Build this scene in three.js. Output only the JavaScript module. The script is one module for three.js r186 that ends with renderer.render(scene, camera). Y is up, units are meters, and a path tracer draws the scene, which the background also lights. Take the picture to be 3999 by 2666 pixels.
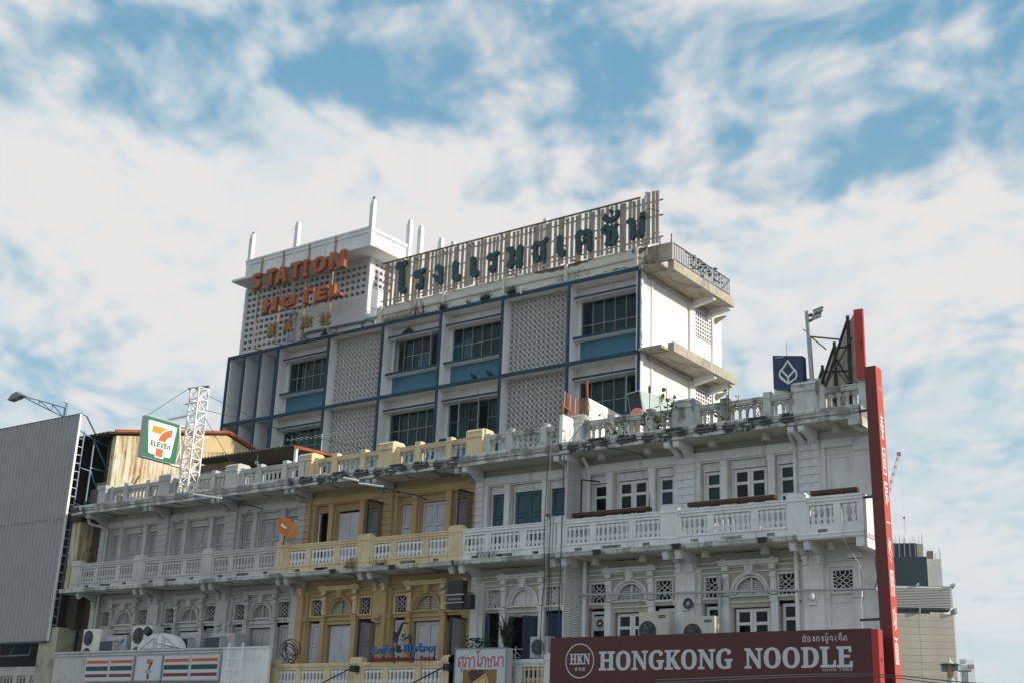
import * as THREE from 'three';
import { mergeGeometries, toCreasedNormals } from 'three/addons/utils/BufferGeometryUtils.js';
import { FontLoader } from 'three/addons/loaders/FontLoader.js';
import { TextGeometry } from 'three/addons/geometries/TextGeometry.js';

// ---------- camera, sky, sun, exposure ----------
const scene = new THREE.Scene();
const camera = new THREE.PerspectiveCamera(29.35, 3999 / 2666, 0.1, 3000);
camera.position.set(0, 1.6, 0);
{ // heading 36.3 degrees left of the street's normal, 18.3 degrees up, rolled 2.3 degrees
  const yaw = -0.633727763, pitch = 0.319002643, roll = 0.0405004804;
  camera.rotation.order = 'YXZ';
  camera.rotation.set(pitch, -yaw, roll);
}
const renderer = new THREE.WebGLRenderer({ antialias: true });
renderer.toneMapping = THREE.LinearToneMapping;
renderer.toneMappingExposure = 1.0;
renderer.shadowMap.enabled = true;

const SUN_EL = 18.5 * Math.PI / 180, SUN_BACK = 9 * Math.PI / 180;
const sunDir = new THREE.Vector3(Math.cos(SUN_EL) * Math.cos(SUN_BACK), Math.sin(SUN_EL), -Math.cos(SUN_EL) * Math.sin(SUN_BACK));
const sun = new THREE.DirectionalLight(new THREE.Color(1.0, 0.9, 0.77), 3.9);
sun.position.copy(sunDir).multiplyScalar(150).add(new THREE.Vector3(-28, 10, -36));
sun.target.position.set(-28, 10, -36);
sun.castShadow = true; sun.shadow.radius = 1;
Object.assign(sun.shadow.camera, { left: -60, right: 60, top: 60, bottom: -60, near: 1, far: 400 });
sun.shadow.mapSize.set(4096, 4096);
scene.add(sun, sun.target);

// ---------- noise ----------
function rng(seed) { let s = seed >>> 0; return () => { s = (s + 0x6d2b79f5) | 0; let t = Math.imul(s ^ (s >>> 15), 1 | s); t = (t + Math.imul(t ^ (t >>> 7), 61 | t)) ^ t; return ((t ^ (t >>> 14)) >>> 0) / 4294967296; }; }
const LAT = new Float32Array(65536); { const r = rng(7); for (let i = 0; i < 65536; i++) LAT[i] = r(); }
function vn(x, y, per) { // value noise, period per (cells)
  let ix = Math.floor(x), iy = Math.floor(y); const fx = x - ix, fy = y - iy;
  const u = fx * fx * (3 - 2 * fx), v = fy * fy * (3 - 2 * fy);
  let x1 = ix + 1, y1 = iy + 1;
  if (per) { ix = ((ix % per) + per) % per; iy = ((iy % per) + per) % per; x1 = ((x1 % per) + per) % per; y1 = ((y1 % per) + per) % per; }
  const h = (a, b) => LAT[((a & 255) + ((b & 255) << 8) + (a >> 8) * 7919) & 65535];
  const a = h(ix, iy), b = h(x1, iy), c = h(ix, y1), d = h(x1, y1);
  return a + (b - a) * u + (c - a + (a - b - c + d) * u) * v;
}
function fbm(x, y, oct, per) { let s = 0, a = 0.5, n = 0, f = 1; for (let i = 0; i < oct; i++) { s += a * vn(x * f + i * 17, y * f + i * 31, per ? per * f : 0); n += a; a *= 0.5; f *= 2; } return s / n; }
const sst = (a, b, x) => { const t = Math.min(1, Math.max(0, (x - a) / (b - a))); return t * t * (3 - 2 * t); };
const mixc = (a, b, t) => [a[0] + (b[0] - a[0]) * t, a[1] + (b[1] - a[1]) * t, a[2] + (b[2] - a[2]) * t];

// ---------- sky: broken high cloud over pale blue ----------
{
  const W = 4096, H = 2048, data = new Float32Array(W * H * 4);
  // where the cloud deck is thin (negative) or thick (positive): azimuth (left of -z negative), elevation, half-widths, strength
  const deck = [[-44.5, 29.4, 3.6, 1.3, -0.17], [-47.5, 28.6, 2, 0.7, -0.1], [-52.8, 30.4, 2.6, 0.8, -0.12], [-42, 28, 1.8, 0.6, -0.12], [-31, 29.8, 2.2, 1.1, -0.11], [-22, 32, 5, 0.8, -0.08], [-14.5, 31, 3, 1.2, -0.06], [-27, 30, 3, 1.5, 0.05], [-20, 29.4, 4, 1.2, 0.05], [-26.5, 27.4, 2.4, 0.7, -0.06],
    [-24.5, 24.8, 3.0, 1.1, -0.12], [-27, 23, 1.5, 0.7, -0.12], [-15.5, 26.6, 4, 1.2, -0.09], [-55, 14.6, 6, 2.2, -0.13], [-16, 13.6, 4, 0.9, -0.1], [-31, 25.6, 3, 0.8, -0.07], [-50, 25.8, 3, 0.7, -0.06],
    [-55, 23, 8, 2.6, 0.2], [-38, 26, 6, 1.4, 0.08], [-38, 21.5, 12, 2.8, 0.22], [-20, 20.5, 7, 2.6, 0.2], [-40, 17.5, 10, 2, 0.12], [-16, 23.4, 4, 1, 0.1], [-58.5, 27.8, 3, 1.0, 0.08], [-35.5, 31.4, 2.6, 0.8, 0.06], [-20, 8, 9, 3, 0.1], [-46, 17, 7, 2, 0.1], [-30, 13, 9, 3, 0.1]];
  for (let y = H / 2; y < H; y++) {
    const el = ((y + 0.5) / H - 0.5) * Math.PI, sy = Math.sin(el), cy = Math.cos(el), eld = el * 57.29578;
    for (let x = 0; x < W; x++) {
      const th = ((x + 0.5) / W - 0.5) * 2 * Math.PI, dx = cy * Math.cos(th), dz = cy * Math.sin(th);
      const k = 1 / (sy + 0.14), px = dx * k, pz = dz * k;
      // band direction slightly diagonal, warped
      const ax = px * 0.86 + pz * 0.51, az = -px * 0.51 + pz * 0.86;
      const wx = fbm(ax * 2.6 + 40, az * 2.6 + 11, 3) - 0.5, wz = fbm(ax * 2.6 + 90, az * 2.6 + 63, 3) - 0.5;
      const big = fbm(ax * 1.7 + 5 + wx * 0.6, az * 1.7 + 21 + wz * 0.6, 3);
      const fine = fbm(ax * 6.5 + wx * 2.0 + 100, az * 9 + wz * 2.0 + 77, 6);
      const puff = fbm(ax * 21 + wx * 5 + 11, az * 27 + wz * 5 + 190, 5);
      const azd = Math.atan2(dx, -dz) * 57.29578;
      let cov = 0.115 * sst(28, 21, eld) + 0.01;
      for (const b of deck) { const p = (azd - b[0]) / b[2], q = (eld - b[1]) / b[3], e = p * p + q * q; if (e < 9) cov += b[4] * Math.exp(-e); }
      const rip = fbm((ax * 0.8 + az * 0.6) * 9 + wx * 4 + 210, (az * 0.8 - ax * 0.6) * 26 + wz * 4 + 130, 5);
      const d = big * 0.17 + fine * 0.36 + puff * 0.28 + rip * 0.22 + cov;
      const alpha = sst(0.35, 0.66, d) * 0.95 + 0.05;
      const thick = sst(0.5, 0.85, d), lump = fbm(ax * 2.6 + 31 + wx, az * 3.6 + 57 + wz, 5);
      // clear air from pale horizon to blue
      const t = Math.pow(Math.min(1, Math.max(0, sy)), 0.55), sunG = Math.max(0, dx * sunDir.x + sy * sunDir.y + dz * sunDir.z);
      const air = mixc([0.50, 0.71, 0.80], [0.07, 0.29, 0.49], sst(0.1, 0.9, t));
      let cl = mixc([0.64, 0.725, 0.77], [0.815, 0.795, 0.79], sst(0.33, 0.66, lump * 0.62 + puff * 0.2 + thick * 0.2));
      cl = mixc([0.64, 0.75, 0.80], cl, sst(-4, 20, eld) * 0.65 + 0.35);
      const c = mixc(air, cl, alpha), g = 1 + 1.5 * Math.pow(sunG, 7);  // glow round the sun strengthened to brighten the shaded fronts
      const i = (y * W + x) * 4; data[i] = c[0] * g; data[i + 1] = c[1] * g; data[i + 2] = c[2] * g; data[i + 3] = 1;
    }
  }
  for (let y = 0; y < H / 2; y++) for (let x = 0; x < W; x++) { const i = (y * W + x) * 4; data[i] = 0.3; data[i + 1] = 0.3; data[i + 2] = 0.28; data[i + 3] = 1; }
  const sky = new THREE.DataTexture(data, W, H, THREE.RGBAFormat, THREE.FloatType);
  sky.mapping = THREE.EquirectangularReflectionMapping; sky.magFilter = THREE.LinearFilter; sky.needsUpdate = true;
  scene.background = sky; scene.environment = sky;
}

// ---------- textures: colour, grain, stains ----------
function tex(size, f, srgb = true) {
  const d = new Uint8Array(size * size * 4);
  for (let y = 0; y < size; y++) for (let x = 0; x < size; x++) {
    const c = f(x / size, y / size), i = (y * size + x) * 4;
    for (let k = 0; k < 3; k++) { let v = Math.min(1, Math.max(0, c[k])); if (srgb) v = v <= 0.0031308 ? v * 12.92 : 1.055 * Math.pow(v, 1 / 2.4) - 0.055; d[i + k] = v * 255; }
    d[i + 3] = 255;
  }
  const t = new THREE.DataTexture(d, size, size, THREE.RGBAFormat); t.magFilter = THREE.LinearFilter; t.wrapS = t.wrapT = THREE.RepeatWrapping;
  if (srgb) t.colorSpace = THREE.SRGBColorSpace; t.needsUpdate = true; return t;
}
// base colour with blotches, vertical runs, specks and mould of given colours; all periodic
function plaster(size, base, o = {}) {
  const { blotch = 0.12, run = 0.15, runCol = [0.28, 0.25, 0.2], mould = 0, mouldCol = [0.03, 0.04, 0.035], speck = 0.4, peel = 0, peelCol = [0.4, 0.38, 0.34], sx = 5, sy = 5 } = o;
  return tex(size, (u, v) => {
    const n1 = fbm(u * sx, v * sy, 5, sx), n2 = fbm(u * 16 + 3, v * 16 + 9, 4, 16);
    let c = base.map((b, k) => b * (1 + blotch * 2 * (n1 - 0.5) + blotch * (n2 - 0.5) + (k === 2 ? -1 : 0.3) * blotch * 0.4 * (n1 - 0.5)));
    const r = fbm(u * 48, v * 3, 4, 48 * 0 + 0 || 48) , rr = sst(0.58, 0.82, r) * sst(0.35, 0.7, fbm(u * 6 + 1, v * 4 + 2, 3, 0 || 6));
    c = mixc(c, runCol, rr * run);
    if (peel) c = mixc(c, peelCol, sst(0.60, 0.63, fbm(u * 8 + 5, v * 8 + 1, 5, 8)) * peel);
    if (mould) { const m = fbm(u * 9, v * 9, 6, 9) * 0.75 + fbm(u * 30, v * 14, 3, 2) * 0; c = mixc(c, mouldCol, sst(0.46 - mould * 0.12, 0.60 - mould * 0.1, m) * Math.min(1, mould)); }
    const s = vn(u * 160, v * 160, 160) * vn(u * 37 + 3, v * 37, 37); c = mixc(c, [0.08, 0.08, 0.07], sst(0.72, 0.86, s) * speck);
    return c;
  });
}
const grain = tex(512, (u, v) => { const g = fbm(u * 24, v * 24, 5, 24); return [g, g, g]; }, false);
const grainBig = tex(256, (u, v) => { const g = fbm(u * 6, v * 6, 5, 6); return [g, g, g]; }, false);
function use(t, m) { const c = t.clone(); c.repeat.set(1 / m, 1 / m); c.needsUpdate = true; return c; }
const T = {
  white: plaster(1024, [0.74, 0.755, 0.745], { blotch: 0.12, run: 0.32, speck: 0.55, mould: 0.16, mouldCol: [0.22, 0.22, 0.2] }),
  left: plaster(1024, [0.50, 0.50, 0.48], { blotch: 0.18, run: 0.45, speck: 0.55, mould: 0.2, mouldCol: [0.16, 0.16, 0.14] }),
  dirtShade: plaster(1024, [0.54, 0.55, 0.52], { blotch: 0.25, run: 0.75, runCol: [0.12, 0.11, 0.09], speck: 0.8, mould: 0.62, mouldCol: [0.06, 0.06, 0.055] }),
  yellow: plaster(1024, [0.47, 0.335, 0.16], { blotch: 0.16, run: 0.25, runCol: [0.3, 0.22, 0.12], speck: 0.45, peel: 0.25, peelCol: [0.5, 0.42, 0.3] }),
  yellowRail: plaster(1024, [0.68, 0.55, 0.34], { blotch: 0.15, run: 0.4, runCol: [0.22, 0.17, 0.1], speck: 0.7, mould: 0.24, mouldCol: [0.2, 0.17, 0.11] }),
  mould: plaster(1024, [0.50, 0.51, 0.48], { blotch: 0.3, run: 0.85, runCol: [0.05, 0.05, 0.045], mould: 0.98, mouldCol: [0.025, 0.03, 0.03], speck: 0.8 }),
  hotel: plaster(1024, [0.76, 0.75, 0.73], { blotch: 0.09, run: 0.22, runCol: [0.4, 0.33, 0.25], speck: 0.4, mould: 0.1, mouldCol: [0.25, 0.22, 0.18] }),
  blue: plaster(512, [0.012, 0.066, 0.105], { blotch: 0.35, run: 0.3, runCol: [0.02, 0.03, 0.04], speck: 0.3 }),
  spandrel: plaster(512, [0.065, 0.175, 0.25], { blotch: 0.15, run: 0.2, runCol: [0.05, 0.08, 0.1], speck: 0.3 }),
  concrete: plaster(1024, [0.40, 0.36, 0.29], { blotch: 0.28, run: 0.55, runCol: [0.1, 0.075, 0.05], speck: 0.5, mould: 0.4, mouldCol: [0.12, 0.095, 0.07] }),
  stained: tex(1024, (u, v) => { // limewash streaked brown and black by rain
    const a = fbm(u * 40, v * 2, 4, 40), b = fbm(u * 90 + 7, v * 5, 3, 90), m = fbm(u * 7, v * 5 + 3, 5, 7), big = fbm(u * 3 + 2, v * 2, 4, 3);
    let c = mixc([0.66, 0.60, 0.47], [0.60, 0.47, 0.25], sst(0.35, 0.7, m)); c = mixc(c, [0.34, 0.24, 0.10], sst(0.47, 0.66, a * 0.62 + big * 0.4) * 0.85); c = mixc(c, [0.075, 0.06, 0.04], sst(0.54, 0.72, b * 0.4 + a * 0.25 + m * 0.36) * 0.8);
    return mixc(c, [0.75, 0.72, 0.66], sst(0.62, 0.66, fbm(u * 11 + 5, v * 11, 5, 11)) * 0.15); }),
  slat: plaster(512, [0.40, 0.34, 0.28], { blotch: 0.2, run: 0.5, runCol: [0.26, 0.12, 0.05], speck: 0.4, mould: 0.4, mouldCol: [0.27, 0.13, 0.055] }),
  rust: plaster(512, [0.36, 0.09, 0.022], { blotch: 0.3, run: 0.5, runCol: [0.16, 0.05, 0.02], speck: 0.5 }),
  gold: plaster(256, [0.25, 0.16, 0.055], { blotch: 0.4, run: 0.4, runCol: [0.08, 0.06, 0.03] }),
  stone: plaster(512, [0.44, 0.41, 0.34], { blotch: 0.1, run: 0.05, speck: 0.9 }),
  metal: plaster(512, [0.33, 0.33, 0.33], { blotch: 0.1, run: 0.2, runCol: [0.18, 0.17, 0.16], speck: 0.3 }),
};
const mats = {};
function mat(name, o) {
  const { map, m = 3, c = [1, 1, 1], rough = 0.85, bump = 0.004, metal = 0, big, ...rest } = o;
  const M = new THREE.MeshPhysicalMaterial({ roughness: rough, metalness: metal, ...rest });
  M.name = name; M.color.setRGB(...c);
  if (map) M.map = use(map, m);
  if (bump) { M.bumpMap = use(big ? grainBig : grain, big ? m : Math.min(m, 1.5)); M.bumpScale = bump; }
  return (mats[name] = M);
}
mat('white', { map: T.white, m: 4 }); mat('left', { map: T.left, m: 4 }); mat('dirtShade', { map: T.dirtShade, m: 3.4 }); mat('yellow', { map: T.yellow, m: 3.5 }); mat('yellowRail', { map: T.yellowRail, m: 3 });
mat('mould', { map: T.mould, m: 2.6, bump: 0.01 }); mat('cream', { map: T.white, m: 4, c: [0.66, 0.63, 0.55] });  // cream paint, darkened to put recess shade into walls and soffits
mat('hotel', { map: T.hotel, m: 5 }); mat('blue', { map: T.blue, m: 2 }); mat('spandrel', { map: T.spandrel, m: 3 }); mat('concrete', { map: T.concrete, m: 3 });
mat('stained', { map: T.stained, m: 3 }); mat('slat', { map: T.slat, m: 2.2 }); mat('rust', { map: T.rust, m: 1.5 }); mat('gold', { map: T.gold, m: 0.8 }); mat('stone', { map: T.stone, m: 2, bump: 0.002 });
mat('hotelLedge', { map: T.hotel, m: 5 });  // same plaster and tone as the hotel walls, for slabs and ledges
mat('metal', { map: T.metal, m: 3, rough: 0.55, metal: 0.25, bump: 0.001 });
mat('lilac', { map: T.white, m: 3, c: [0.72, 0.72, 0.78] }); mat('doorLeft', { map: T.left, m: 3, c: [0.86, 0.86, 0.9] }); mat('teal', { map: T.white, m: 3, c: [0.07, 0.17, 0.2] }); mat('navy', { map: T.white, m: 3, c: [0.035, 0.07, 0.12] });
mat('doorWhite', { map: T.white, m: 3, c: [1.05, 1.05, 1.08] });
mat('dark', { c: [0.012, 0.014, 0.016], rough: 0.8, bump: 0 }); mat('interior', { c: [0.05, 0.05, 0.05], bump: 0 }); mat('black', { c: [0.012, 0.012, 0.014], rough: 0.5, bump: 0 });  // 'dark' and 'interior': near black stands in for unlit rooms behind openings
mat('curtain', { c: [0.07, 0.17, 0.155], rough: 0.95, bump: 0 }); mat('curtainPale', { c: [0.25, 0.3, 0.26], rough: 0.95, bump: 0 }); mat('paper', { c: [0.5, 0.5, 0.5], bump: 0 });
mat('glass', { c: [0.45, 0.66, 0.68], rough: 0.06, bump: 0, transmission: 1, thickness: 0, ior: 1.27, side: THREE.DoubleSide });
mat('iron', { c: [0.52, 0.52, 0.5], rough: 0.6, bump: 0 }); mat('steelBlue', { c: [0.16, 0.26, 0.34], rough: 0.5, metal: 0.2, bump: 0 }); mat('steelDark', { c: [0.03, 0.045, 0.06], rough: 0.5, bump: 0 });
mat('whitePaint', { c: [0.78, 0.78, 0.76], rough: 0.5, bump: 0 }); mat('acWhite', { map: T.white, m: 3, c: [0.95, 0.93, 0.86], rough: 0.5, bump: 0 }); mat('grey', { c: [0.22, 0.23, 0.235], rough: 0.6, bump: 0 }); mat('paleGrey', { c: [0.42, 0.43, 0.44], rough: 0.6, bump: 0 });
mat('red', { c: [0.13, 0.014, 0.012], rough: 0.45, bump: 0 }); mat('redBright', { c: [0.42, 0.022, 0.016], rough: 0.4, bump: 0 }); mat('awning', { map: T.rust, m: 1.5, c: [0.2, 0.2, 0.36], rough: 0.6 });
mat('letterTeal', { c: [0.010, 0.055, 0.062], rough: 0.5 }); mat('letterRust', { map: T.rust, m: 1.3, c: [1, 1, 0.9], rough: 0.5 });
mat('wood', { map: T.concrete, m: 1, c: [0.5, 0.38, 0.28] }); mat('woodDark', { map: T.concrete, m: 1, c: [0.16, 0.13, 0.11] }); mat('roofTin', { map: T.concrete, m: 2, c: [0.22, 0.22, 0.2] });
mat('orange', { c: [0.72, 0.22, 0.05], rough: 0.5, bump: 0 }); mat('leaf', { c: [0.075, 0.12, 0.02], rough: 0.7, bump: 0, transmission: 0.35, thickness: 0, side: THREE.DoubleSide }); mat('leafYellow', { c: [0.5, 0.36, 0.03], rough: 0.7, bump: 0, transmission: 0.35, thickness: 0, side: THREE.DoubleSide });
mat('leafDark', { c: [0.025, 0.05, 0.03], rough: 0.8, bump: 0, side: THREE.DoubleSide }); mat('straw', { c: [0.3, 0.19, 0.08], rough: 0.9, bump: 0, side: THREE.DoubleSide }); mat('stem', { c: [0.1, 0.065, 0.04], bump: 0 });
mat('pipeTeal', { c: [0.10, 0.19, 0.22], rough: 0.45, bump: 0 }); mat('bird', { c: [0.03, 0.032, 0.036], rough: 0.8, bump: 0 }); mat('brickDark', { map: T.concrete, m: 1.2, c: [0.26, 0.24, 0.17] }); mat('block', { map: T.concrete, m: 1.3, c: [0.62, 0.6, 0.58] });
mat('netting', { c: [0.012, 0.035, 0.048], rough: 0.9, bump: 0 }); mat('tower', { map: T.hotel, m: 8, c: [0.75, 0.75, 0.72] });
mat('frameGrey', { c: [0.3, 0.3, 0.29], rough: 0.6, bump: 0 });
const screenMat = new THREE.MeshStandardMaterial({ color: new THREE.Color().setRGB(0.012, 0.02, 0.022), roughness: 0.8, transparent: true, opacity: 0.62, side: THREE.DoubleSide }); screenMat.name = 'screen';

// ---------- builders ----------
const counts = {};
function numbered(n) { const k = counts[n] = (counts[n] ?? 0) + 1; return k === 1 ? n : n + '_' + String(k - 1).padStart(3, '0'); }
const OFF = new Map();   // object -> where its origin stands, for parts given in world metres
function tag(o, label, category, group) { o.userData.label = label; o.userData.category = category; if (group) o.userData.group = group; return o; }
function thing(name, label, category, [x, y, z] = [0, 0, 0], group, turn = 0) {
  const o = new THREE.Group(); o.name = numbered(name); o.position.set(x, y, z); o.rotation.y = turn; scene.add(o); OFF.set(o, turn ? null : [x, y, z]); return tag(o, label, category, group);
}
const V = (x, y, z) => new THREE.Vector3(x, y, z);
function boxUV(g) {
  const p = g.attributes.position, n = g.attributes.normal, uv = new Float32Array(p.count * 2);
  for (let i = 0; i < p.count; i++) {
    const ax = Math.abs(n.getX(i)), ay = Math.abs(n.getY(i)), az = Math.abs(n.getZ(i)), x = p.getX(i), y = p.getY(i), z = p.getZ(i);
    if (ax >= ay && ax >= az) { uv[2 * i] = z + 0.31; uv[2 * i + 1] = y; } else if (ay >= az) { uv[2 * i] = x; uv[2 * i + 1] = z + 0.17; } else { uv[2 * i] = x; uv[2 * i + 1] = y; }
  }
  g.setAttribute('uv', new THREE.BufferAttribute(uv, 2)); return g;
}
function plain(g) { const r = g.index ? g.toNonIndexed() : g; for (const k of Object.keys(r.attributes)) if (k !== 'position' && k !== 'normal') r.deleteAttribute(k); if (!r.attributes.normal) r.computeVertexNormals(); r.morphAttributes = {}; return r; }
class B {
  constructor() { this.g = []; }
  geo(g) { this.g.push(plain(g)); return this; }
  box(x0, x1, y0, y1, z0, z1) { const g = new THREE.BoxGeometry(Math.abs(x1 - x0), Math.abs(y1 - y0), Math.abs(z1 - z0)); g.translate((x0 + x1) / 2, (y0 + y1) / 2, (z0 + z1) / 2); return this.geo(g); }
  tube(a, b, r, n = 6, r2 = r) { const A = V(...a), D = V(...b).sub(A), L = D.length(); const g = new THREE.CylinderGeometry(r2, r, L, n); g.translate(0, L / 2, 0); g.applyQuaternion(new THREE.Quaternion().setFromUnitVectors(V(0, 1, 0), D.normalize())); g.translate(...a); return this.geo(g); }
  bar(a, b, w, d = w) { const A = V(...a), D = V(...b).sub(A), L = D.length(); const g = new THREE.BoxGeometry(w, L, d); g.translate(0, L / 2, 0); g.applyQuaternion(new THREE.Quaternion().setFromUnitVectors(V(0, 1, 0), D.normalize())); g.translate(...a); return this.geo(g); }
  wire(pts, r, n = 5) { const c = new THREE.CatmullRomCurve3(pts.map((p) => V(...p))); return this.geo(new THREE.TubeGeometry(c, Math.max(4, pts.length * 5), r, n)); }
  prof(pts, x0, x1) { const s = new THREE.Shape(pts.map(([z, y]) => new THREE.Vector2(-z, y))); const g = new THREE.ExtrudeGeometry(s, { depth: x1 - x0, bevelEnabled: false }); g.rotateY(Math.PI / 2); g.translate(x0, 0, 0); return this.geo(g); } // profile in (z, y), drawn out along x
  ext(shape, z0, z1, bevel = 0) { const g = new THREE.ExtrudeGeometry(shape, { depth: z1 - z0 - 2 * bevel, bevelEnabled: bevel > 0, bevelSize: bevel, bevelThickness: bevel, bevelSegments: 1, curveSegments: 10 }); g.translate(0, 0, z0 + bevel); return this.geo(g); }
  build(name, m, parent, local = false) {
    const g = boxUV(mergeGeometries(this.g)); const off = OFF.get(parent);
    if (!local && off) g.translate(-off[0], -off[1], -off[2]);
    const o = new THREE.Mesh(g, typeof m === 'string' ? mats[m] : m); o.name = name; o.castShadow = o.receiveShadow = true; parent.add(o);
    if (off) OFF.set(o, off); return o;
  }
}
const nb = () => new B();
function inst(name, g, m, parent, p, r) { const o = new THREE.Mesh(g, typeof m === 'string' ? mats[m] : m); o.name = name; o.castShadow = o.receiveShadow = true; const off = OFF.get(parent) ?? [0, 0, 0]; o.position.set(p[0] - off[0], p[1] - off[1], p[2] - off[2]); if (r) o.rotation.set(...r); parent.add(o); OFF.set(o, p); return o; }
const shape = (pts) => new THREE.Shape(pts.map(([x, y]) => new THREE.Vector2(x, y)));
const rectHole = (x0, x1, y0, y1) => new THREE.Path([[x0, y0], [x0, y1], [x1, y1], [x1, y0]].map(([x, y]) => new THREE.Vector2(x, y)));

// strokes [width, x, y, x, y ...] -> one outline with holes, as a thick plate (distance field contoured on a grid)
function strokePlate(strokes, cell, depth, bevel = 0) {
  let x0 = 1e9, x1 = -1e9, y0 = 1e9, y1 = -1e9;
  for (const s of strokes) for (let i = 1; i < s.length; i += 2) { x0 = Math.min(x0, s[i] - s[0]); x1 = Math.max(x1, s[i] + s[0]); y0 = Math.min(y0, s[i + 1] - s[0]); y1 = Math.max(y1, s[i + 1] + s[0]); }
  const nx = Math.ceil((x1 - x0) / cell) + 2, ny = Math.ceil((y1 - y0) / cell) + 2, f = new Float32Array(nx * ny).fill(1e9);
  const at = (i, j) => f[j * nx + i];
  for (let j = 0; j < ny; j++) for (let i = 0; i < nx; i++) {
    const x = x0 + (i - 0.5) * cell, y = y0 + (j - 0.5) * cell; let m = 1e9;
    for (const s of strokes) for (let k = 1; k + 3 < s.length; k += 2) {
      const ax = s[k], ay = s[k + 1], bx = s[k + 2] - ax, by = s[k + 3] - ay, t = Math.min(1, Math.max(0, ((x - ax) * bx + (y - ay) * by) / (bx * bx + by * by + 1e-12)));
      m = Math.min(m, Math.hypot(x - ax - bx * t, y - ay - by * t) - s[0] / 2);
    }
    f[j * nx + i] = i === 0 || j === 0 || i === nx - 1 || j === ny - 1 ? Math.max(m, 0.01) : m;
  }
  const next = new Map(), P = new Map(), key = (a, b) => a + '_' + b;
  const edge = (i, j, h) => { const k = (h ? 'h' : 'v') + i + ',' + j; if (!P.has(k)) { const a = at(i, j), b = h ? at(i + 1, j) : at(i, j + 1), t = a / (a - b); P.set(k, [x0 + (i - 0.5 + (h ? t : 0)) * cell, y0 + (j - 0.5 + (h ? 0 : t)) * cell]); } return k; };
  for (let j = 0; j < ny - 1; j++) for (let i = 0; i < nx - 1; i++) {
    const c = (at(i, j) < 0 ? 1 : 0) | (at(i + 1, j) < 0 ? 2 : 0) | (at(i + 1, j + 1) < 0 ? 4 : 0) | (at(i, j + 1) < 0 ? 8 : 0);
    if (c === 0 || c === 15) continue;
    const b = () => edge(i, j, true), r = () => edge(i + 1, j, false), t = () => edge(i, j + 1, true), l = () => edge(i, j, false), add = (p, q) => next.set(p, q);
    switch (c) { // inside kept on the left
      case 1: add(b(), l()); break; case 2: add(r(), b()); break; case 3: add(r(), l()); break; case 4: add(t(), r()); break; case 5: add(b(), l()); add(t(), r()); break; case 6: add(t(), b()); break; case 7: add(t(), l()); break;
      case 8: add(l(), t()); break; case 9: add(b(), t()); break; case 10: add(r(), b()); add(l(), t()); break; case 11: add(r(), t()); break; case 12: add(l(), r()); break; case 13: add(b(), r()); break; case 14: add(l(), b()); break;
    }
  }
  const loops = [];
  while (next.size) {
    const start = next.keys().next().value; let k = start; const L = [];
    while (next.has(k)) { L.push(P.get(k)); const n = next.get(k); next.delete(k); k = n; }
    // thin out nearly straight runs
    const Q = []; for (let i = 0; i < L.length; i++) { const a = Q.length ? Q[Q.length - 1] : L[(i + L.length - 1) % L.length], b = L[i], c = L[(i + 1) % L.length]; const ar = Math.abs((b[0] - a[0]) * (c[1] - a[1]) - (b[1] - a[1]) * (c[0] - a[0])); if (ar > cell * cell * 0.07) Q.push(b); }
    if (Q.length > 2) loops.push(Q.map((p) => new THREE.Vector2(...p)));
  }
  const area = (l) => THREE.ShapeUtils.area(l), outer = loops.filter((l) => area(l) > 0), holes = loops.filter((l) => area(l) < 0);
  const inside = (p, l) => { let r = false; for (let i = 0, j = l.length - 1; i < l.length; j = i++) if ((l[i].y > p.y) !== (l[j].y > p.y) && p.x < ((l[j].x - l[i].x) * (p.y - l[i].y)) / (l[j].y - l[i].y) + l[i].x) r = !r; return r; };
  const shapes = outer.map((l) => { const s = new THREE.Shape(l); for (const h of holes) if (inside(h[0], l)) s.holes.push(new THREE.Path(h)); return s; });
  return plain(new THREE.ExtrudeGeometry(shapes, { depth: depth - 2 * bevel, bevelEnabled: bevel > 0, bevelSize: -bevel, bevelOffset: 0, bevelThickness: bevel, bevelSegments: 1 }));
}
const sansBold = await new FontLoader().loadAsync('fonts/droid/droid_sans_bold.typeface.json'), serifBold = await new FontLoader().loadAsync('fonts/droid/droid_serif_bold.typeface.json');
function letterGeo(ch, x0, x1, y0, y1, depth, font = sansBold, bevel = 0.012) { // a letter that fills the given rectangle, back face at z = 0
  const g = new TextGeometry(ch, { font, size: 1, depth: 1, curveSegments: 6, bevelEnabled: bevel > 0.02, bevelSize: bevel, bevelThickness: 0.06, bevelSegments: 1 }); g.computeBoundingBox(); const b = g.boundingBox;
  g.translate(-b.min.x, -b.min.y, 0); g.scale((x1 - x0) / (b.max.x - b.min.x), (y1 - y0) / (b.max.y - b.min.y), depth); g.translate(x0, y0, 0); return g;
}

// ---------- ground ----------
{
  const g = nb().box(-600, 600, -0.5, 0, -900, 300).build('ground', mat('asphalt', { c: [0.17, 0.16, 0.145], rough: 0.95, bump: 0.01, m: 4 }), scene); g.userData.kind = 'structure';
  const p = nb().box(-70, 30, 0.004, 0.16, -33.6, -29.2).build('pavement', mat('paving', { map: T.stone, m: 2, c: [0.75, 0.72, 0.68] }), scene); p.userData.kind = 'structure';
}

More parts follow.
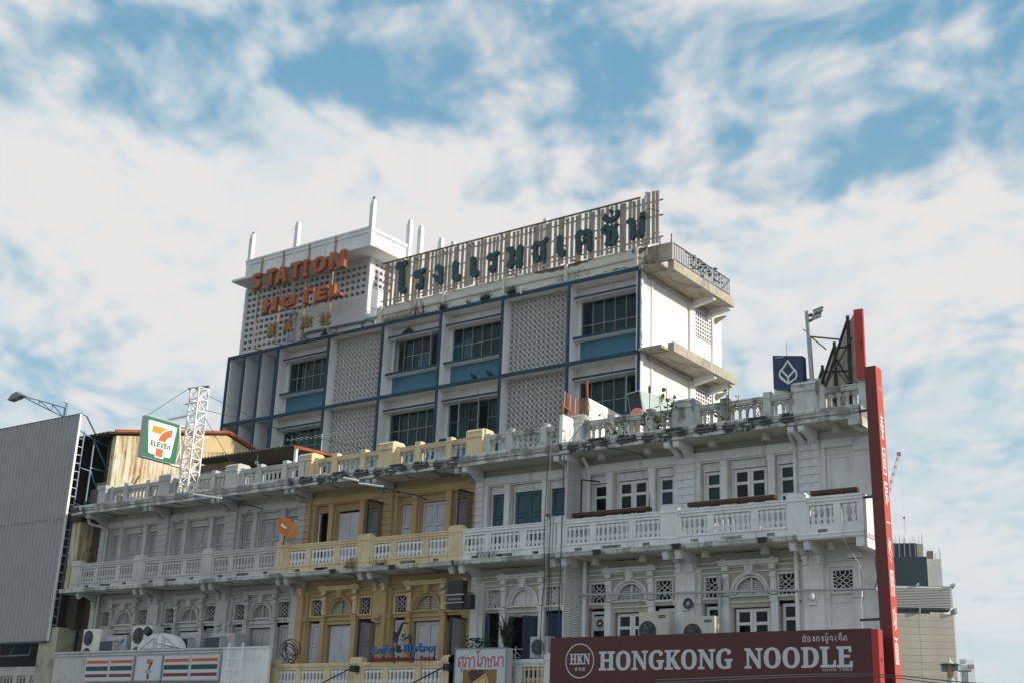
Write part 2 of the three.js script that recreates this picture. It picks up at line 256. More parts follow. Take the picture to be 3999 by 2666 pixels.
// ---------- the terrace of shophouses ----------
const ZF = -32.0, ZW = -33.1, PITCH = 3.82, PX = (k) => -13.93 - PITCH * k;   // balcony front, wall face, pilaster centres (k = 0 at the right)
const SL = 7.68, RF = 10.83;                                                   // balcony slab and cornice undersides
function balusterGeo(h, w) { // precast baluster whose stepped head and foot touch the next one
  const k = h / 0.47, p = w, half = [[0.27, 0], [0.27, 0.05], [0.36, 0.05], [0.36, 0.09], [0.495, 0.09], [0.495, 0.14], [0.33, 0.14], [0.33, 0.175], [0.17, 0.18], [0.155, 0.28], [0.2, 0.29], [0.2, 0.31], [0.155, 0.32], [0.165, 0.365], [0.33, 0.37], [0.33, 0.395], [0.495, 0.395], [0.495, 0.44], [0.3, 0.44], [0.3, 0.47]];
  const pts = [...half.map(([x, y]) => [x * p, y * k]), ...half.slice().reverse().map(([x, y]) => [-x * p, y * k])];
  return boxUV(plain(new THREE.ExtrudeGeometry(shape(pts), { depth: 0.03, bevelEnabled: true, bevelSize: -0.006, bevelThickness: 0.008, bevelSegments: 1 })).translate(0, 0, -0.02));
}
const BAL = balusterGeo(0.47, 0.158), BALR = balusterGeo(0.64, 0.222);
const courseGeo = boxUV(plain(new THREE.BoxGeometry(0.57, 0.212, 0.2))), courseHalf = boxUV(plain(new THREE.BoxGeometry(0.284, 0.212, 0.2)));
function keyStrip(b, x0, x1, y, z) { // Greek key in low relief
  const n = Math.max(2, Math.round((x1 - x0) / 0.2)), p = (x1 - x0) / n, t = 0.018;
  b.box(x0, x1, y + 0.065, y + 0.065 + t, z, z + 0.018); b.box(x0, x1, y - 0.07, y - 0.07 + t, z, z + 0.018);
  for (let i = 0; i < n; i++) { const a = x0 + i * p, s = i % 2 ? 1 : -1; b.box(a + p * 0.1, a + p * 0.1 + t, y - 0.04, y + 0.04, z, z + 0.015); b.box(a + p * 0.1 + t, a + p * 0.72, y + s * 0.04 - t / 2, y + s * 0.04 + t / 2, z, z + 0.015); b.box(a + p * 0.72 - t, a + p * 0.72, y - s * 0.02 - 0.012, y + s * 0.031, z, z + 0.015); b.box(a + p * 0.36, a + p * 0.72 - t, y - s * 0.02 - t / 2, y - s * 0.02 + t / 2, z, z + 0.015); }
}
const panelCache = new Map();
function leaf(parent, x0, x1, y0, y1, z, style, m, hinge = 0) { // a door leaf: 'panel' has raised panels, 'glass' has panes, 'board' is flat
  const w = x1 - x0, h = y1 - y0, s = Math.min(0.085, w * 0.2), b = nb();
  const d = new THREE.Group(), o = [hinge > 0 ? x1 : x0, y0, z]; // origin on the hinge side
  const L = hinge > 0 ? -w : 0;
  if (style === 'board') b.box(L, L + w, 0, h, 0, 0.04);
  else { b.box(L, L + s, 0, h, 0, 0.05).box(L + w - s, L + w, 0, h, 0, 0.05).box(L + s, L + w - s, 0, 0.12, 0, 0.05).box(L + s, L + w - s, h - s, h, 0, 0.05); const q = style === 'glass' ? h - s - 0.36 : h - 0.78; b.box(L + s, L + w - s, q, q + 0.08, 0, 0.05); if (style === 'glass') { b.box(L + s, L + w - s, q - 0.44, q - 0.36, 0, 0.05); b.box(L + s, L + w - s, 0.12, q - 0.8 > 0.12 ? q - 0.8 : 0.5, 0, 0.05); } }
  const off = OFF.get(parent); OFF.set(d, o);
  const g = boxUV(mergeGeometries(b.g)); const me = new THREE.Mesh(g, mats[m]); me.name = 'door_leaf'; me.castShadow = me.receiveShadow = true; me.position.set(o[0] - off[0], o[1] - off[1], o[2] - off[2]); parent.add(me);
  const sub = (name, x, X, y, Y, z0, z1, mm) => { const k = [x, X, y, Y, z0, z1].map((v) => v.toFixed(3)).join(); if (!panelCache.has(k)) panelCache.set(k, boxUV(plain(new THREE.BoxGeometry(X - x, Y - y, z1 - z0)).translate((x + X) / 2, (y + Y) / 2, (z0 + z1) / 2))); const c = new THREE.Mesh(panelCache.get(k), mats[mm]); c.name = name; c.castShadow = c.receiveShadow = true; me.add(c); };
  if (style === 'panel') { const q = h - 0.78; sub('panel', L + s + 0.02, L + w - s - 0.02, 0.15, q - 0.03, 0.008, 0.036, m); sub('panel', L + s + 0.02, L + w - s - 0.02, q + 0.11, h - s - 0.03, 0.008, 0.036, m); nb(); const bk = nb().box(L + s, L + w - s, 0.12, h - s, 0.0, 0.012); const e = new THREE.Mesh(boxUV(mergeGeometries(bk.g)), mats[m]); e.name = 'backing_board'; e.castShadow = e.receiveShadow = true; me.add(e); }
  if (style === 'glass') { const q = h - s - 0.36; sub('pane', L + s, L + w - s, q + 0.08, h - s, 0.02, 0.026, 'glass'); sub('pane', L + s, L + w - s, q - 0.36, q, 0.02, 0.026, 'glass'); if (q - 0.8 > 0.15) sub('pane', L + s, L + w - s, q - 0.8, q - 0.44, 0.02, 0.026, 'glass'); }
  return me;
}
const curtainGeo = (() => { const s = []; for (let i = 0; i <= 40; i++) s.push([i / 40, Math.sin(i * 1.7) * 0.5 + Math.sin(i * 0.9 + 1) * 0.5]); return s; })();
function curtain(parent, x0, x1, y0, y1, z, m, local, amp = 0.018) { const b = nb(), n = curtainGeo.length - 1, w = x1 - x0; const pts = []; for (let i = 0; i <= n; i++) pts.push([x0 + w * i / n, z + amp * curtainGeo[(i * 3) % (n + 1)][1]]); for (let i = 0; i < n; i++) { const [a, za] = pts[i], [c, zc] = pts[i + 1]; const g = new THREE.BufferGeometry(); g.setAttribute('position', new THREE.Float32BufferAttribute([a, y0, za, c, y0, zc, c, y1, zc, a, y0, za, c, y1, zc, a, y1, za], 3)); g.computeVertexNormals(); b.geo(g); } return b.build('curtain', m, parent, local); }

const consoleRoof = boxUV(plain(new THREE.ExtrudeGeometry(shape([[0.03, 0.03], [0.03, -0.02], [0.0, -0.05], [0.0, -0.13], [0.03, -0.2], [0.09, -0.22], [0.15, -0.2], [0.3, -0.18], [0.5, -0.22], [0.65, -0.3], [0.74, -0.36], [0.82, -0.37], [0.95, -0.36], [0.95, 0.03]]), { depth: 0.15, bevelEnabled: true, bevelSize: -0.012, bevelThickness: 0.012, bevelSegments: 1 })).rotateY(Math.PI / 2)); // z grows negative into the wall
const consoleBalc = boxUV(plain(new THREE.ExtrudeGeometry(shape([[0.04, 0.02], [0.04, -0.06], [0.01, -0.07], [0.05, -0.16], [0.1, -0.26], [0.14, -0.26], [0.2, -0.16], [0.4, -0.13], [0.62, -0.2], [0.8, -0.28], [0.98, -0.3], [0.98, 0.02]]), { depth: 0.15, bevelEnabled: true, bevelSize: -0.012, bevelThickness: 0.012, bevelSegments: 1 })).rotateY(Math.PI / 2));

function lattice(b, x0, x1, y0, y1, z) { // leaded pattern: a border of oblong cells round a diamond lattice
  const w = x1 - x0, h = y1 - y0, t = 0.019, cx = (x0 + x1) / 2, cy = (y0 + y1) / 2, bar = (ax, ay, bx, by) => b.bar([ax, ay, z], [bx, by, z], t, 0.028);
  for (const s of [-1, 1]) { for (const q of [0.14, 0.36]) { bar(cx + s * w * q, y1, cx + s * w * q, y1 - h * 0.17); bar(cx + s * w * q, y0, cx + s * w * q, y0 + h * 0.17); } bar(cx, y1, cx, y1 - h * 0.16); bar(cx, y0, cx, y0 + h * 0.16);
    for (const q of [0.18, 0.36]) for (const e of [-1, 1]) bar(cx + s * w / 2, cy + e * h * q * 0.9, cx + s * w * 0.34, cy + e * h * q * 0.9); bar(cx + s * w / 2, cy, cx + s * w * 0.36, cy);
    bar(cx - w * 0.36, cy + s * h * 0.02, cx + w * 0.14 * 1, cy + s * h * 0.34); bar(cx + w * 0.36, cy + s * h * 0.02, cx - w * 0.14, cy + s * h * 0.34); bar(cx - w * 0.36, cy - s * h * 0.28, cx + w * 0.36, cy + s * h * 0.3); }
}

function balustrade(root, bx, m, yb, yt, z, kind) { // the panels between two pedestals; kind 'balcony' or 'parapet'
  const part = new THREE.Group(); part.name = 'balustrade'; root.add(part); OFF.set(part, OFF.get(root));
  const P = kind === 'parapet' ? [[-1.42, -0.74], [-0.5, 0.61], [0.83, 1.5]] : kind === 'end' ? [[-1.5, -0.72], [-0.45, 0.05]] : [[-1.55, -0.76], [-0.55, 0.56], [0.79, 1.58]];
  const g = kind === 'parapet' ? BALR : BAL, pitch = kind === 'parapet' ? 0.222 : 0.158;
  for (const [a, b] of P) { const n = Math.round((b - a) / pitch), st = (b - a) / n; for (let i = 0; i < n; i++) inst('baluster', g, m, part, [bx + a + st * (i + 0.5), yb, z - 0.03]); }
  return P;
}

const SOFFIT = {};
function shophouse(S) {
  const { kR, kL, wall, trim, rail, par = rail, cor = 'mould', xr = PX(kR), xl = PX(kL) } = S;
  const root = thing(S.name, S.label, 'shophouse', [(xl + xr) / 2, 0, ZW], S.group);
  const single = (name, m) => ({ box(x0, x1, y0, y1, z0, z1) { nb().box(x0, x1, y0, y1, z0, z1).build(name ?? (Math.abs(y1 - y0) > Math.abs(x1 - x0) ? 'mullion' : 'string_course'), m, root); return this; } });
  const w = nb(), tr = single(null, trim), capi = single('capital', S.cap ?? trim), slab = nb(), edge = nb(), railB = nb(), lowB = nb(), parB = nb(), corn = nb(), soff = nb(), rpost = single('rail_post', rail);
  // shell: rear wall, floors, party walls, ground storey
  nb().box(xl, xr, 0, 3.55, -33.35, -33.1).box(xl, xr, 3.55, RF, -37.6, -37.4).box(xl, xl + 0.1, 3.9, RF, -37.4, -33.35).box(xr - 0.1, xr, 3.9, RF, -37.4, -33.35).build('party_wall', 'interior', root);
  nb().box(xl, xr, RF + 0.03, 11.12, -37.6, -32.7).build('roof_slab', 'dirtShade', root);
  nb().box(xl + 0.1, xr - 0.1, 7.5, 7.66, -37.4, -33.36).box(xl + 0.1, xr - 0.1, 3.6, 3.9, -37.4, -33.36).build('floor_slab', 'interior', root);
  // slabs, edges and cornice
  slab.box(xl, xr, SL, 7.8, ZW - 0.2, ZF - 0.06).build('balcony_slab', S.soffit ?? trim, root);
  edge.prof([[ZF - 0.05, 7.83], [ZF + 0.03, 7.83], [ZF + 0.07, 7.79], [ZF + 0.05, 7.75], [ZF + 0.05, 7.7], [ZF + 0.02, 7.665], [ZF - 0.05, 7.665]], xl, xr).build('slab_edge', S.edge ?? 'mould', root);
  soff.box(xl, xr, RF, RF + 0.05, ZW - 0.1, ZF - 0.1).build('soffit', S.soffit ?? trim, root);  // slab and soffit undersides: shade painted in as a darker, grimier material
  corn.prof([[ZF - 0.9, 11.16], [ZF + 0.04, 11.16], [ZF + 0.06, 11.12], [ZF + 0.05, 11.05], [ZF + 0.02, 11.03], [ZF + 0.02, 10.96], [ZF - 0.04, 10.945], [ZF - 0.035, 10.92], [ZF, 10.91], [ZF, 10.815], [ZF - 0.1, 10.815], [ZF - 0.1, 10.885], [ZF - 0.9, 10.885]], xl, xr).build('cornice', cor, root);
  // lower first-floor slab and its balustrade, where it shows
  nb().box(xl, xr, 3.6, 3.9, ZW - 0.2, ZF).build('lower_slab', trim, root);
  for (let k = kR; k < kL; k++) {
    const bc = (PX(k) + PX(k + 1)) / 2, spec = S.bays[k - kR], o = (a) => bc + a;
    // wall with openings: upper floor
    for (const [a, b] of [[-1.91, -1.45], [-0.84, -0.56], [0.56, 0.84], [1.45, 1.91]]) w.box(o(a), o(b), 7.66, 10.31, -33.35, ZW), w.box(o(a), o(b), 3.9, 6.3, -33.35, ZW);
    w.box(o(-1.91), o(1.91), 10.31, RF, -33.35, ZW);
    for (const s of [-1, 1]) { const [a, b] = s < 0 ? [-1.91, -1.38] : [0.84, 1.91]; w.box(o(s < 0 ? -1.91 : 1.38), o(s < 0 ? -1.38 : 1.91), 6.3, 7.66, -33.35, ZW); w.box(o(s * 1.11 - 0.27), o(s * 1.11 + 0.27), 6.3, 6.45, -33.35, ZW); w.box(o(s * 1.11 - 0.27), o(s * 1.11 + 0.27), 7.01, 7.66, -33.35, ZW); }
    { // arched tympanum
      const sh = shape([[o(-0.84), 6.15], [o(0.84), 6.15], [o(0.84), 7.66], [o(-0.84), 7.66]]); const h = new THREE.Path(); h.absarc(bc, 6.5, 0.46, 0, Math.PI, false); h.lineTo(bc + 0.46, 6.5); sh.holes.push(h); w.ext(sh, -33.35, ZW - 0.002);
    }
    // upper trim: lintel, mullion pilasters, half pilasters
    tr.box(o(-1.64), o(1.64), 10.35, 10.56, ZW, ZW + 0.125); tr.box(o(-1.66), o(1.66), 10.56, 10.60, ZW, ZW + 0.15); tr.box(o(-1.64), o(1.64), 10.31, 10.35, ZW, ZW + 0.06);
    for (const s of [-1, 1]) {
      tr.box(o(s * 0.73 - 0.1), o(s * 0.73 + 0.1), 7.8, 10.16, ZW, ZW + 0.1); capi.box(o(s * 0.73 - 0.112), o(s * 0.73 + 0.112), 10.16, 10.34, ZW, ZW + 0.118);
      tr.box(o(s * 1.56 - 0.07), o(s * 1.56 + 0.07), 7.8, 10.16, ZW, ZW + 0.1); capi.box(o(s * 1.56 - 0.08), o(s * 1.56 + 0.08), 10.16, 10.34, ZW, ZW + 0.118);
    }
    const kp = nb(); for (const [a, b] of [[-1.45, -0.84], [-0.56, 0.56], [0.84, 1.45]]) { kp.box(o(a), o(b), 10.07, 10.31, -33.3, -33.15); keyStrip(kp, o(a) + 0.03, o(b) - 0.03, 10.2, -33.15); kp.box(o(a), o(a) + 0.045, 7.8, 10.07, -33.3, -33.17).box(o(b) - 0.045, o(b), 7.8, 10.07, -33.3, -33.17); } kp.build('fretwork', S.fret ?? trim, root);
    // upper doors
    const U = spec.up, zD = -33.27;
    const dm = U.m ?? 'doorWhite';
    if (U.side !== 'none') for (const s of [-1, 1]) { const st = (s < 0 ? U.left : U.right) ?? U.side; if (st) leaf(root, o(s * 1.145 - 0.26), o(s * 1.145 + 0.26), 7.82, 10.05, zD, st, dm); }
    if (U.mid === 'board') leaf(root, o(-0.51), o(0.51), 7.82, 10.0, zD, 'board', dm); else if (U.mid) { leaf(root, o(-0.51), o(-0.004), 7.82, 10.05, zD, U.mid, dm); leaf(root, o(0.004), o(0.51), 7.82, 10.05, zD, U.mid, dm, 1); }
    if (U.ajar) { const l = leaf(root, o(-1.145 - 0.26), o(-1.145 - 0.02), 7.82, 10.0, zD + 0.02, 'panel', dm); l.rotation.y = -0.9; }
    if (U.curtain) for (const [a, b] of U.curtain) curtain(root, o(a), o(b), 7.85, 10.1, -33.34, 'curtainPale');
    // lower floor trim: entablature, hood, arch, consoles, keystone
    const A = nb();
    tr.box(o(-1.64), o(1.64), 7.1, 7.135, ZW, ZW + 0.06); tr.box(o(-1.64), o(1.64), 7.25, 7.285, ZW, ZW + 0.075); tr.box(o(-1.64), o(1.64), 7.38, 7.42, ZW, ZW + 0.05);
    A.box(o(-0.93), o(0.93), 7.36, 7.42, ZW + 0.05, ZW + 0.24).box(o(-0.9), o(0.9), 7.29, 7.36, ZW + 0.075, ZW + 0.19).box(o(-0.82), o(-0.66), 7.42, 7.47, ZW, ZW + 0.2).box(o(0.66), o(0.82), 7.42, 7.47, ZW, ZW + 0.2).build('hood_moulding', S.hood ?? trim, root);
    const arch = nb(); for (const [r0, r1, d] of [[0.455, 0.5, 0.05], [0.52, 0.56, 0.07], [0.56, 0.6, 0.11]]) { const sh = new THREE.Shape(); sh.absarc(bc, 6.5, r1, 0, Math.PI, false); sh.absarc(bc, 6.5, r0, Math.PI, 0, true); arch.ext(sh, ZW - 0.02, ZW + d - 0.02); } arch.box(o(-0.62), o(0.62), 6.43, 6.47, ZW, ZW + 0.09).box(o(-0.6), o(0.6), 6.27, 6.3, ZW, ZW + 0.06).build('arch_moulding', S.arch ?? trim, root);
    nb().ext(shape([[o(-0.075), 7.02], [o(0.075), 7.02], [o(0.13), 7.29], [o(-0.13), 7.29]]), ZW, ZW + 0.16, 0.01).build('keystone', trim, root);
    for (const s of [-1, 1]) {
      const c = nb(); c.box(o(s * 0.71 - 0.085), o(s * 0.71 + 0.085), 6.47, 7.08, ZW, ZW + 0.1).box(o(s * 0.71 - 0.045), o(s * 0.71 + 0.045), 6.53, 6.9, ZW + 0.1, ZW + 0.125).box(o(s * 0.71 - 0.1), o(s * 0.71 + 0.1), 6.93, 7.04, ZW + 0.1, ZW + 0.15).box(o(s * 0.71 - 0.09), o(s * 0.71 + 0.09), 7.14, 7.28, ZW + 0.075, ZW + 0.18); c.build('console', S.hood ?? trim, root);
      capi.box(o(s * 0.73 - 0.125), o(s * 0.73 + 0.125), 6.36, 6.425, ZW, ZW + 0.16).box(o(s * 0.73 - 0.11), o(s * 0.73 + 0.11), 6.27, 6.36, ZW, ZW + 0.13); tr.box(o(s * 0.73 - 0.1), o(s * 0.73 + 0.1), 3.9, 6.27, ZW, ZW + 0.1);
      capi.box(o(s * 1.56 - 0.09), o(s * 1.56 + 0.09), 6.27, 6.42, ZW, ZW + 0.13); tr.box(o(s * 1.56 - 0.065), o(s * 1.56 + 0.065), 3.9, 6.27, ZW, ZW + 0.08); tr.box(o(s * 1.56 - 0.06), o(s * 1.56 + 0.06), 6.42, 7.1, ZW, ZW + 0.07); capi.box(o(s * 1.56 - 0.08), o(s * 1.56 + 0.08), 7.135, 7.25, ZW, ZW + 0.1);
      tr.box(o(s * 1.145 - 0.3), o(s * 1.145 + 0.3), 6.39, 6.43, ZW, ZW + 0.06);
      // lattice light beside the arch
      const lf = nb(), lx = o(s * 1.11); lf.box(lx - 0.3, lx - 0.265, 6.42, 7.04, ZW - 0.05, ZW + 0.03).box(lx + 0.265, lx + 0.3, 6.42, 7.04, ZW - 0.05, ZW + 0.03).box(lx - 0.265, lx + 0.265, 7.005, 7.04, ZW - 0.05, ZW + 0.03).box(lx - 0.265, lx + 0.265, 6.42, 6.455, ZW - 0.05, ZW + 0.03);
      const win = lf.build('lattice_window', S.hood ?? trim, root); const lb = nb(); lattice(lb, lx - 0.265, lx + 0.265, 6.455, 7.005, ZW - 0.05); lb.build('lattice', S.lat ?? trim, win); nb().box(lx - 0.265, lx + 0.265, 6.455, 7.005, -33.3, -33.28).build('pane', S.blindLat ? trim : 'dark', win);
    }
    // arched fanlight with louvres
    const fan = nb(); fan.box(o(-0.022), o(0.022), 6.5, 6.95, ZW - 0.12, ZW - 0.05).box(o(-0.46), o(0.46), 6.475, 6.51, ZW - 0.12, ZW - 0.03); const fl = fan.build('fanlight', trim, root);
    if (spec.fan === 'blind') nb().ext((() => { const s = new THREE.Shape(); s.absarc(bc, 6.5, 0.455, 0, Math.PI, false); s.lineTo(bc + 0.455, 6.5); return s; })(), -33.3, -33.2).build('fan_panel', trim, fl);
    else { const lv = nb(); for (let i = 0; i < 7; i++) { const y = 6.545 + i * 0.057, hw = Math.sqrt(Math.max(0.01, 0.205 - (y - 6.5) ** 2)); for (const s of [-1, 1]) { const g = new THREE.BoxGeometry(Math.max(0.02, hw - 0.03), 0.012, 0.075); g.rotateX(0.75); g.translate(o(s * (hw + 0.03) / 2), y, ZW - 0.13); lv.geo(g); } } const L = lv.build('louvres', S.louvre ?? trim, fl); L.userData.kind = 'stuff'; nb().box(o(-0.46), o(0.46), 6.5, 6.97, -33.33, -33.31).build('back_board', 'dark', fl); }
    // lower doors
    const D = spec.low, dl = D.m ?? dm;
    if (D.side) for (const s of [-1, 1]) { const st = (s < 0 ? D.left : D.right) ?? D.side; if (st && st !== 'open') leaf(root, o(s * 1.145 - 0.27), o(s * 1.145 + 0.27), 3.92, 6.22, zD, st, dl); if (st === 'open') { const l = leaf(root, o(s * 1.145 - 0.27), o(s * 1.145 - 0.02), 3.92, 6.2, ZW - 0.05, 'panel', dl); l.rotation.y = -0.7; } }
    if (D.mid === 'board') leaf(root, o(-0.5), o(0.5), 3.92, 6.12, zD, 'board', dl); else if (D.mid === 'open') { leaf(root, o(-0.52), o(-0.05), 3.92, 6.14, ZW - 0.03, 'panel', dl).rotation.y = -0.75; leaf(root, o(0.05), o(0.52), 3.92, 6.14, ZW - 0.03, 'panel', dl, 1).rotation.y = 0.9; } else if (D.mid) { leaf(root, o(-0.51), o(-0.004), 3.92, 6.12, zD, D.mid, dl); leaf(root, o(0.004), o(0.51), 3.92, 6.12, zD, D.mid, dl, 1); }
    // balustrade of the balcony: base with drain slots, posts, rail
    for (const [a, b] of [[-1.91, -1.28], [-1.02, -0.34], [0.3, 1.02], [1.26, 1.91]]) railB.box(o(a), o(b), 7.83, 7.925, ZF - 0.14, ZF); railB.box(o(-1.91), o(1.91), 7.925, 8.075, ZF - 0.14, ZF);
    railB.box(o(-1.62), o(1.62), 8.0, 8.03, ZF, ZF + 0.025);
    for (const [a, b] of [[-0.76, -0.55], [0.56, 0.79], [-1.66, -1.55], [1.58, 1.66]]) rpost.box(o(a), o(b), 8.075, 8.565, ZF - 0.14, ZF);
    railB.box(o(-1.66), o(1.66), 8.565, 8.64, ZF - 0.14, ZF + 0.005).prof([[ZF - 0.17, 8.64], [ZF + 0.03, 8.64], [ZF + 0.045, 8.665], [ZF + 0.02, 8.7], [ZF + 0.05, 8.735], [ZF + 0.05, 8.77], [ZF - 0.19, 8.77]], o(-1.64), o(1.64));
    balustrade(root, bc, S.bal ?? rail, 8.085, 8.56, ZF - 0.02, 'balcony');
    // parapet of the roof
    const zp = -32.9;
    parB.box(o(-1.6), o(1.6), 11.16, 11.21, zp - 0.14, zp + 0.02);
    for (const [a, b] of [[-0.74, -0.5], [0.61, 0.83]]) nb().box(o(a), o(b), 11.16, 12.08, zp - 0.19, zp + 0.05).box(o(a) - 0.015, o(b) + 0.015, 11.93, 12.0, zp - 0.205, zp + 0.065).prof([[zp - 0.2, 12.08], [zp + 0.06, 12.08], [zp + 0.03, 12.12], [zp - 0.17, 12.12]], o(a) - 0.005, o(b) + 0.005).build('parapet_post', par, root);
    for (const [a, b] of [[-1.6, -1.42], [1.5, 1.6]]) nb().box(o(a), o(b), 11.16, 12.05, zp - 0.17, zp + 0.04).build('parapet_post', par, root);
    for (const [a, b] of [[-1.42, -0.755], [-0.485, 0.595], [0.845, 1.5]]) parB.box(o(a), o(b), 11.84, 11.87, zp - 0.12, zp + 0.01).prof([[zp - 0.14, 11.87], [zp + 0.02, 11.87], [zp + 0.04, 11.9], [zp + 0.02, 11.94], [zp + 0.045, 11.965], [zp + 0.045, 12.0], [zp - 0.16, 12.0]], o(a), o(b));
    balustrade(root, bc, S.parBal ?? par, 11.205, 11.84, zp - 0.04, 'parapet');
    if (S.lowRail) { for (const [a, b] of [[-0.76, -0.55], [0.56, 0.79], [-1.66, -1.55], [1.58, 1.66]]) rpost.box(o(a), o(b), 4.06, 4.55, ZF - 0.14, ZF); lowB.box(o(-1.66), o(1.66), 3.9, 4.06, ZF - 0.14, ZF).box(o(-1.66), o(1.66), 4.55, 4.63, ZF - 0.14, ZF + 0.005).prof([[ZF - 0.17, 4.63], [ZF + 0.03, 4.63], [ZF + 0.05, 4.7], [ZF + 0.05, 4.76], [ZF - 0.19, 4.76]], o(-1.64), o(1.64)); balustrade(root, bc, S.lowBal ?? S.bal ?? rail, 4.07, 4.55, ZF - 0.02, 'balcony'); }
  }
  w.build('wall', wall, root); railB.build('rail', rail, root); if (S.lowRail) lowB.build('lower_rail', rail, root);
  // pilasters, brackets, pedestals on the party lines
  for (let k = kR; k <= kL; k++) {
    const X = PX(k), end = k === kR && xr === X ? -1 : k === kL ? 1 : 0, a = end > 0 ? 0 : -0.285, b = end < 0 ? 0 : 0.285, pm = S.pil ?? trim;
    const pl = nb().box(X + a + 0.01, X + b - 0.01, 7.8, 10.58, ZW, ZW + 0.17); const pil = pl.build('pilaster', pm, root);
    for (let i = 0; i < 12; i++) inst('stone_course', end ? courseHalf : courseGeo, pm, pil, [X + (a + b) / 2, 7.91 + i * 0.2265, ZW + 0.11]);
    const hd = nb().box(X + a, X + b, 10.51, 10.58, ZW, ZW + 0.225); for (const s of [-1, 1]) if (!end || s === -end * -1 * 1) hd.box(X + s * 0.14 - 0.05, X + s * 0.14 + 0.05, 10.4, 10.49, ZW + 0.21, ZW + 0.222); hd.build('pilaster_cap', pm, root);
    nb().box(X + a, X + b, 3.9, 7.64, ZW, ZW + 0.2).build('pilaster', pm, root);
    const fr = S.brk ?? trim;
    for (const s of [-1, 1]) { if (end && s !== end) continue; inst('roof_bracket', consoleRoof, fr, root, [X + s * 0.15 - 0.075, RF, ZF - 0.04]); inst('balcony_bracket', consoleBalc, fr, root, [X + s * 0.2 - 0.075, SL, ZF - 0.02]); nb().box(X + s * 0.19 - 0.08, X + s * 0.19 + 0.08, 7.3, 7.4, ZW + 0.2, ZW + 0.32).box(X + s * 0.19 - 0.065, X + s * 0.19 + 0.065, 7.16, 7.3, ZW + 0.2, ZW + 0.28).build('pilaster_bracket', S.hood ?? fr, root); }
    if (S.mask?.includes(k)) { const g = new THREE.SphereGeometry(0.1, 10, 8); g.scale(1, 1.15, 0.6); g.translate(X, 6.3, ZW + 0.25); const e = new THREE.SphereGeometry(0.05, 8, 6); e.translate(X, 6.27, ZW + 0.32); const c = nb().geo(g).geo(e).box(X - 0.11, X + 0.11, 6.1, 6.16, ZW + 0.2, ZW + 0.28).geo(new THREE.TorusGeometry(0.13, 0.03, 6, 14, Math.PI).translate(X, 6.28, ZW + 0.22)); c.build('lion_mask', trim, root); }
    // pedestals
    let pa = end > 0 ? 0 : -0.285, pb = end < 0 ? 0 : 0.285; const pe = end > 0 ? S.pedL : end < 0 ? S.pedR : 'half'; if (pe === 'full') { pa = -0.285; pb = 0.285; }
    if (pe !== 'none') { const q = nb(); q.box(X + pa + 0.02, X + pb - 0.02, 7.83, 8.7, ZF - 0.16, ZF + 0.035).box(X + pa, X + pb, 8.7, 8.87, ZF - 0.2, ZF + 0.06).box(X + pa + 0.01, X + pb - 0.01, 7.97, 8.0, ZF + 0.035, ZF + 0.05).box(X + pa + 0.05, X + pb - 0.05, 8.87, 8.92, ZF - 0.17, ZF + 0.03); if (pe === 'full' || !end) q.box(X - 0.12, X - 0.08, 8.08, 8.62, ZF + 0.035, ZF + 0.048).box(X + 0.08, X + 0.12, 8.08, 8.62, ZF + 0.035, ZF + 0.048); q.build('pedestal', S.ped ?? rail, root); }
    let ra = end > 0 ? 0 : -0.34, rb = end < 0 ? 0 : 0.33; const re = end > 0 ? S.rpedL : end < 0 ? S.rpedR : 'half'; if (re === 'full') { ra = -0.34; rb = 0.33; }
    if (re !== 'none') { const zp = -32.9, q = nb(); q.box(X + ra + 0.02, X + rb - 0.02, 11.16, 11.92, zp - 0.42, zp + 0.2).prof([[zp - 0.44, 11.92], [zp + 0.22, 11.92], [zp + 0.25, 11.96], [zp + 0.22, 12.0], [zp + 0.22, 12.1], [zp + 0.25, 12.13], [zp + 0.12, 12.23], [zp - 0.35, 12.23], [zp - 0.47, 12.13], [zp - 0.47, 11.95]], X + ra, X + rb).box(X + ra - 0.003, X + rb + 0.003, 11.16, 11.22, zp - 0.44, zp + 0.225); q.build('parapet_pedestal', S.rped ?? par, root); }
    if (S.lowRail) nb().box(X + pa + 0.02, X + pb - 0.02, 3.9, 4.72, ZF - 0.16, ZF + 0.035).box(X + pa, X + pb, 4.72, 4.88, ZF - 0.2, ZF + 0.06).box(X + pa + 0.05, X + pb - 0.05, 4.88, 4.93, ZF - 0.17, ZF + 0.03).build('pedestal', S.ped ?? rail, root);
  }
  parB.build('parapet_rail', par, root);
  return root;
}
const gl = { side: 'glass', mid: 'glass', m: 'doorWhite' };
const houseR = shophouse({ name: 'shophouse', label: 'white shophouse with glazed doors above the dark red noodle shop signboard', kR: 0, kL: 2, xr: -13.93, wall: 'cream', trim: 'white', rail: 'white', par: 'dirtShade', cor: 'mould', soffit: 'cream', hood: 'white', rpedR: 'none', pedR: 'none', pedL: 'half', rpedL: 'half', mask: [1],
  bays: [{ up: { ...gl, curtain: [[-1.4, -0.86], [0.86, 1.4]] }, low: gl }, { up: { ...gl, curtain: [[0.86, 1.4]] }, low: gl }] });
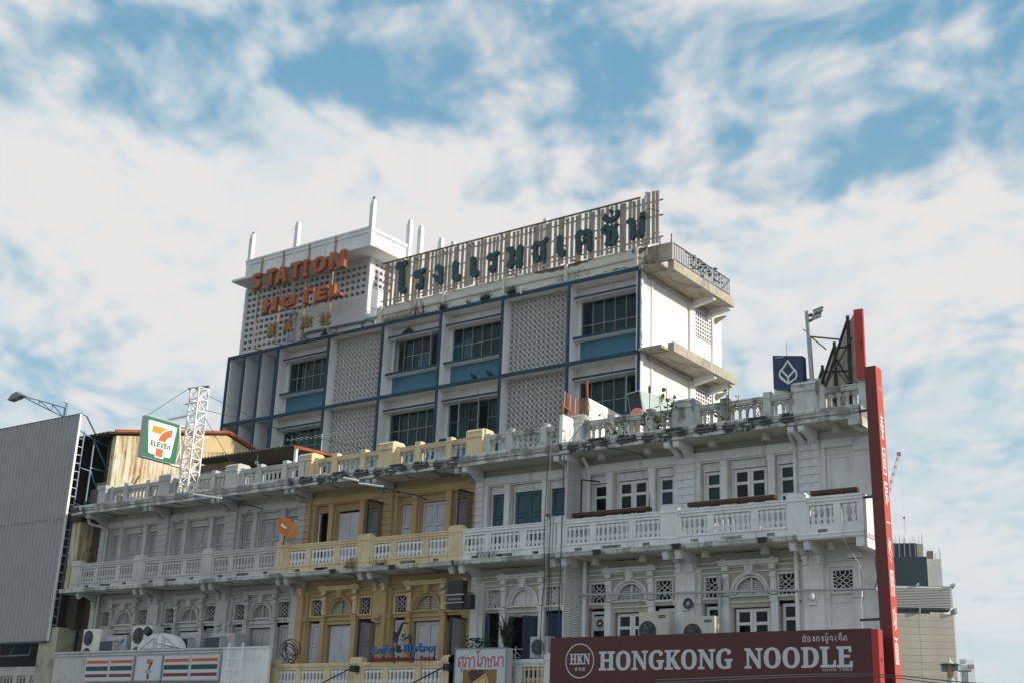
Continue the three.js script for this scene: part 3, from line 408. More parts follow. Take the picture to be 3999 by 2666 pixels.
{ // its narrow end bay at the right, with blind openings
  const r = houseR, X0 = PX(0), X1 = -12.12, w = nb(), t = nb();
  w.box(X0, X1, 3.9, RF, -33.35, ZW).box(X0, X1, 0, 3.9, -33.35, ZW); { const g = new THREE.ExtrudeGeometry(shape([[X1 - 0.02, 33.3], [X1 - 2.65, 37.6], [X1 - 2.9, 37.6], [X1 - 0.25, 33.3]]), { depth: RF, bevelEnabled: false }); g.rotateX(-Math.PI / 2); g.scale(1, 1, 1); w.geo(g); } w.build('wall', 'white', r);
  t.box(X0 + 0.27, X0 + 0.41, 7.8, 10.34, ZW, ZW + 0.1).box(X0 + 0.3, X0 + 1.2, 10.35, 10.56, ZW, ZW + 0.125).box(X0 + 1.2, X1 - 0.05, 10.2, 10.56, ZW, ZW + 0.05).box(X0 + 0.41, X0 + 1.17, 10.05, 10.12, ZW, ZW + 0.03).box(X0 + 0.45, X0 + 0.53, 7.8, 10.05, ZW, ZW + 0.03).box(X0 + 1.08, X0 + 1.16, 7.8, 10.05, ZW, ZW + 0.03);
  t.box(X0 + 0.27, X0 + 0.4, 3.9, 6.27, ZW, ZW + 0.08).box(X0 + 0.25, X0 + 0.42, 6.27, 6.42, ZW, ZW + 0.13).box(X0 + 0.28, X0 + 0.39, 6.42, 7.1, ZW, ZW + 0.07).box(X0 + 0.3, X0 + 1.2, 7.1, 7.14, ZW, ZW + 0.06).box(X0 + 0.3, X0 + 1.2, 7.25, 7.28, ZW, ZW + 0.08).box(X0 + 1.08, X0 + 1.25, 6.47, 7.1, ZW, ZW + 0.1).box(X0 + 0.95, X0 + 1.35, 7.3, 7.42, ZW, ZW + 0.2).box(X0 + 1.06, X0 + 1.3, 6.27, 6.43, ZW, ZW + 0.14).box(X0 + 1.08, X0 + 1.27, 3.9, 6.27, ZW, ZW + 0.1).box(X0 + 0.45, X0 + 1.06, 6.39, 6.43, ZW, ZW + 0.06).box(X0 + 0.46, X0 + 1.05, 6.16, 6.22, ZW, ZW + 0.03);
  t.build('trim', 'white', r);
  const ks = nb(); keyStrip(ks, X0 + 0.45, X0 + 1.16, 10.21, ZW); ks.build('fretwork', 'white', r);
  const win = nb(); const lx = X0 + 0.76; win.box(lx - 0.3, lx - 0.265, 6.42, 7.04, ZW, ZW + 0.03).box(lx + 0.265, lx + 0.3, 6.42, 7.04, ZW, ZW + 0.03).box(lx - 0.265, lx + 0.265, 7.005, 7.04, ZW, ZW + 0.03).box(lx - 0.265, lx + 0.265, 6.42, 6.455, ZW, ZW + 0.03); const wn = win.build('lattice_window', 'white', r); const lb = nb(); lattice(lb, lx - 0.265, lx + 0.265, 6.455, 7.005, ZW + 0.022); lb.build('lattice', 'white', wn); nb().box(lx - 0.265, lx + 0.265, 6.455, 7.005, ZW, ZW + 0.004).build('pane', 'dark', wn);
  // end bay slabs, cornice, rails
  nb().box(X0, X1, SL, 7.8, ZW - 0.2, ZF - 0.06).build('balcony_slab', 'cream', r); nb().box(X0, X1, RF, RF + 0.05, ZW - 0.1, ZF - 0.1).build('soffit', 'cream', r); { const g = new THREE.ExtrudeGeometry(shape([[X0, 32.7], [X1, 32.7], [X1, 33.3], [X1 - 2.65, 37.6], [X0 - 0.9, 37.6]]), { depth: 0.28, bevelEnabled: false }); g.rotateX(-Math.PI / 2); g.translate(0, RF + 0.03, 0); nb().geo(g).build('roof_slab', 'dirtShade', r); }
  nb().prof([[ZF - 0.05, 7.83], [ZF + 0.03, 7.83], [ZF + 0.07, 7.79], [ZF + 0.05, 7.75], [ZF + 0.05, 7.7], [ZF + 0.02, 7.665], [ZF - 0.05, 7.665]], X0, X1).box(X1 - 0.22, X1, 7.42, 7.66, -33.1, ZF + 0.02).build('slab_edge', 'white', r);
  nb().prof([[ZF - 0.9, 11.16], [ZF + 0.04, 11.16], [ZF + 0.06, 11.12], [ZF + 0.05, 11.05], [ZF + 0.02, 11.03], [ZF + 0.02, 10.96], [ZF - 0.04, 10.945], [ZF - 0.035, 10.92], [ZF, 10.91], [ZF, 10.815], [ZF - 0.1, 10.815], [ZF - 0.1, 10.885], [ZF - 0.9, 10.885]], X0, X1).box(X1 - 0.3, X1 + 0.02, 10.62, 10.813, -33.1, ZF + 0.01).build('cornice', 'dirtShade', r);
  const rl = nb(); rl.box(X0, X1, 7.925, 8.075, ZF - 0.14, ZF).box(X0, X0 + 0.55, 7.83, 7.925, ZF - 0.14, ZF).box(X0 + 0.82, X1, 7.83, 7.925, ZF - 0.14, ZF);
  for (const [a, b] of [[0.26, 0.33], [1.0, 1.2], [1.64, 1.81]]) rl.box(X0 + a, X0 + b, 8.075, 8.565, ZF - 0.14, ZF); rl.box(X0 + 0.26, X1, 8.565, 8.64, ZF - 0.14, ZF + 0.005).prof([[ZF - 0.17, 8.64], [ZF + 0.03, 8.64], [ZF + 0.045, 8.665], [ZF + 0.02, 8.7], [ZF + 0.05, 8.735], [ZF + 0.05, 8.78], [ZF - 0.19, 8.78]], X0 + 0.27, X1);
  rl.box(X1 - 0.14, X1, 7.8, 8.775, ZW, ZF - 0.2); rl.build('rail', 'white', r);
  const bg = new THREE.Group(); bg.name = 'balustrade'; r.add(bg); OFF.set(bg, OFF.get(r)); for (let i = 0; i < 4; i++) inst('baluster', BAL, 'white', bg, [X0 + 0.42 + i * 0.165, 8.085, ZF - 0.05]); for (let i = 0; i < 2; i++) inst('baluster', BAL, 'white', bg, [X0 + 1.31 + i * 0.22, 8.085, ZF - 0.05]);
  const pp = nb(); pp.box(X0, X1, 11.16, 11.21, -33.04, -32.88).box(X0 + 0.52, X1 - 0.3, 11.84, 11.87, -33.02, -32.89).prof([[-33.04, 11.87], [-32.88, 11.87], [-32.86, 11.9], [-32.88, 11.94], [-32.855, 11.965], [-32.855, 12.0], [-33.06, 12.0]], X0 + 0.52, X1 - 0.3).build('parapet_rail', 'dirtShade', r);
  nb().box(X0 + 0.34, X0 + 0.52, 11.16, 12.08, -33.07, -32.85).box(X1 - 0.3, X1 - 0.05, 11.16, 12.1, -33.1, -32.84).box(X1 - 0.32, X1 - 0.03, 12.03, 12.13, -33.12, -32.82).build('parapet_post', 'dirtShade', r);
  const bp = new THREE.Group(); bp.name = 'balustrade'; r.add(bp); OFF.set(bp, OFF.get(r)); for (let i = 0; i < 4; i++) inst('baluster', BALR, 'dirtShade', bp, [X0 + 0.65 + i * 0.238, 11.205, -32.97]);
  // whole pedestals, pilasters and brackets at the party line of the end bay
  const X = X0; const pil = nb().box(X - 0.27, X + 0.275, 7.8, 10.58, ZW, ZW + 0.168).build('pilaster', 'white', r); for (let i = 0; i < 12; i++) inst('stone_course', courseHalf, 'white', pil, [X + 0.1425, 7.91 + i * 0.2265, ZW + 0.11]);
  nb().box(X + 0.002, X + 0.285, 10.51, 10.58, ZW, ZW + 0.225).box(X + 0.09, X + 0.19, 10.4, 10.49, ZW + 0.21, ZW + 0.222).build('pilaster_cap', 'white', r); nb().box(X + 0.002, X + 0.285, 3.9, 7.64, ZW, ZW + 0.2).build('pilaster', 'white', r);
  inst('roof_bracket', consoleRoof, 'white', r, [X + 0.075, RF, ZF - 0.04]); inst('balcony_bracket', consoleBalc, 'white', r, [X + 0.125, SL, ZF - 0.02]); nb().box(X + 0.11, X + 0.27, 7.3, 7.4, ZW + 0.2, ZW + 0.32).box(X + 0.125, X + 0.255, 7.16, 7.3, ZW + 0.2, ZW + 0.28).build('pilaster_bracket', 'white', r);
  nb().box(X - 0.265, X + 0.265, 7.83, 8.7, ZF - 0.16, ZF + 0.035).box(X - 0.285, X + 0.285, 8.7, 8.87, ZF - 0.2, ZF + 0.06).box(X - 0.235, X + 0.235, 8.87, 8.92, ZF - 0.17, ZF + 0.03).box(X - 0.12, X - 0.08, 8.08, 8.62, ZF + 0.035, ZF + 0.048).box(X + 0.08, X + 0.12, 8.08, 8.62, ZF + 0.035, ZF + 0.048).build('pedestal', 'white', r);
  { const zp = -32.9; nb().box(X - 0.36, X + 0.33, 11.16, 11.92, zp - 0.42, zp + 0.2).prof([[zp - 0.44, 11.92], [zp + 0.22, 11.92], [zp + 0.25, 11.96], [zp + 0.22, 12.0], [zp + 0.22, 12.1], [zp + 0.25, 12.13], [zp + 0.12, 12.23], [zp - 0.35, 12.23], [zp - 0.47, 12.13], [zp - 0.47, 11.95]], X - 0.38, X + 0.35).build('parapet_pedestal', 'dirtShade', r); }
  const lm = nb(); const sp = new THREE.SphereGeometry(0.1, 10, 8); sp.scale(1, 1.15, 0.7); sp.translate(X - 0.02, 6.32, ZW + 0.26); lm.geo(sp).geo(new THREE.SphereGeometry(0.055, 8, 6).translate(X - 0.02, 6.27, ZW + 0.34)).geo(new THREE.TorusGeometry(0.12, 0.035, 6, 14).translate(X - 0.02, 6.3, ZW + 0.22)).box(X - 0.13, X + 0.09, 6.1, 6.15, ZW + 0.2, ZW + 0.29).build('lion_mask', 'white', r);
  // drain pipes, the long white pipe across the front, soffit lamps
  for (const x of [-14.37, -21.1]) { nb().wire([[x + 0.0, 10.82, ZW + 0.55], [x, 10.7, ZW + 0.4], [x, 10.45, ZW + 0.14], [x, 10.2, ZW + 0.14]], 0.06, 8).tube([x, 10.22, ZW + 0.14], [x, 7.8, ZW + 0.14], 0.06, 10).tube([x, 7.66, ZW + 0.26], [x, 3.9, ZW + 0.26], 0.06, 10).build('drain_pipe', 'white', r); }
  nb().tube([-16.68, 6.9, ZW + 0.22], [-16.63, 3.9, ZW + 0.3], 0.05, 8).box(-16.74, -16.62, 6.8, 7.0, ZW + 0.16, ZW + 0.28).build('drain_pipe', 'paleGrey', r);
  nb().tube([-21.2, 6.66, ZW + 0.38], [X1 - 0.02, 6.43, ZW + 0.36], 0.035, 8).tube([X1 - 0.1, 10.3, ZW + 0.1], [X1 - 0.05, 3.9, ZW + 0.1], 0.03, 6).build('water_pipe', 'paleGrey', r);
  for (const [x, y] of [[-12.95, RF], [-15.0, RF], [-16.65, RF], [-18.75, RF], [-20.35, RF], [-13.2, SL], [-15.1, SL], [-16.9, SL], [-18.9, SL], [-20.5, SL]]) nb().tube([x, y, ZW + 0.62], [x, y - 0.2, ZW + 0.62], 0.12, 14).tube([x, y - 0.2, ZW + 0.62], [x, y - 0.215, ZW + 0.62], 0.128, 14).build('soffit_lamp', 'cream', r);
  // louvred grille on the party line, both floors
  for (const [y0, y1, n] of [[8.5, 10.6, 34], [4.6, 7.45, 44]]) { const fr = nb().bar([-21.32, y0, -32.92], [-21.32, y1, -32.92], 0.03).bar([-21.32, y0, -32.12], [-21.32, y1, -32.12], 0.03).bar([-21.32, y0, -32.5], [-21.32, y1, -32.5], 0.03).build('grille_screen', 'iron', r); const g = boxUV(plain(new THREE.BoxGeometry(0.045, 0.012, 0.86)).rotateZ(0.6)); for (let i = 0; i < n; i++) inst('slat', g, 'iron', fr, [-21.3, y0 + (y1 - y0) * (i + 0.5) / n, -32.5]); }
  nb().bar([-21.0, 8.75, -32.4], [-21.0, 10.05, -32.4], 0.035).bar([-21.0, 10.05, -32.4], [-20.7, 10.07, -32.95], 0.035).build('bracket_bar', 'black', r);
}
const pd = (m) => ({ side: 'panel', mid: 'panel', m });
const houseW = shophouse({ name: 'shophouse', label: 'narrow white shophouse with teal doors between yellow shophouse and louvred grille', kR: 2, kL: 3, wall: 'cream', trim: 'white', rail: 'white', par: 'dirtShade', cor: 'dirtShade', edge: 'dirtShade', soffit: 'cream', pedL: 'none', rpedL: 'none', pedR: 'half', rpedR: 'half', blindLat: true, lowRail: true, lowBal: 'yellowRail',
  bays: [{ up: pd('teal'), fan: 'blind', low: { side: 'panel', left: 'open', mid: 'open', m: 'navy' } }] });
const houseY = shophouse({ name: 'shophouse', label: 'yellow ochre shophouse with pale grey doors in the middle of the terrace', kR: 3, kL: 5, wall: 'yellow', trim: 'yellow', rail: 'yellowRail', par: 'yellowRail', parBal: 'dirtShade', bal: 'white', cor: 'mould', soffit: 'dirtShade', cap: 'yellow', fret: 'yellow', brk: 'dirtShade', pedL: 'full', pedR: 'full', rpedL: 'half', rpedR: 'full', hood: 'yellowRail', lat: 'dirtShade', louvre: 'dirtShade', lowRail: true, lowBal: 'white', mask: [4],
  bays: [{ up: pd('lilac'), low: pd('lilac') }, { up: { side: 'panel', left: '', mid: 'board', ajar: true, m: 'lilac' }, low: { side: 'panel', mid: 'board', m: 'lilac' } }] });
const houseL = shophouse({ name: 'shophouse', label: 'grey white shophouse of three bays above the convenience store front', kR: 5, kL: 8, wall: 'left', trim: 'left', rail: 'left', par: 'left', cor: 'dirtShade', edge: 'dirtShade', soffit: 'dirtShade', pedL: 'full', pedR: 'none', rpedL: 'none', rpedR: 'half', hood: 'left', mask: [6, 7],
  bays: [pd('doorLeft'), pd('doorLeft'), pd('doorLeft')].map((d) => ({ up: d, low: { side: 'panel', mid: 'board', m: 'doorLeft' } })) });
{ // left end: cornice and slab run on past the last pilaster to the party wall, parapet end post, drain
  const r = houseL, a = -45.4, b = PX(8);
  nb().prof([[ZF - 0.9, 11.16], [ZF + 0.04, 11.16], [ZF + 0.06, 11.12], [ZF + 0.05, 11.05], [ZF + 0.02, 11.03], [ZF + 0.02, 10.96], [ZF - 0.04, 10.945], [ZF - 0.035, 10.92], [ZF, 10.91], [ZF, 10.815], [ZF - 0.9, 10.815]], a, b).build('cornice', 'mould', r);
  nb().box(a, b, SL, 7.83, ZW, ZF + 0.02).build('slab_edge', 'mould', r);
  nb().box(-44.75, -44.3, 11.16, 12.0, -33.3, -32.7).box(-44.8, -44.25, 11.95, 12.1, -33.35, -32.65).build('parapet_pedestal', 'left', r);
  nb().wire([[-44.6, 10.8, ZF - 0.3], [-44.55, 10.5, ZF - 0.35], [-44.2, 10.35, ZW + 0.3], [-44.12, 10.2, ZW + 0.16], [-44.12, 10.0, ZW + 0.16]], 0.06, 8).tube([-44.12, 10.05, ZW + 0.16], [-44.12, 7.8, ZW + 0.16], 0.06, 8).tube([-44.05, 7.66, ZW + 0.2], [-44.05, 4, ZW + 0.2], 0.06, 8).build('drain_pipe', 'left', r);
}
// opened mesh screens, hinged at the right of their windows
for (const [root, x, y0, y1, w, a, lab] of [[houseY, -25.47, 7.95, 10.13, 0.8, 1.66], [houseY, -29.3, 7.95, 10.13, 0.8, 1.72], [houseY, -29.25, 4.6, 6.12, 0.75, 1.9], [houseY, -25.47, 4.6, 6.12, 0.75, 1.8]]) {
  const f = nb(), e = [Math.cos(a) * w, Math.sin(a) * w]; const c = (t, y) => [x + e[0] * t, y, ZW + 0.08 + e[1] * t];
  f.bar(c(0, y0), c(0, y1), 0.045).bar(c(1, y0), c(1, y1), 0.045).bar(c(0, y1), c(1, y1), 0.045).bar(c(0, y0), c(1, y0), 0.045); const fr = f.build('mesh_screen', 'black', root);
  const g = new THREE.BufferGeometry(); const A = c(0, y0), D = c(1, y1); g.setAttribute('position', new THREE.Float32BufferAttribute([A[0], y0, A[2], D[0], y0, D[2], D[0], y1, D[2], A[0], y0, A[2], D[0], y1, D[2], A[0], y1, A[2]], 3)); g.computeVertexNormals(); nb().geo(g).build('mesh', screenMat, fr);
}

// ---------- the hotel behind: local x along its front (0 at the right corner), z towards the street ----------
const HS = 1.13, HO = [-22.3 * HS, 1.6 - 1.6 * HS, -38 * HS], HT = -0.01429908; // built in units of 1.13 m
function onHotel(name, label, category, group) { const o = thing(name, label, category, HO, group, HT); o.scale.setScalar(HS); return o; }
const hotel = onHotel('hotel_building', 'tall white and blue hotel block with ring grilles and windows behind the terrace', 'hotel');
const hb = (b, name, m, parent = hotel) => b.build(name, m, parent, true);
const R1 = 15.98, R0 = 12.84, RT = 19.14;
{
  // shell
  hb(nb().box(-21.9, -0.02, 0, 12.7, -6.05, -0.2).box(-21.93, -0.02, 12.7, RT - 0.02, -6.05, -5.8).box(-21.9, -21.78, 12.7, RT - 0.02, -5.8, -0.1), 'wall', 'hotel');
  hb(nb().box(-21.6, -0.2, 12.8, 19, -3.2, -3.0), 'inner_wall', mat('innerWall', { c: [0.28, 0.28, 0.26], bump: 0 }));
  // floor slabs with blue painted edges
  for (const y of [R0, R1, RT]) { hb(nb().box(-21.93, -0.001, y - 0.12, y - 0.004, y === RT ? -5.9 : -3.1, -0.05), 'floor_slab', 'hotelLedge'); hb(nb().box(-21.95, 0.0, y - 0.125, y, -0.06, 0.015), 'slab_edge', 'blue'); }
  // fins
  const F = [0.05, 3.11, 6.22, 9.33, 12.44, 15.55, 18.66, 19.78, 20.84, 21.9];
  for (const f of F) for (const [a, b] of [[R0, R1 - 0.12], [R1, RT - 0.12]]) { const x = -f; hb(nb().box(x - 0.045, x + 0.045, a, b, -0.95, -0.052), 'fin', 'hotel'); hb(nb().box(x - 0.052, x + 0.052, a, b, -0.051, 0.02), 'fin_edge', 'blue'); }
  // bays
  const winBay = (x0, x1, y, o = {}) => { // y: slab level
    const a = x0 + 0.05, b = x1 - 0.05;
    hb(nb().box(a, a + 0.1, y, y + 3.02, -0.95, -0.62), 'jamb', 'hotel');
    hb(nb().box(a + 0.1, b, y, y + 0.9, -0.8, -0.62), 'spandrel', 'spandrel');
    hb(nb().box(a, b, y + 0.91, y + 1.02, -0.85, -0.3), 'sill', 'hotelLedge'); hb(nb().box(a, b, y + 0.93, y + 1.03, -0.3, -0.275), 'sill_lip', 'blue');
    hb(nb().box(a, b, y + 2.5, y + 2.6, -0.85, -0.32), 'head_ledge', 'hotelLedge'); hb(nb().box(a, b, y + 2.53, y + 2.61, -0.32, -0.295), 'head_lip', 'blue');
    const tp = nb(); tp.box(a + 0.1, (a + b) / 2 - 0.012, y + 2.61, y + 3.02, -0.8, -0.66).box((a + b) / 2 + 0.012, b, y + 2.61, y + 3.02, -0.8, -0.66); hb(tp, 'top_panel', 'hotelLedge'); hb(nb().box(a + 0.1, b, y + 2.61, y + 3.02, -0.83, -0.68), 'backing_board', 'grey');
    const n = 6, w = (b - a - 0.1) / n, y0 = y + 1.03, y1 = y + 2.5, z = -0.74; const fr = nb();
    for (let i = 0; i <= n; i++) { const x = a + 0.1 + i * w; fr.box(x - 0.011, x + 0.011, y0, y1, z - 0.03, z + 0.03); }
    fr.box(a + 0.1, b, y0, y0 + 0.035, z - 0.03, z + 0.028).box(a + 0.1, b, y1 - 0.035, y1, z - 0.03, z + 0.028);
    const bar = o.bar ?? 0.5; for (let i = 0; i < n; i++) if (!o.open?.includes(i)) { const x = a + 0.1 + i * w; fr.box(x + 0.014, x + w - 0.014, y0 + (y1 - y0) * bar - 0.012, y0 + (y1 - y0) * bar + 0.012, z - 0.02, z + 0.02); }
    const W = hb(fr, 'window', o.frame ?? 'frameGrey');
    for (let i = 0; i < n; i++) { const x = a + 0.1 + i * w; if (o.open?.includes(i)) { const l = nb().box(0, w - 0.03, y0 + 0.03, y1 - 0.03, -0.004, 0.004); const q = hb(l, 'pane', 'glass', W); q.position.set(x + 0.015, 0, z); q.rotation.y = -1.0; const sf = hb(nb().box(0, 0.025, y0 + 0.03, y1 - 0.03, -0.012, 0.012).box(w - 0.055, w - 0.03, y0 + 0.03, y1 - 0.03, -0.012, 0.012).box(0.025, w - 0.055, (y0 + y1) / 2 - 0.012, (y0 + y1) / 2 + 0.012, -0.01, 0.01), 'sash', 'iron', W); sf.position.copy(q.position); sf.rotation.y = -1.0; } else hb(nb().box(x + 0.01, x + w - 0.01, y0 + 0.02, y1 - 0.02, z - 0.003, z + 0.003), 'pane', 'glass', W); }
    for (const [i, j, mm, f0, f1] of o.paper ?? []) hb(nb().box(a + 0.1 + i * w + 0.03, a + 0.1 + j * w - 0.03, y0 + (y1 - y0) * f0, y0 + (y1 - y0) * f1, z - 0.06, z - 0.05), 'board', mm ?? 'paper', W);
    for (const [i, j, mm] of o.curtain ?? [[0, 6]]) { const c = curtain(W, a + 0.1 + i * w + 0.02, a + 0.1 + j * w - 0.02, y0, y1, z - 0.16, mm ?? 'curtain', true, 0.03); }
  };
  const rings = []; const ringGeo = (() => { const s = new THREE.Shape(); s.absarc(0, 0, 0.107, 0, Math.PI * 2, false); const h = new THREE.Path(); h.absarc(0, 0, 0.091, 0, Math.PI * 2, true); s.holes.push(h); return boxUV(plain(new THREE.ExtrudeGeometry(s, { depth: 0.26, bevelEnabled: false, curveSegments: 8 }))); })();
  let single = 0;
  const grille = (x0, x1, y) => { const g = hb(nb().box(x0 + 0.05, x1 - 0.05, y, y + 0.02, -0.75, -0.5).box(x0 + 0.05, x0 + 0.06, y, y + 3.02, -0.75, -0.5), 'ring_grille', 'hotel'); const rest = []; const nx = 14, p = (x1 - x0 - 0.1) / nx, ny = 14, q = 3.0 / ny;
    for (let j = ny - 1; j >= 0; j--) for (let i = 0; i < nx; i++) { const x = x0 + 0.05 + p * (i + 0.5), yy = y + 0.01 + q * (j + 0.5); if (single < 298 && x1 > -7) { single++; const o = new THREE.Mesh(ringGeo, mats.hotel); o.name = 'ring'; o.castShadow = o.receiveShadow = true; o.position.set(x, yy, -0.72); g.add(o); } else rest.push(ringGeo.clone().translate(x, yy, -0.72)); }
    if (rest.length) { const o = new THREE.Mesh(mergeGeometries(rest), mats.hotel); o.name = 'ring'; o.userData.kind = 'stuff'; o.castShadow = o.receiveShadow = true; g.add(o); } };
  const bx = (i) => [-3.11 * (i + 1) - 0.0, -3.11 * i];
  winBay(...bx(0), R1, { bar: 0.36, curtain: [[0.3, 4.9], [5.2, 6]] }); grille(...bx(1), R1); winBay(...bx(2), R1, { paper: [[0, 1, 'paper', 0, 0.62], [1, 2, 'paper', 0, 0.66]], curtain: [[0, 3], [3.3, 5.2]] }); winBay(...bx(3), R1, { open: [0, 4], paper: [[2.4, 4, 'paper', 0.02, 0.55]], curtain: [[1, 2.2], [4.2, 5]] }); grille(...bx(4), R1); winBay(...bx(5), R1, { curtain: [[0.2, 2.4], [3.4, 6]] });
  winBay(...bx(0), R0, { bar: 0.45, open: [4], curtain: [[0.5, 4.3]] }); grille(...bx(1), R0); winBay(...bx(2), R0, { open: [1, 3], frame: 'grey', curtain: [[0, 1.6], [4.2, 6]] }); winBay(...bx(3), R0, {}); grille(...bx(4), R0); winBay(...bx(5), R0, { curtain: [[0, 6]] });
  for (let i = 0; i < 3; i++) for (const y of [R0, R1]) { const x1 = -F[6 + i] - 0.05, x0 = -F[7 + i] + 0.05; hb(nb().box(x0, x1, y, y + 3.02, -1.0, -0.85), 'spandrel', 'spandrel'); const d = hb(nb().box(0, 0.34, y + 0.35, y + 1.72, 0, 0.03), 'shutter', 'steelDark'); d.position.set(x0 + 0.62 - 0.42 * (i === 0 ? 1 : 0.7), 0, -0.83); d.rotation.y = i === 0 ? -0.15 : -0.5; }
  // parapet band under the slatted sign
  hb(nb().box(-13.0, 0.0, RT, 19.92, -0.4, -0.12), 'parapet_wall', 'hotelWall' in mats ? 'hotelWall' : mat('hotelWall', { map: T.hotel, m: 4, c: [0.86, 0.82, 0.74] })); hb(nb().box(-13.45, 0.02, 19.5, 19.56, -0.42, -0.06).box(-13.45, 0.02, RT, RT + 0.05, -0.12, 0.0), 'ledge', 'dirtShade');
  for (const x of [-12.7, -9.3, -6.25, -3.3, -0.2]) hb(nb().box(x - 0.06, x + 0.06, RT + 0.05, 19.92, -0.12, -0.02), 'parapet_rib', 'hotelWall');
  { // bare patches where the render fell off
    const r = rng(5); for (const [x0, x1, yb, yt, k] of [[-4.9, -2.2, 19.7, 19.91, 1], [-2.0, -0.35, RT + 0.01, 19.33, -1], [-0.45, 0.2, 19.6, 19.88, 1]]) { const P = []; const n = 12; for (let i = 0; i <= n; i++) P.push([x0 + (x1 - x0) * i / n, k > 0 ? yt : yb]); for (let i = n; i >= 0; i--) { const e = Math.sin(Math.PI * i / n) ** 0.5; P.push([x0 + (x1 - x0) * i / n, k > 0 ? yt - (yt - yb) * e * (0.5 + 0.5 * r()) - 0.004 : yb + (yt - yb) * e * (0.55 + 0.45 * r()) + 0.004]); } hb(nb().ext(shape(P), -0.125, -0.112), 'bare_patch', mat('bare', { map: T.concrete, m: 1, c: [0.42, 0.33, 0.27], bump: 0.02 })); } }
  // side wall to the right, columns, vent screens, canopies
  { const g = nb(); g.box(-0.2, 0.0, 8, RT - 0.13, -3.94, -0.06).box(-0.2, 0.0, 8, RT - 0.13, -6.05, -5.32).box(-0.2, 0.0, 8, 14.54, -5.32, -3.94).box(-0.2, 0.0, 15.9, 17.68, -5.32, -3.94); hb(g, 'side_wall', 'hotel'); }
  for (const [x, za, zb] of [[0.05, -0.83, -0.74], [0.09, -3.93, -3.5], [0.06, -6.08, -5.34]]) hb(nb().box(0, x, 8, 18.98, za, zb), 'side_column', 'hotel');
  const ventG = boxUV(plain(mergeGeometries([[-0.09, -0.055, -0.07, 0.07], [0.055, 0.09, -0.07, 0.07], [-0.055, 0.055, -0.07, -0.04], [-0.055, 0.055, 0.04, 0.07]].map(([z0, z1, y0, y1]) => new THREE.BoxGeometry(0.03, y1 - y0, z1 - z0).translate(0.02, (y0 + y1) / 2, (z0 + z1) / 2).toNonIndexed()))));
  for (const yt of [19.04, 15.9]) { const s = hb(nb().box(-0.19, 0.0, yt - 1.4, yt - 1.37, -5.31, -3.95), 'vent_screen', 'hotel'); for (let i = 0; i < 7; i++) for (let j = 0; j < 9; j++) { const o = new THREE.Mesh(ventG, mats.hotel); o.name = 'vent_block'; o.castShadow = o.receiveShadow = true; o.position.set(0.002, yt - 0.075 - j * 0.15, -4.06 - i * 0.187); g_scale(o); s.add(o); } }
  function g_scale(o) { o.scale.set(1, 1.06, 1.03); }
  for (const [y, rail] of [[18.95, true], [15.87, false]]) {
    const c = nb(); c.box(0.0, 1.06, y, y + 0.14, -5.1, -0.42).box(0.0, 0.93, y + 0.03, y + 0.12, -0.42, 0.1); c.box(0.0, 0.14, y - 0.12, y, -5.1, -0.5); hb(c, 'canopy_slab', 'concrete');
    hb(nb().box(1.06, 1.15, y - 0.02, y + 0.33, -5.12, -0.42).box(0.9, 1.06, y + 0.14, y + 0.33, -0.5, -0.42), 'canopy_rim', 'concrete');
    for (const z of [-3.72, -5.0]) hb(nb().ext(shape([[0.02, y - 0.3], [0.02, y], [1.02, y], [1.02, y - 0.12]]), z - 0.1, z + 0.1), 'canopy_bracket', 'hotel');
    hb(nb().ext(shape([[0.0, y - 0.42], [0.0, y - 0.12], [0.55, y - 0.12]]), -5.62, -5.52), 'canopy_bracket', 'concrete');
    if (rail) {
      hb(nb().box(0.12, 1.14, y + 0.33, y + 1.0, -0.42, -0.3).box(0.02, 0.12, y + 0.2, y + 0.7, -0.42, -0.3), 'end_wall', 'concrete');
      const r = nb(); r.bar([1.1, y + 1.02, -0.4], [1.1, y + 1.02, -4.8], 0.03).bar([1.1, y + 0.4, -0.4], [1.1, y + 0.4, -4.8], 0.025).bar([1.1, y + 0.4, -4.1], [1.1, y + 1.0, -4.8], 0.03).bar([0.6, y + 1, -0.36], [0.6, y + 1.35, -0.36], 0.03).bar([1.08, y + 1, -0.36], [1.08, y + 1.35, -0.36], 0.03); const R = hb(r, 'railing', 'steelDark'); const g = boxUV(plain(new THREE.BoxGeometry(0.018, 0.62, 0.018))); for (let i = 0; i <= 34; i++) { const o = new THREE.Mesh(g, mats.steelDark); o.name = 'railing_bar'; o.castShadow = true; o.position.set(1.1, y + 0.71, -0.42 - i * 0.1285); R.add(o); }
    }
  }
  { // black mould that ran down the corner of the side wall
    const r = rng(12); for (const [ya, yb, w] of [[16.0, 18.9, 0.07], [16.0, 16.7, 0.22], [17.0, 18.0, 0.1]]) { const P = [[0.07, ya]], n = 24; for (let i = 0; i <= n; i++) P.push([0.075 + w * (0.2 + 0.8 * r()) * (0.4 + 0.6 * Math.sin(i * 0.7) ** 2), ya + (yb - ya) * (i + 0.5) / (n + 1)]); P.push([0.07, yb]); const g = new THREE.ExtrudeGeometry(shape(P), { depth: 0.003, bevelEnabled: false }); g.rotateY(Math.PI / 2); g.translate(0.0, 0, 0); hb(nb().geo(g), 'mould_stain', 'mould'); } }
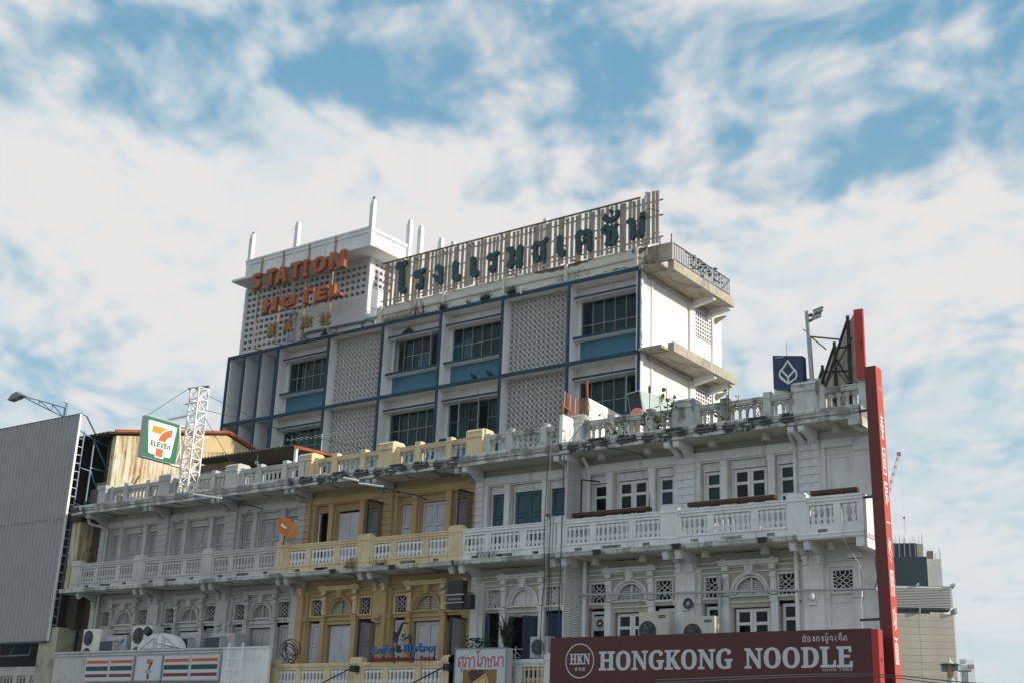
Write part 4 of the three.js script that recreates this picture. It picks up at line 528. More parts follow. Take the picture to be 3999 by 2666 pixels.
  // lift and stair tower at the left
  const tw = nb(); tw.box(-21.25, -21.09, RT, 22.32, -0.3, 0).box(-18.21, -18.05, RT, 22.32, -0.3, 0).box(-21.09, -18.21, RT, 19.235, -0.3, 0).box(-21.09, -18.21, 22.135, 22.32, -0.3, 0).box(-18.05, -13.46, RT, 20.605, -0.3, 0).box(-18.05, -13.64, 22.055, 22.32, -0.3, 0).box(-13.64, -13.46, 20.605, 22.32, -0.3, 0).box(-21.25, -21.05, RT, 22.32, -5, -0.3).box(-21.25, -13.46, RT, 22.32, -5.2, -5).box(-13.66, -13.46, RT, 21.0, -5, -0.3).box(-13.66, -13.46, 22.2, 22.32, -5, -0.3).box(-13.66, -13.46, 21.0, 22.2, -5, -1.4); hb(tw, 'tower_wall', 'hotelTower' in mats ? 'hotelTower' : mat('hotelTower', { map: T.hotel, m: 5, c: [0.8, 0.8, 0.82] }));
  hb(nb().box(-21.05, -13.66, RT, 22.3, -1.5, -1.4), 'inner_wall', 'interior');
  const ventF = (w, h) => { const s = shape([[-w / 2, -h / 2], [w / 2, -h / 2], [w / 2, h / 2], [-w / 2, h / 2]]); s.holes.push(new THREE.Path([[-w * 0.36, -h * 0.27], [-w * 0.36, h * 0.17], [0, h * 0.31], [w * 0.36, h * 0.17], [w * 0.36, -h * 0.27]].map((p) => new THREE.Vector2(...p)))); return boxUV(plain(new THREE.ExtrudeGeometry(s, { depth: 0.16, bevelEnabled: false }).translate(0, 0, -0.16))); };
  const tv = hb(nb().box(-18.4, -18.3, RT + 0.01, RT + 0.02, -0.3, -0.2), 'vent_screen', 'hotelTower');
  const vA = ventF(0.319, 0.289), vB = ventF(0.3145, 0.289);
  for (let i = 0; i < 9; i++) for (let j = 0; j < 10; j++) inst('vent_block', vA, 'hotelTower', tv, [-20.93 + i * 0.32, 19.38 + j * 0.29, -0.02]);
  for (let i = 0; i < 14; i++) for (let j = 0; j < 5; j++) inst('vent_block', vB, 'hotelTower', tv, [-17.8925 + i * 0.315, 20.75 + j * 0.29, -0.02]);
  const vS = ventF(0.28, 0.29).clone().rotateY(Math.PI / 2); for (let i = 0; i < 4; i++) for (let j = 0; j < 4; j++) inst('vent_block', vS, 'hotelTower', tv, [-13.46, 21.17 + j * 0.3, -0.45 - i * 0.28]);
  hb(nb().box(-13.45, -13.42, 20.1, 20.9, -1.5, -0.25), 'hatch', 'hotel');
  hb(nb().box(-21.15, -12.55, 22.32, 22.42, -2.6, 0.97), 'eave_slab', 'hotelLedge');
  hb(nb().box(-20.3, -12.62, 22.42, 22.95, 0.8, 0.93).box(-20.3, -12.62, 22.95, 23.2, 0.76, 0.97).box(-20.32, -12.6, 23.12, 23.2, 0.75, 1.0).box(-12.74, -12.62, 22.42, 23.1, -1.6, 0.8).box(-12.75, -12.57, 23.0, 23.16, -1.6, 0.76), 'tower_parapet', 'white');
  for (const [x, z, y1] of [[-20.15, 0.86, 24.5], [-17.2, 0.86, 24.45], [-12.66, 0.9, 24.42], [-12.6, -1.42, 24.35], [-12.55, -2.1, 24.32], [-10.4, -1.0, 22.85], [-9.72, -1.0, 22.55], [-5.0, -1.0, 22.5], [-0.32, -1.0, 22.52]]) { hb(nb().box(x - 0.1, x + 0.1, x > -11 ? 19.9 : 22.3, y1 - 0.16, z - 0.1, z + 0.1).box(x - 0.075, x + 0.075, y1 - 0.16, y1, z - 0.075, z + 0.075), 'roof_post', 'white'); }
  hb(nb().tube([-20.15, 24.5, 0.86], [-20.15, 24.62, 0.86], 0.04, 8).tube([-12.66, 24.42, 0.9], [-12.66, 24.58, 0.9], 0.045, 8), 'post_finial', 'steelDark');
  // water pipe along the top edge
  hb(nb().wire([[-17.0, 19.2, 0.08], [-16.95, 19.38, 0.08], [-16.7, 19.42, 0.08]], 0.05, 7).tube([-16.8, 19.43, 0.08], [-13.35, 19.36, 0.08], 0.055, 8).wire([[-13.5, 19.36, 0.08], [-13.25, 19.4, 0.05], [-13.05, 19.28, -0.06]], 0.07, 8).bar([-13.6, RT, 0.05], [-13.6, 19.33, 0.05], 0.06).bar([-15.1, RT, 0.05], [-15.1, 19.35, 0.05], 0.04), 'water_pipe', 'pipeTeal');
  hb(nb().tube([-18.05, RT + 0.05, 0.06], [-18.05, 20.5, 0.06], 0.035, 6).tube([-17.75, RT + 0.05, 0.07], [-17.75, 20.5, 0.07], 0.09, 8).box(-18.1, -17.6, 20.45, 20.52, 0.0, 0.2), 'vent_pipe', 'paleGrey');
  hb(nb().wire([[-5.3, 19.05, 0.05], [-5.3, 19.25, 0.1], [-5.25, 19.32, 0.02], [-5.2, 19.3, -0.1]], 0.04, 6), 'spout', 'whitePaint');
}
// slatted rooftop sign with ten raised letters
{
  const s = onHotel('rooftop_slat_sign', 'long rooftop screen of weathered vertical slats carrying raised teal letters', 'rooftop sign'); const r = rng(33);
  hb(nb().bar([-12.75, 20.15, -0.1], [0.88, 20.15, -0.1], 0.04).bar([-12.75, 21.0, -0.1], [0.88, 21.0, -0.1], 0.04).bar([-12.75, 21.6, -0.1], [0.88, 21.6, -0.1], 0.04), 'rail', 'steelDark', s);
  hb(nb().bar([-12.55, 21.72, 0.2], [0.1, 21.74, 0.2], 0.05, 0.06), 'lamp_rail', 'wood', s); for (let i = 0; i < 9; i++) hb(nb().bar([-12.3 + i * 1.5, 21.6, -0.05], [-12.3 + i * 1.5, 21.72, 0.2], 0.025), 'arm', 'steelDark', s);
  const n = 68, p = 13.45 / n; for (let i = 0; i < n; i++) { const x = -12.66 + p * (i + 0.5), y0 = 19.9 + (r() - 0.5) * 0.06, y1 = 21.8 + (i > n - 4 ? 0.18 : 0) + (r() - 0.5) * 0.05, m = r() < 0.06 && i < 60 ? 0.03 : 0; const o = hb(nb().box(-0.066, 0.066, y0 + m, y1, -0.06, -0.03), 'slat', 'slat', s); o.position.x = x; o.rotation.z = (r() - 0.5) * 0.004; const uv = o.geometry.attributes.uv, du = r() * 7, dv = (r() - 0.5) * 0.4; for (let k = 0; k < uv.count; k++) uv.setXY(k, uv.getX(k) + du, uv.getY(k) + dv); }
  for (let i = 0; i < 26; i++) hb(nb().bar([-12.2 + i * 0.5, 20.1 + (i % 3) * 0.35, -0.32], [-12.2 + i * 0.5 + 0.3, 20.1 + (i % 3) * 0.35, -0.32], 0.06), 'strut', i % 2 ? 'rust' : 'steelDark', s);
  const L = [
    [[0.22, -11.39, 21.6, -11.48, 21.52, -11.72, 21.58, -11.81, 21.51, -11.7, 21.41], [0.28, -11.59, 21.39, -11.57, 21.25, -11.52, 20.41], [0.15, -11.52, 20.39, -11.46, 20.3, -11.34, 20.33, -11.34, 20.44, -11.43, 20.47]],
    [[0.19, -10.35, 21.06, -10.46, 20.99, -10.71, 21.03, -10.82, 20.95, -10.77, 20.87], [0.2, -10.77, 20.87, -10.56, 20.84, -10.43, 20.72, -10.43, 20.37], [0.14, -10.43, 20.37, -10.47, 20.29, -10.61, 20.3, -10.67, 20.4, -10.61, 20.46]],
    [[0.15, -9.57, 21.07, -9.67, 20.99, -9.55, 20.88, -9.46, 20.95, -9.57, 21.07], [0.2, -9.43, 20.97, -9.42, 20.77, -9.41, 20.32], [0.14, -9.41, 20.3, -9.58, 20.4, -9.76, 20.69]],
    [[0.26, -8.67, 21.0, -8.66, 20.37], [0.15, -8.66, 20.37, -8.58, 20.26, -8.46, 20.28, -8.44, 20.4, -8.55, 20.48]],
    [[0.25, -7.77, 21.0, -7.74, 20.35], [0.15, -7.74, 20.35, -7.66, 20.25, -7.53, 20.29, -7.54, 20.42, -7.64, 20.48]],
    [[0.17, -6.56, 21.02, -6.68, 20.95, -6.92, 20.99, -7.0, 20.9, -6.96, 20.85], [0.18, -6.96, 20.85, -6.74, 20.84, -6.65, 20.74, -6.67, 20.39], [0.14, -6.67, 20.39, -6.72, 20.29, -6.85, 20.31, -6.89, 20.41, -6.81, 20.47]],
    [[0.2, -6.01, 21.04, -5.84, 21.02, -5.78, 20.87, -5.82, 20.67, -5.83, 20.47], [0.14, -5.83, 20.47, -5.8, 20.34, -5.9, 20.27, -5.99, 20.38, -5.9, 20.5], [0.18, -5.81, 20.46, -5.6, 20.42, -5.47, 20.27], [0.24, -5.43, 21.0, -5.45, 20.26]],
    [[0.18, -4.8, 20.86, -4.66, 21.0, -4.43, 20.95, -4.32, 20.76, -4.31, 20.23], [0.16, -4.71, 20.85, -4.73, 20.48], [0.14, -4.73, 20.46, -4.7, 20.29, -4.56, 20.29, -4.55, 20.42, -4.64, 20.5], [0.16, -4.36, 20.93, -4.18, 21.1]],
    [[0.25, -3.56, 21.0, -3.55, 20.4], [0.14, -3.55, 20.4, -3.5, 20.26, -3.37, 20.28, -3.36, 20.42, -3.45, 20.5]],
    [[0.2, -2.67, 20.24, -2.68, 20.54, -2.75, 20.84, -2.69, 21.0, -2.56, 21.01, -2.47, 20.93, -2.34, 21.0, -2.21, 20.95, -2.19, 20.24], [0.1, -2.62, 20.56, -2.46, 20.57, -2.42, 20.68, -2.49, 20.76]],
    [[0.11, -1.48, 21.45, -1.56, 21.37, -1.47, 21.28, -1.38, 21.35], [0.16, -1.54, 21.32, -1.45, 21.22, -1.21, 21.19, -1.02, 21.3, -0.97, 21.47], [0.11, -1.27, 21.6, -1.26, 21.52], [0.13, -1.51, 20.72, -1.6, 20.8, -1.63, 20.9, -1.51, 20.99], [0.18, -1.51, 20.99, -1.38, 20.96, -1.36, 20.77, -1.39, 20.3], [0.15, -1.45, 20.28, -1.16, 20.27], [0.19, -1.16, 20.27, -1.05, 20.5, -1.1, 20.75, -1.19, 20.87], [0.12, -1.14, 20.88, -1.02, 21.01]],
    [[0.12, -0.43, 21.04, -0.53, 20.96, -0.42, 20.86, -0.33, 20.93, -0.43, 21.04], [0.2, -0.34, 20.97, -0.3, 20.8, -0.33, 20.3], [0.15, -0.33, 20.3, -0.13, 20.47], [0.21, 0.08, 21.01, 0.08, 20.52], [0.12, 0.08, 20.48, 0.1, 20.32, -0.0, 20.27, -0.1, 20.37, -0.02, 20.48, 0.1, 20.46]]];
  for (const st of L) { const g = strokePlate(st, 0.022, 0.13, 0.02); g.translate(0, 0, -0.025); hb(nb().geo(g), 'letter', 'letterTeal', s); }
  hb(nb().wire([[0.25, 21.05, 0.1], [0.45, 21.12, 0.35], [0.72, 21.05, 0.4], [0.95, 20.95, 0.3]], 0.015, 5).box(0.08, 0.3, 20.98, 21.14, 0.06, 0.22), 'floodlight', 'steelDark', s);
}
// red-brown letters in front of the tower, on five rusty poles
{
  const s = onHotel('hotel_letter_sign', 'large rusty red letters spelling STATION HOTEL on poles before the white tower', 'letter sign');
  const A = [['S', -19.54, -18.93, 21.57, 22.31], ['T', -18.58, -18.05, 21.54, 22.34], ['A', -17.98, -17.28, 21.55, 22.31], ['T', -17.09, -16.47, 21.57, 22.34], ['I', -16.31, -16.01, 21.54, 22.34], ['O', -15.75, -14.91, 21.58, 22.3], ['N', -14.72, -13.83, 21.54, 22.33], ['H', -18.64, -17.74, 20.28, 20.93], ['O', -17.55, -16.59, 20.31, 20.85], ['T', -16.31, -15.62, 20.27, 20.92], ['E', -15.42, -14.72, 20.25, 20.86], ['L', -14.58, -13.87, 20.26, 20.82]];
  for (const [c, x0, x1, y0, y1] of A) hb(nb().geo(letterGeo(c, x0, x1, y0, y1, 0.17, sansBold, 0.045).translate(0, 0, 1.04)), 'letter', 'letterRust', s);
  hb(nb().bar([-19.6, 21.54, 1.02], [-13.8, 21.54, 1.02], 0.04).bar([-18.7, 20.25, 1.02], [-13.8, 20.25, 1.02], 0.04), 'rail', 'wood', s);
  for (const [x, y] of [[-19.19, 23.1], [-17.82, 23.18], [-16.22, 23.2], [-14.65, 23.17]]) { hb(nb().bar([x, 18.8, 0.99], [x, y, 0.99], 0.055), 'pole', 'pole' in mats ? 'pole' : mat('pole', { map: T.slat, m: 1, c: [0.95, 0.8, 0.6] }), s); hb(nb().bar([x, 18.83, 0.97], [x, 18.99, 0.01], 0.04), 'stay', 'wood', s); }
  const c = onHotel('chinese_letter_sign', 'four dull gold Chinese characters on a thin rail below the red letters', 'letter sign');
  const G = [[[38, 5, 18, 40], [30, 20, 30, 62], [30, 20, 85, 20], [30, 34, 80, 34], [30, 48, 80, 48], [30, 62, 88, 62], [58, 8, 58, 62], [10, 72, 90, 72], [50, 62, 50, 100], [48, 74, 15, 96], [52, 74, 85, 96]], [[15, 25, 85, 25], [22, 25, 22, 60, 10, 95], [24, 48, 46, 48, 44, 78, 34, 76], [56, 5, 62, 60, 90, 95, 95, 78], [82, 42, 50, 92], [72, 8, 82, 16]], [[25, 4, 32, 14], [8, 22, 45, 22], [25, 22, 22, 60, 8, 95], [24, 42, 42, 42, 38, 88, 30, 86], [60, 4, 48, 30], [56, 18, 92, 18], [88, 32, 60, 44], [56, 42, 56, 92, 68, 84], [74, 42, 95, 94], [92, 52, 78, 66]], [[24, 4, 32, 14], [10, 26, 44, 26, 10, 66], [28, 48, 28, 98], [34, 54, 46, 66], [54, 40, 94, 40], [74, 10, 74, 94], [48, 94, 98, 94]]];
  const P = [[-18.34, 0.53, 19.19, 0.6], [-17.34, 0.57, 19.2, 0.56], [-16.31, 0.71, 19.19, 0.52], [-15.17, 0.65, 19.14, 0.58]];
  G.forEach((g, i) => { const [x, w, y, h] = P[i]; const st = g.map((q) => [0.085, ...q.flatMap((v, k) => (k % 2 ? [] : [x + q[k] / 100 * w, y + h - q[k + 1] / 100 * h]))]); const pl = strokePlate(st, 0.018, 0.12, 0.012); pl.translate(0, 0, 0.98); hb(nb().geo(pl), 'letter', 'gold', c); });
  hb(nb().bar([-18.4, 19.32, 0.95], [-14.5, 19.3, 0.95], 0.03).bar([-18.4, 19.6, 0.95], [-14.45, 19.6, 0.95], 0.015), 'rail', 'iron', c); hb(nb().bar([-16.25, 18.75, 0.93], [-16.25, 19.3, 0.93], 0.09), 'pole', 'wood', c);
}

// ---------- printed faces (flat lettering) ----------
function canvasTex(w, h, draw) { const c = document.createElement('canvas'); c.width = w; c.height = h; const x = c.getContext('2d'); draw(x, w, h); const t = new THREE.CanvasTexture(c); t.colorSpace = THREE.SRGBColorSpace; return t; }
function printed(name, t, parent, x0, x1, y0, y1, z, o = {}) { // a printed face towards +z (or +x with side)
  const g = new THREE.PlaneGeometry(x1 - x0, y1 - y0); const m = new THREE.MeshPhysicalMaterial({ map: t, roughness: o.rough ?? 0.5 }); m.name = name + '_print'; if (o.c) m.color.setRGB(...o.c);
  const p = new THREE.Mesh(g, m); p.name = name; p.castShadow = p.receiveShadow = true; const off = OFF.get(parent) ?? [0, 0, 0];
  if (o.side) { p.rotation.y = Math.PI / 2; p.position.set(z - off[0], (y0 + y1) / 2 - off[1], -(x0 + x1) / 2 - off[2]); } else p.position.set((x0 + x1) / 2 - off[0], (y0 + y1) / 2 - off[1], z - off[2]);
  parent.add(p); return p;
}
const strokeCv = (x, st, ox, oy, sx, sy, lw) => { x.lineWidth = lw; x.lineCap = 'round'; x.lineJoin = 'round'; for (const s of st) { x.beginPath(); x.moveTo(ox + s[0] * sx, oy + s[1] * sy); for (let i = 2; i < s.length; i += 2) x.lineTo(ox + s[i] * sx, oy + s[i + 1] * sy); x.stroke(); } };
const CN = {
  tai: [[15, 18, 85, 18], [20, 32, 80, 32], [10, 46, 90, 46], [50, 5, 50, 46], [45, 20, 12, 62], [55, 46, 90, 66], [50, 52, 50, 95], [25, 62, 38, 72], [48, 78, 22, 92], [75, 60, 60, 72], [55, 78, 80, 92]],
  guo: [[15, 10, 85, 10, 85, 92, 15, 92, 15, 10], [30, 28, 70, 28], [32, 48, 68, 48], [28, 72, 72, 72], [50, 28, 50, 72], [60, 56, 66, 64]],
  di: [[20, 5, 10, 22], [20, 12, 45, 12], [60, 5, 52, 20], [60, 12, 90, 12], [15, 30, 80, 30, 80, 45, 20, 45, 20, 62, 85, 62, 82, 80, 74, 80], [50, 30, 50, 98], [48, 62, 15, 92]],
  yi: [[10, 50, 90, 50]], dong: [[40, 5, 12, 42], [35, 20, 75, 20, 15, 62], [35, 30, 90, 60], [42, 66, 62, 74], [30, 82, 60, 95]],
  yin: [[15, 8, 15, 98], [15, 8, 38, 8, 28, 35, 40, 55, 22, 62], [55, 8, 55, 70, 45, 95], [55, 8, 88, 8, 88, 95, 78, 92], [55, 34, 88, 34], [55, 60, 88, 60]],
  gong: [[8, 22, 45, 22], [26, 22, 26, 72], [8, 76, 48, 66], [52, 32, 92, 32, 88, 88, 76, 84], [70, 8, 68, 45, 45, 95]],
  mian: [[8, 10, 92, 10], [52, 10, 44, 28], [15, 28, 85, 28, 85, 95, 15, 95, 15, 28], [38, 28, 38, 95], [62, 28, 62, 95], [38, 50, 62, 50], [38, 72, 62, 72]],
  xiang: [[70, 4, 25, 12], [10, 24, 90, 24], [50, 8, 50, 52], [48, 26, 12, 50], [52, 26, 90, 50], [28, 58, 72, 58, 72, 96, 28, 96, 28, 58], [28, 77, 72, 77]],
  gang: [[12, 10, 24, 20], [8, 36, 20, 46], [8, 92, 26, 60], [38, 20, 92, 20], [32, 42, 98, 42], [52, 6, 52, 42], [78, 6, 78, 42], [50, 42, 32, 66], [78, 42, 98, 64], [48, 58, 80, 58, 80, 74, 50, 74], [50, 58, 50, 90, 56, 95, 94, 95, 94, 84]] };
const TH = { // Thai letters, x 0..90, baseline 100, top 15
  so: [[70, 22, 92, 4], [15, 45, 18, 26, 44, 14, 76, 28, 76, 100], [20, 58, 40, 60, 36, 92, 16, 92, 16, 60]], su: [[55, 112, 62, 118, 62, 140]], pho: [[32, 96, 12, 90, 14, 74, 32, 74, 32, 28, 18, 22], [32, 30, 56, 14, 80, 32, 80, 100]], aa: [[12, 30, 38, 14, 62, 30, 62, 100]], oo: [[70, -42, 52, -26, 24, -30, 46, -4, 46, 84, 62, 94, 60, 76]],
  cho: [[20, 22, 36, 34, 20, 46], [36, 30, 36, 96, 76, 96, 76, 44, 58, 44], [70, 42, 92, 14]], no: [[16, 20, 34, 20, 34, 96, 58, 76, 82, 60, 82, 14], [82, 74, 76, 94, 62, 84]], ho: [[22, 56, 20, 96, 76, 96, 76, 38, 44, 14, 18, 30, 32, 46], [74, 30, 94, 8]], o: [[26, 44, 14, 30, 44, 14, 76, 30, 76, 98, 20, 98, 20, 62, 40, 62]], ngo: [[48, 20, 32, 30, 48, 42, 62, 30, 62, 98, 20, 64]], ko: [[18, 34, 34, 44, 20, 54, 20, 100], [18, 34, 44, 14, 76, 30, 76, 100]],
  do: [[44, 62, 30, 74, 18, 58, 20, 34, 46, 14, 76, 34, 76, 100]], e: [[32, 16, 32, 86, 48, 96, 48, 78]], lo: [[26, 62, 42, 74, 20, 96, 14, 60, 26, 34, 60, 14, 78, 34, 78, 100]], mai: [[50, -22, 50, -2]], mai2: [[40, -24, 50, -14, 70, -34], [50, -14, 48, -4]], ii: [[16, 2, 48, -18, 84, 2]], uu: [[50, 112, 50, 134, 74, 134, 74, 112]] };
const thai = (x, word, ox, oy, h, adv, lw) => { let p = ox; for (const w of word) { const up = w[0] === '^'; const g = TH[up ? w.slice(1) : w]; strokeCv(x, g, up ? p - adv : p, oy, h / 100 * 0.8, h / 100, lw); if (!up) p += adv * (w === 'aa' || w === 'oo' || w === 'e' || w === 'ngo' ? 0.78 : 1); } return p; };

// dark red signboard of the noodle shop
{
  const x0 = -21.01, x1 = -11.7, y0 = 3.6, y1 = 5.235, z = -31.0;
  const s = thing('shop_signboard', 'long dark red signboard with pale slab lettering and a round monogram', 'sign', [(x0 + x1) / 2, y0, z - 0.2]);
  nb().box(x0, x1, y0, y1, z - 0.32, z).build('box', 'red', s);
  nb().box(x1, x1 + 0.18, y0 + 0.02, y1 - 0.02, z - 0.3, z - 0.01).build('end_cap', 'redBright', s); nb().box(x1 + 0.176, x1 + 0.184, 4.45, 4.55, z - 0.2, z - 0.1).build('vent', 'red', s);
  const PPM = 2048 / (x1 - x0), H = Math.round((y1 - y0) * PPM);
  const t = canvasTex(2048, H, (c, w, h) => {
    const X = (v) => (v - x0) * PPM, Y = (v) => (y1 - v) * PPM; c.fillStyle = '#4b0e10'; c.fillRect(0, 0, w, h);
    const r = rng(3); for (let i = 0; i < 500; i++) { c.fillStyle = `rgba(${r() < 0.5 ? '30,5,5' : '140,50,45'},${0.04 + r() * 0.06})`; const bx = r() * w, bw = 1 + r() * 3; c.fillRect(bx, r() * h, bw, 10 + r() * 60); }
    c.strokeStyle = c.fillStyle = '#b9c2c5'; c.lineWidth = 7; c.beginPath(); c.arc(X(-20.02), Y(4.59), 0.455 * PPM, 0, 7); c.stroke();
    const word = (txt, xa, xb, yb, yt, font) => { c.save(); c.font = font; const m = c.measureText(txt), hh = m.actualBoundingBoxAscent; c.translate(X(xa), Y(yb)); c.scale((X(xb) - X(xa)) / m.width, (Y(yb) - Y(yt)) / hh); c.fillText(txt, 0, 0); c.lineWidth = 3.4; c.lineJoin = 'miter'; if (/HONG|NOOD|HKN/.test(txt)) c.strokeText(txt, 0, 0); c.restore(); };
    word('HKN', -20.35, -19.68, 4.5, 4.78, 'bold 100px serif'); word('HONGKONG', -19.41, -15.37, 4.335, 4.825, 'bold 100px serif'); word('NOODLE', -15.05, -12.17, 4.335, 4.825, 'bold 100px serif'); word('since 1983', -12.97, -12.19, 4.24, 4.31, '40px sans-serif');
    strokeCv(c, CN.xiang, X(-20.18), Y(4.42), 0.0010 * PPM, 0.0010 * PPM, 2.2); strokeCv(c, CN.gang, X(-20.06), Y(4.42), 0.0010 * PPM, 0.0010 * PPM, 2.2); strokeCv(c, CN.mian, X(-19.94), Y(4.42), 0.0010 * PPM, 0.0010 * PPM, 2.2);
    thai(c, ['ho', '^mai', 'o', 'ngo', 'ko', 'ngo', 'no', '^uu', '^mai2', 'do', 'e', 'do', '^ii', '^mai2', 'lo'], X(-13.47), Y(5.1), 0.145 * PPM, 0.128 * PPM, 4.6);
  });
  printed('face', t, s, x0, x1, y0, y1, z + 0.004, { rough: 0.45 });
}
// tall red vertical sign at the corner
{
  const s = thing('vertical_sign', 'tall narrow red sign board with white Chinese characters at the right corner', 'sign', [-11.55, 0, -31.8]);
  const b = nb(); b.box(-0.3, 0, 3.0, 12.13, -0.42, 0).build('box', 'red', s, true);
  const t = canvasTex(128, 2048, (c, w, h) => { c.fillStyle = '#b8432f'; c.fillRect(0, 0, w, h); c.strokeStyle = '#ece4dd'; const Y = (v) => (12.13 - v) / 9.13 * h; const ks = ['tai', 'guo', 'di', 'yi', 'dong', 'yin', 'gong', 'mian']; const ys = [[10.9, 10.15], [10.02, 9.2], [9.1, 8.45], [8.28, 7.75], [7.65, 7.0], [6.85, 6.15], [5.95, 5.3], [5.2, 4.5]]; ks.forEach((k, i) => strokeCv(c, CN[k], 26, Y(ys[i][0]), 0.8, (Y(ys[i][1]) - Y(ys[i][0])) / 100, 8.5)); c.lineWidth = 3; c.strokeStyle = '#d9a59c'; c.save(); c.translate(52, Y(11.62)); c.scale(1.5, 1); thai(c, ['pho', 'aa', 'ngo', 'ko'], 0, 0, 26, 12, 2.2); c.restore(); });  // coral brighter than the box: sunlight on this side painted into the print
  const p = printed('face', t, s, -0.42, 0, 3.0, 12.13, 0, { side: true }); p.position.set(0.004, 7.565, -0.21);
  nb().box(-0.9, -0.24, 11.0, 11.06, -0.3, -0.24).box(-0.9, -0.24, 8.7, 8.76, -0.3, -0.24).box(-0.9, -0.24, 5.6, 5.66, -0.3, -0.24).build('bracket', 'steelDark', s, true);
  s.rotation.z = 0.0135; s.position.x = -11.38; s.position.y = -0.05;
}
// square illuminated box sign with the numeral 7, on a white lattice mast
{
  const X = -39.35, z0 = -30.42, z1 = -32.05, y0 = 12.3, y1 = 13.9;
  const s = thing('box_sign', 'square green and white box sign with an orange numeral 7, hung from white mast', 'sign', [X, y0, z1]);
  nb().box(X - 0.24, X, y0, y1, z1, z0).build('box', 'paleGrey', s);
  const t = canvasTex(512, 512, (c, w) => {
    c.fillStyle = '#0f6a4c'; c.fillRect(0, 0, w, w); c.fillStyle = '#efe9dd'; const k = w / 100, P = (pts, f) => { c.fillStyle = f; c.beginPath(); pts.forEach(([x, y], i) => (i ? c.lineTo(x * k, y * k) : c.moveTo(x * k, y * k))); c.closePath(); c.fill(); };
    c.beginPath(); c.moveTo(13 * k, 8 * k); c.lineTo(87 * k, 8 * k); c.quadraticCurveTo(93 * k, 8 * k, 92 * k, 15 * k); c.lineTo(83 * k, 84 * k); c.quadraticCurveTo(82 * k, 89 * k, 77 * k, 89 * k); c.lineTo(63 * k, 89 * k); c.lineTo(63 * k, 95 * k); c.lineTo(37 * k, 95 * k); c.lineTo(37 * k, 89 * k); c.lineTo(23 * k, 89 * k); c.quadraticCurveTo(18 * k, 89 * k, 17 * k, 84 * k); c.lineTo(8 * k, 15 * k); c.quadraticCurveTo(7 * k, 8 * k, 13 * k, 8 * k); c.fill();
    c.fillStyle = '#f08a12'; c.beginPath(); c.moveTo(21 * k, 19 * k); c.lineTo(67 * k, 19 * k); c.quadraticCurveTo(54 * k, 24 * k, 46 * k, 36 * k); c.lineTo(21 * k, 36 * k); c.fill();
    c.fillStyle = '#e35a1e'; c.beginPath(); c.moveTo(79 * k, 19 * k); c.lineTo(79 * k, 36 * k); c.quadraticCurveTo(66 * k, 40 * k, 62 * k, 53 * k); c.lineTo(42 * k, 53 * k); c.quadraticCurveTo(48 * k, 26 * k, 79 * k, 19 * k); c.fill(); P([[39, 72], [59, 72], [59, 92], [39, 92]], '#e35a1e');
    c.fillStyle = '#0f5f45'; c.save(); c.font = 'bold 100px sans-serif'; const m = c.measureText('ELEVEn'); c.translate(20 * k, 68.5 * k); c.scale(60 * k / m.width, 12.5 * k / m.actualBoundingBoxAscent); c.lineWidth = 4; c.strokeStyle = '#0f5f45'; c.fillText('ELEVEn', 0, 0); c.strokeText('ELEVEn', 0, 0); c.restore(); c.beginPath(); c.strokeStyle = '#8aa398'; c.lineWidth = 2; c.arc(67 * k, 76 * k, 1.8 * k, 0, 7); c.stroke();
  });
  const p = printed('face', t, s, z1, z0, y0 + 0.02, y1 - 0.02, 0, { side: true }); p.position.set(0.004, 0.8, (z0 - z1) / 2);
  const m = thing('lattice_mast', 'slender white lattice mast standing on the terrace cornice beside the box sign', 'mast', [-39.1, 11.14, -32.6]);
  const q = 0.24, legs = [[-q, -q], [q, -q], [q, q], [-q, q]], H = 4.3; for (const [a, b] of legs) nb().bar([a, 0, b], [a, H, b], 0.055).build('leg', 'whitePaint', m, true);
  for (let f = 0; f < 4; f++) { const [a, b] = legs[f], [c, d] = legs[(f + 1) % 4], br = nb(); for (let i = 0; i <= 9; i++) { const y = i * H / 9; br.bar([a, Math.min(y + 0.02, H), b], [c, Math.min(y + 0.02, H), d], 0.035); if (i < 9) br.bar(i % 2 ? [a, y, b] : [c, y, d], i % 2 ? [c, y + H / 9, d] : [a, y + H / 9, b], 0.03); } br.build('bracing', 'whitePaint', m, true); }
  nb().bar([-q, 2.72, 0.2], [-0.3, 2.72, 0.75], 0.06).bar([-q, 1.15, 0.2], [-0.3, 1.15, 0.75], 0.06).bar([-q, 2.7, -0.2], [-q - 0.2, 2.72, 0.6], 0.05).bar([-q, 1.15, -0.2], [-q - 0.2, 1.15, 0.6], 0.05).bar([-0.27, 2.7, 0.55], [-0.27, 1.2, 0.3], 0.05).bar([-0.27, 1.2, 0.58], [-0.27, 2.1, 0.3], 0.04).build('sign_arm', 'whitePaint', m, true);
  nb().bar([-0.55, H + 0.05, 0.1], [0.3, H + 0.12, -0.2], 0.05, 0.12).build('top_bar', 'grey', m, true);
  const gw = (n, a, b, lab) => tag(nb().tube(a, b, 0.011, 5).build(n, 'steelDark', scene, true), lab, 'wire');
  gw('guy_wire', [-39.4, 13.9, -30.5], [-39.6, 15.45, -32.4], 'thin stay wire from top of box sign up to mast head'); gw('guy_wire_001', [-38.85, 15.2, -32.8], [-33.6, 12.55, -35.2], 'thin stay wire from mast head down to the roof hut'); gw('guy_wire_002', [-38.85, 14.3, -32.8], [-37.2, 12.0, -33.3], 'short stay wire from mid mast down to the parapet rail');
  gw('guy_wire_003', [-38.85, 14.6, -32.8], [-30.0, 12.2, -36.5], 'long stay wire from mast sloping across the hotel windows');
}
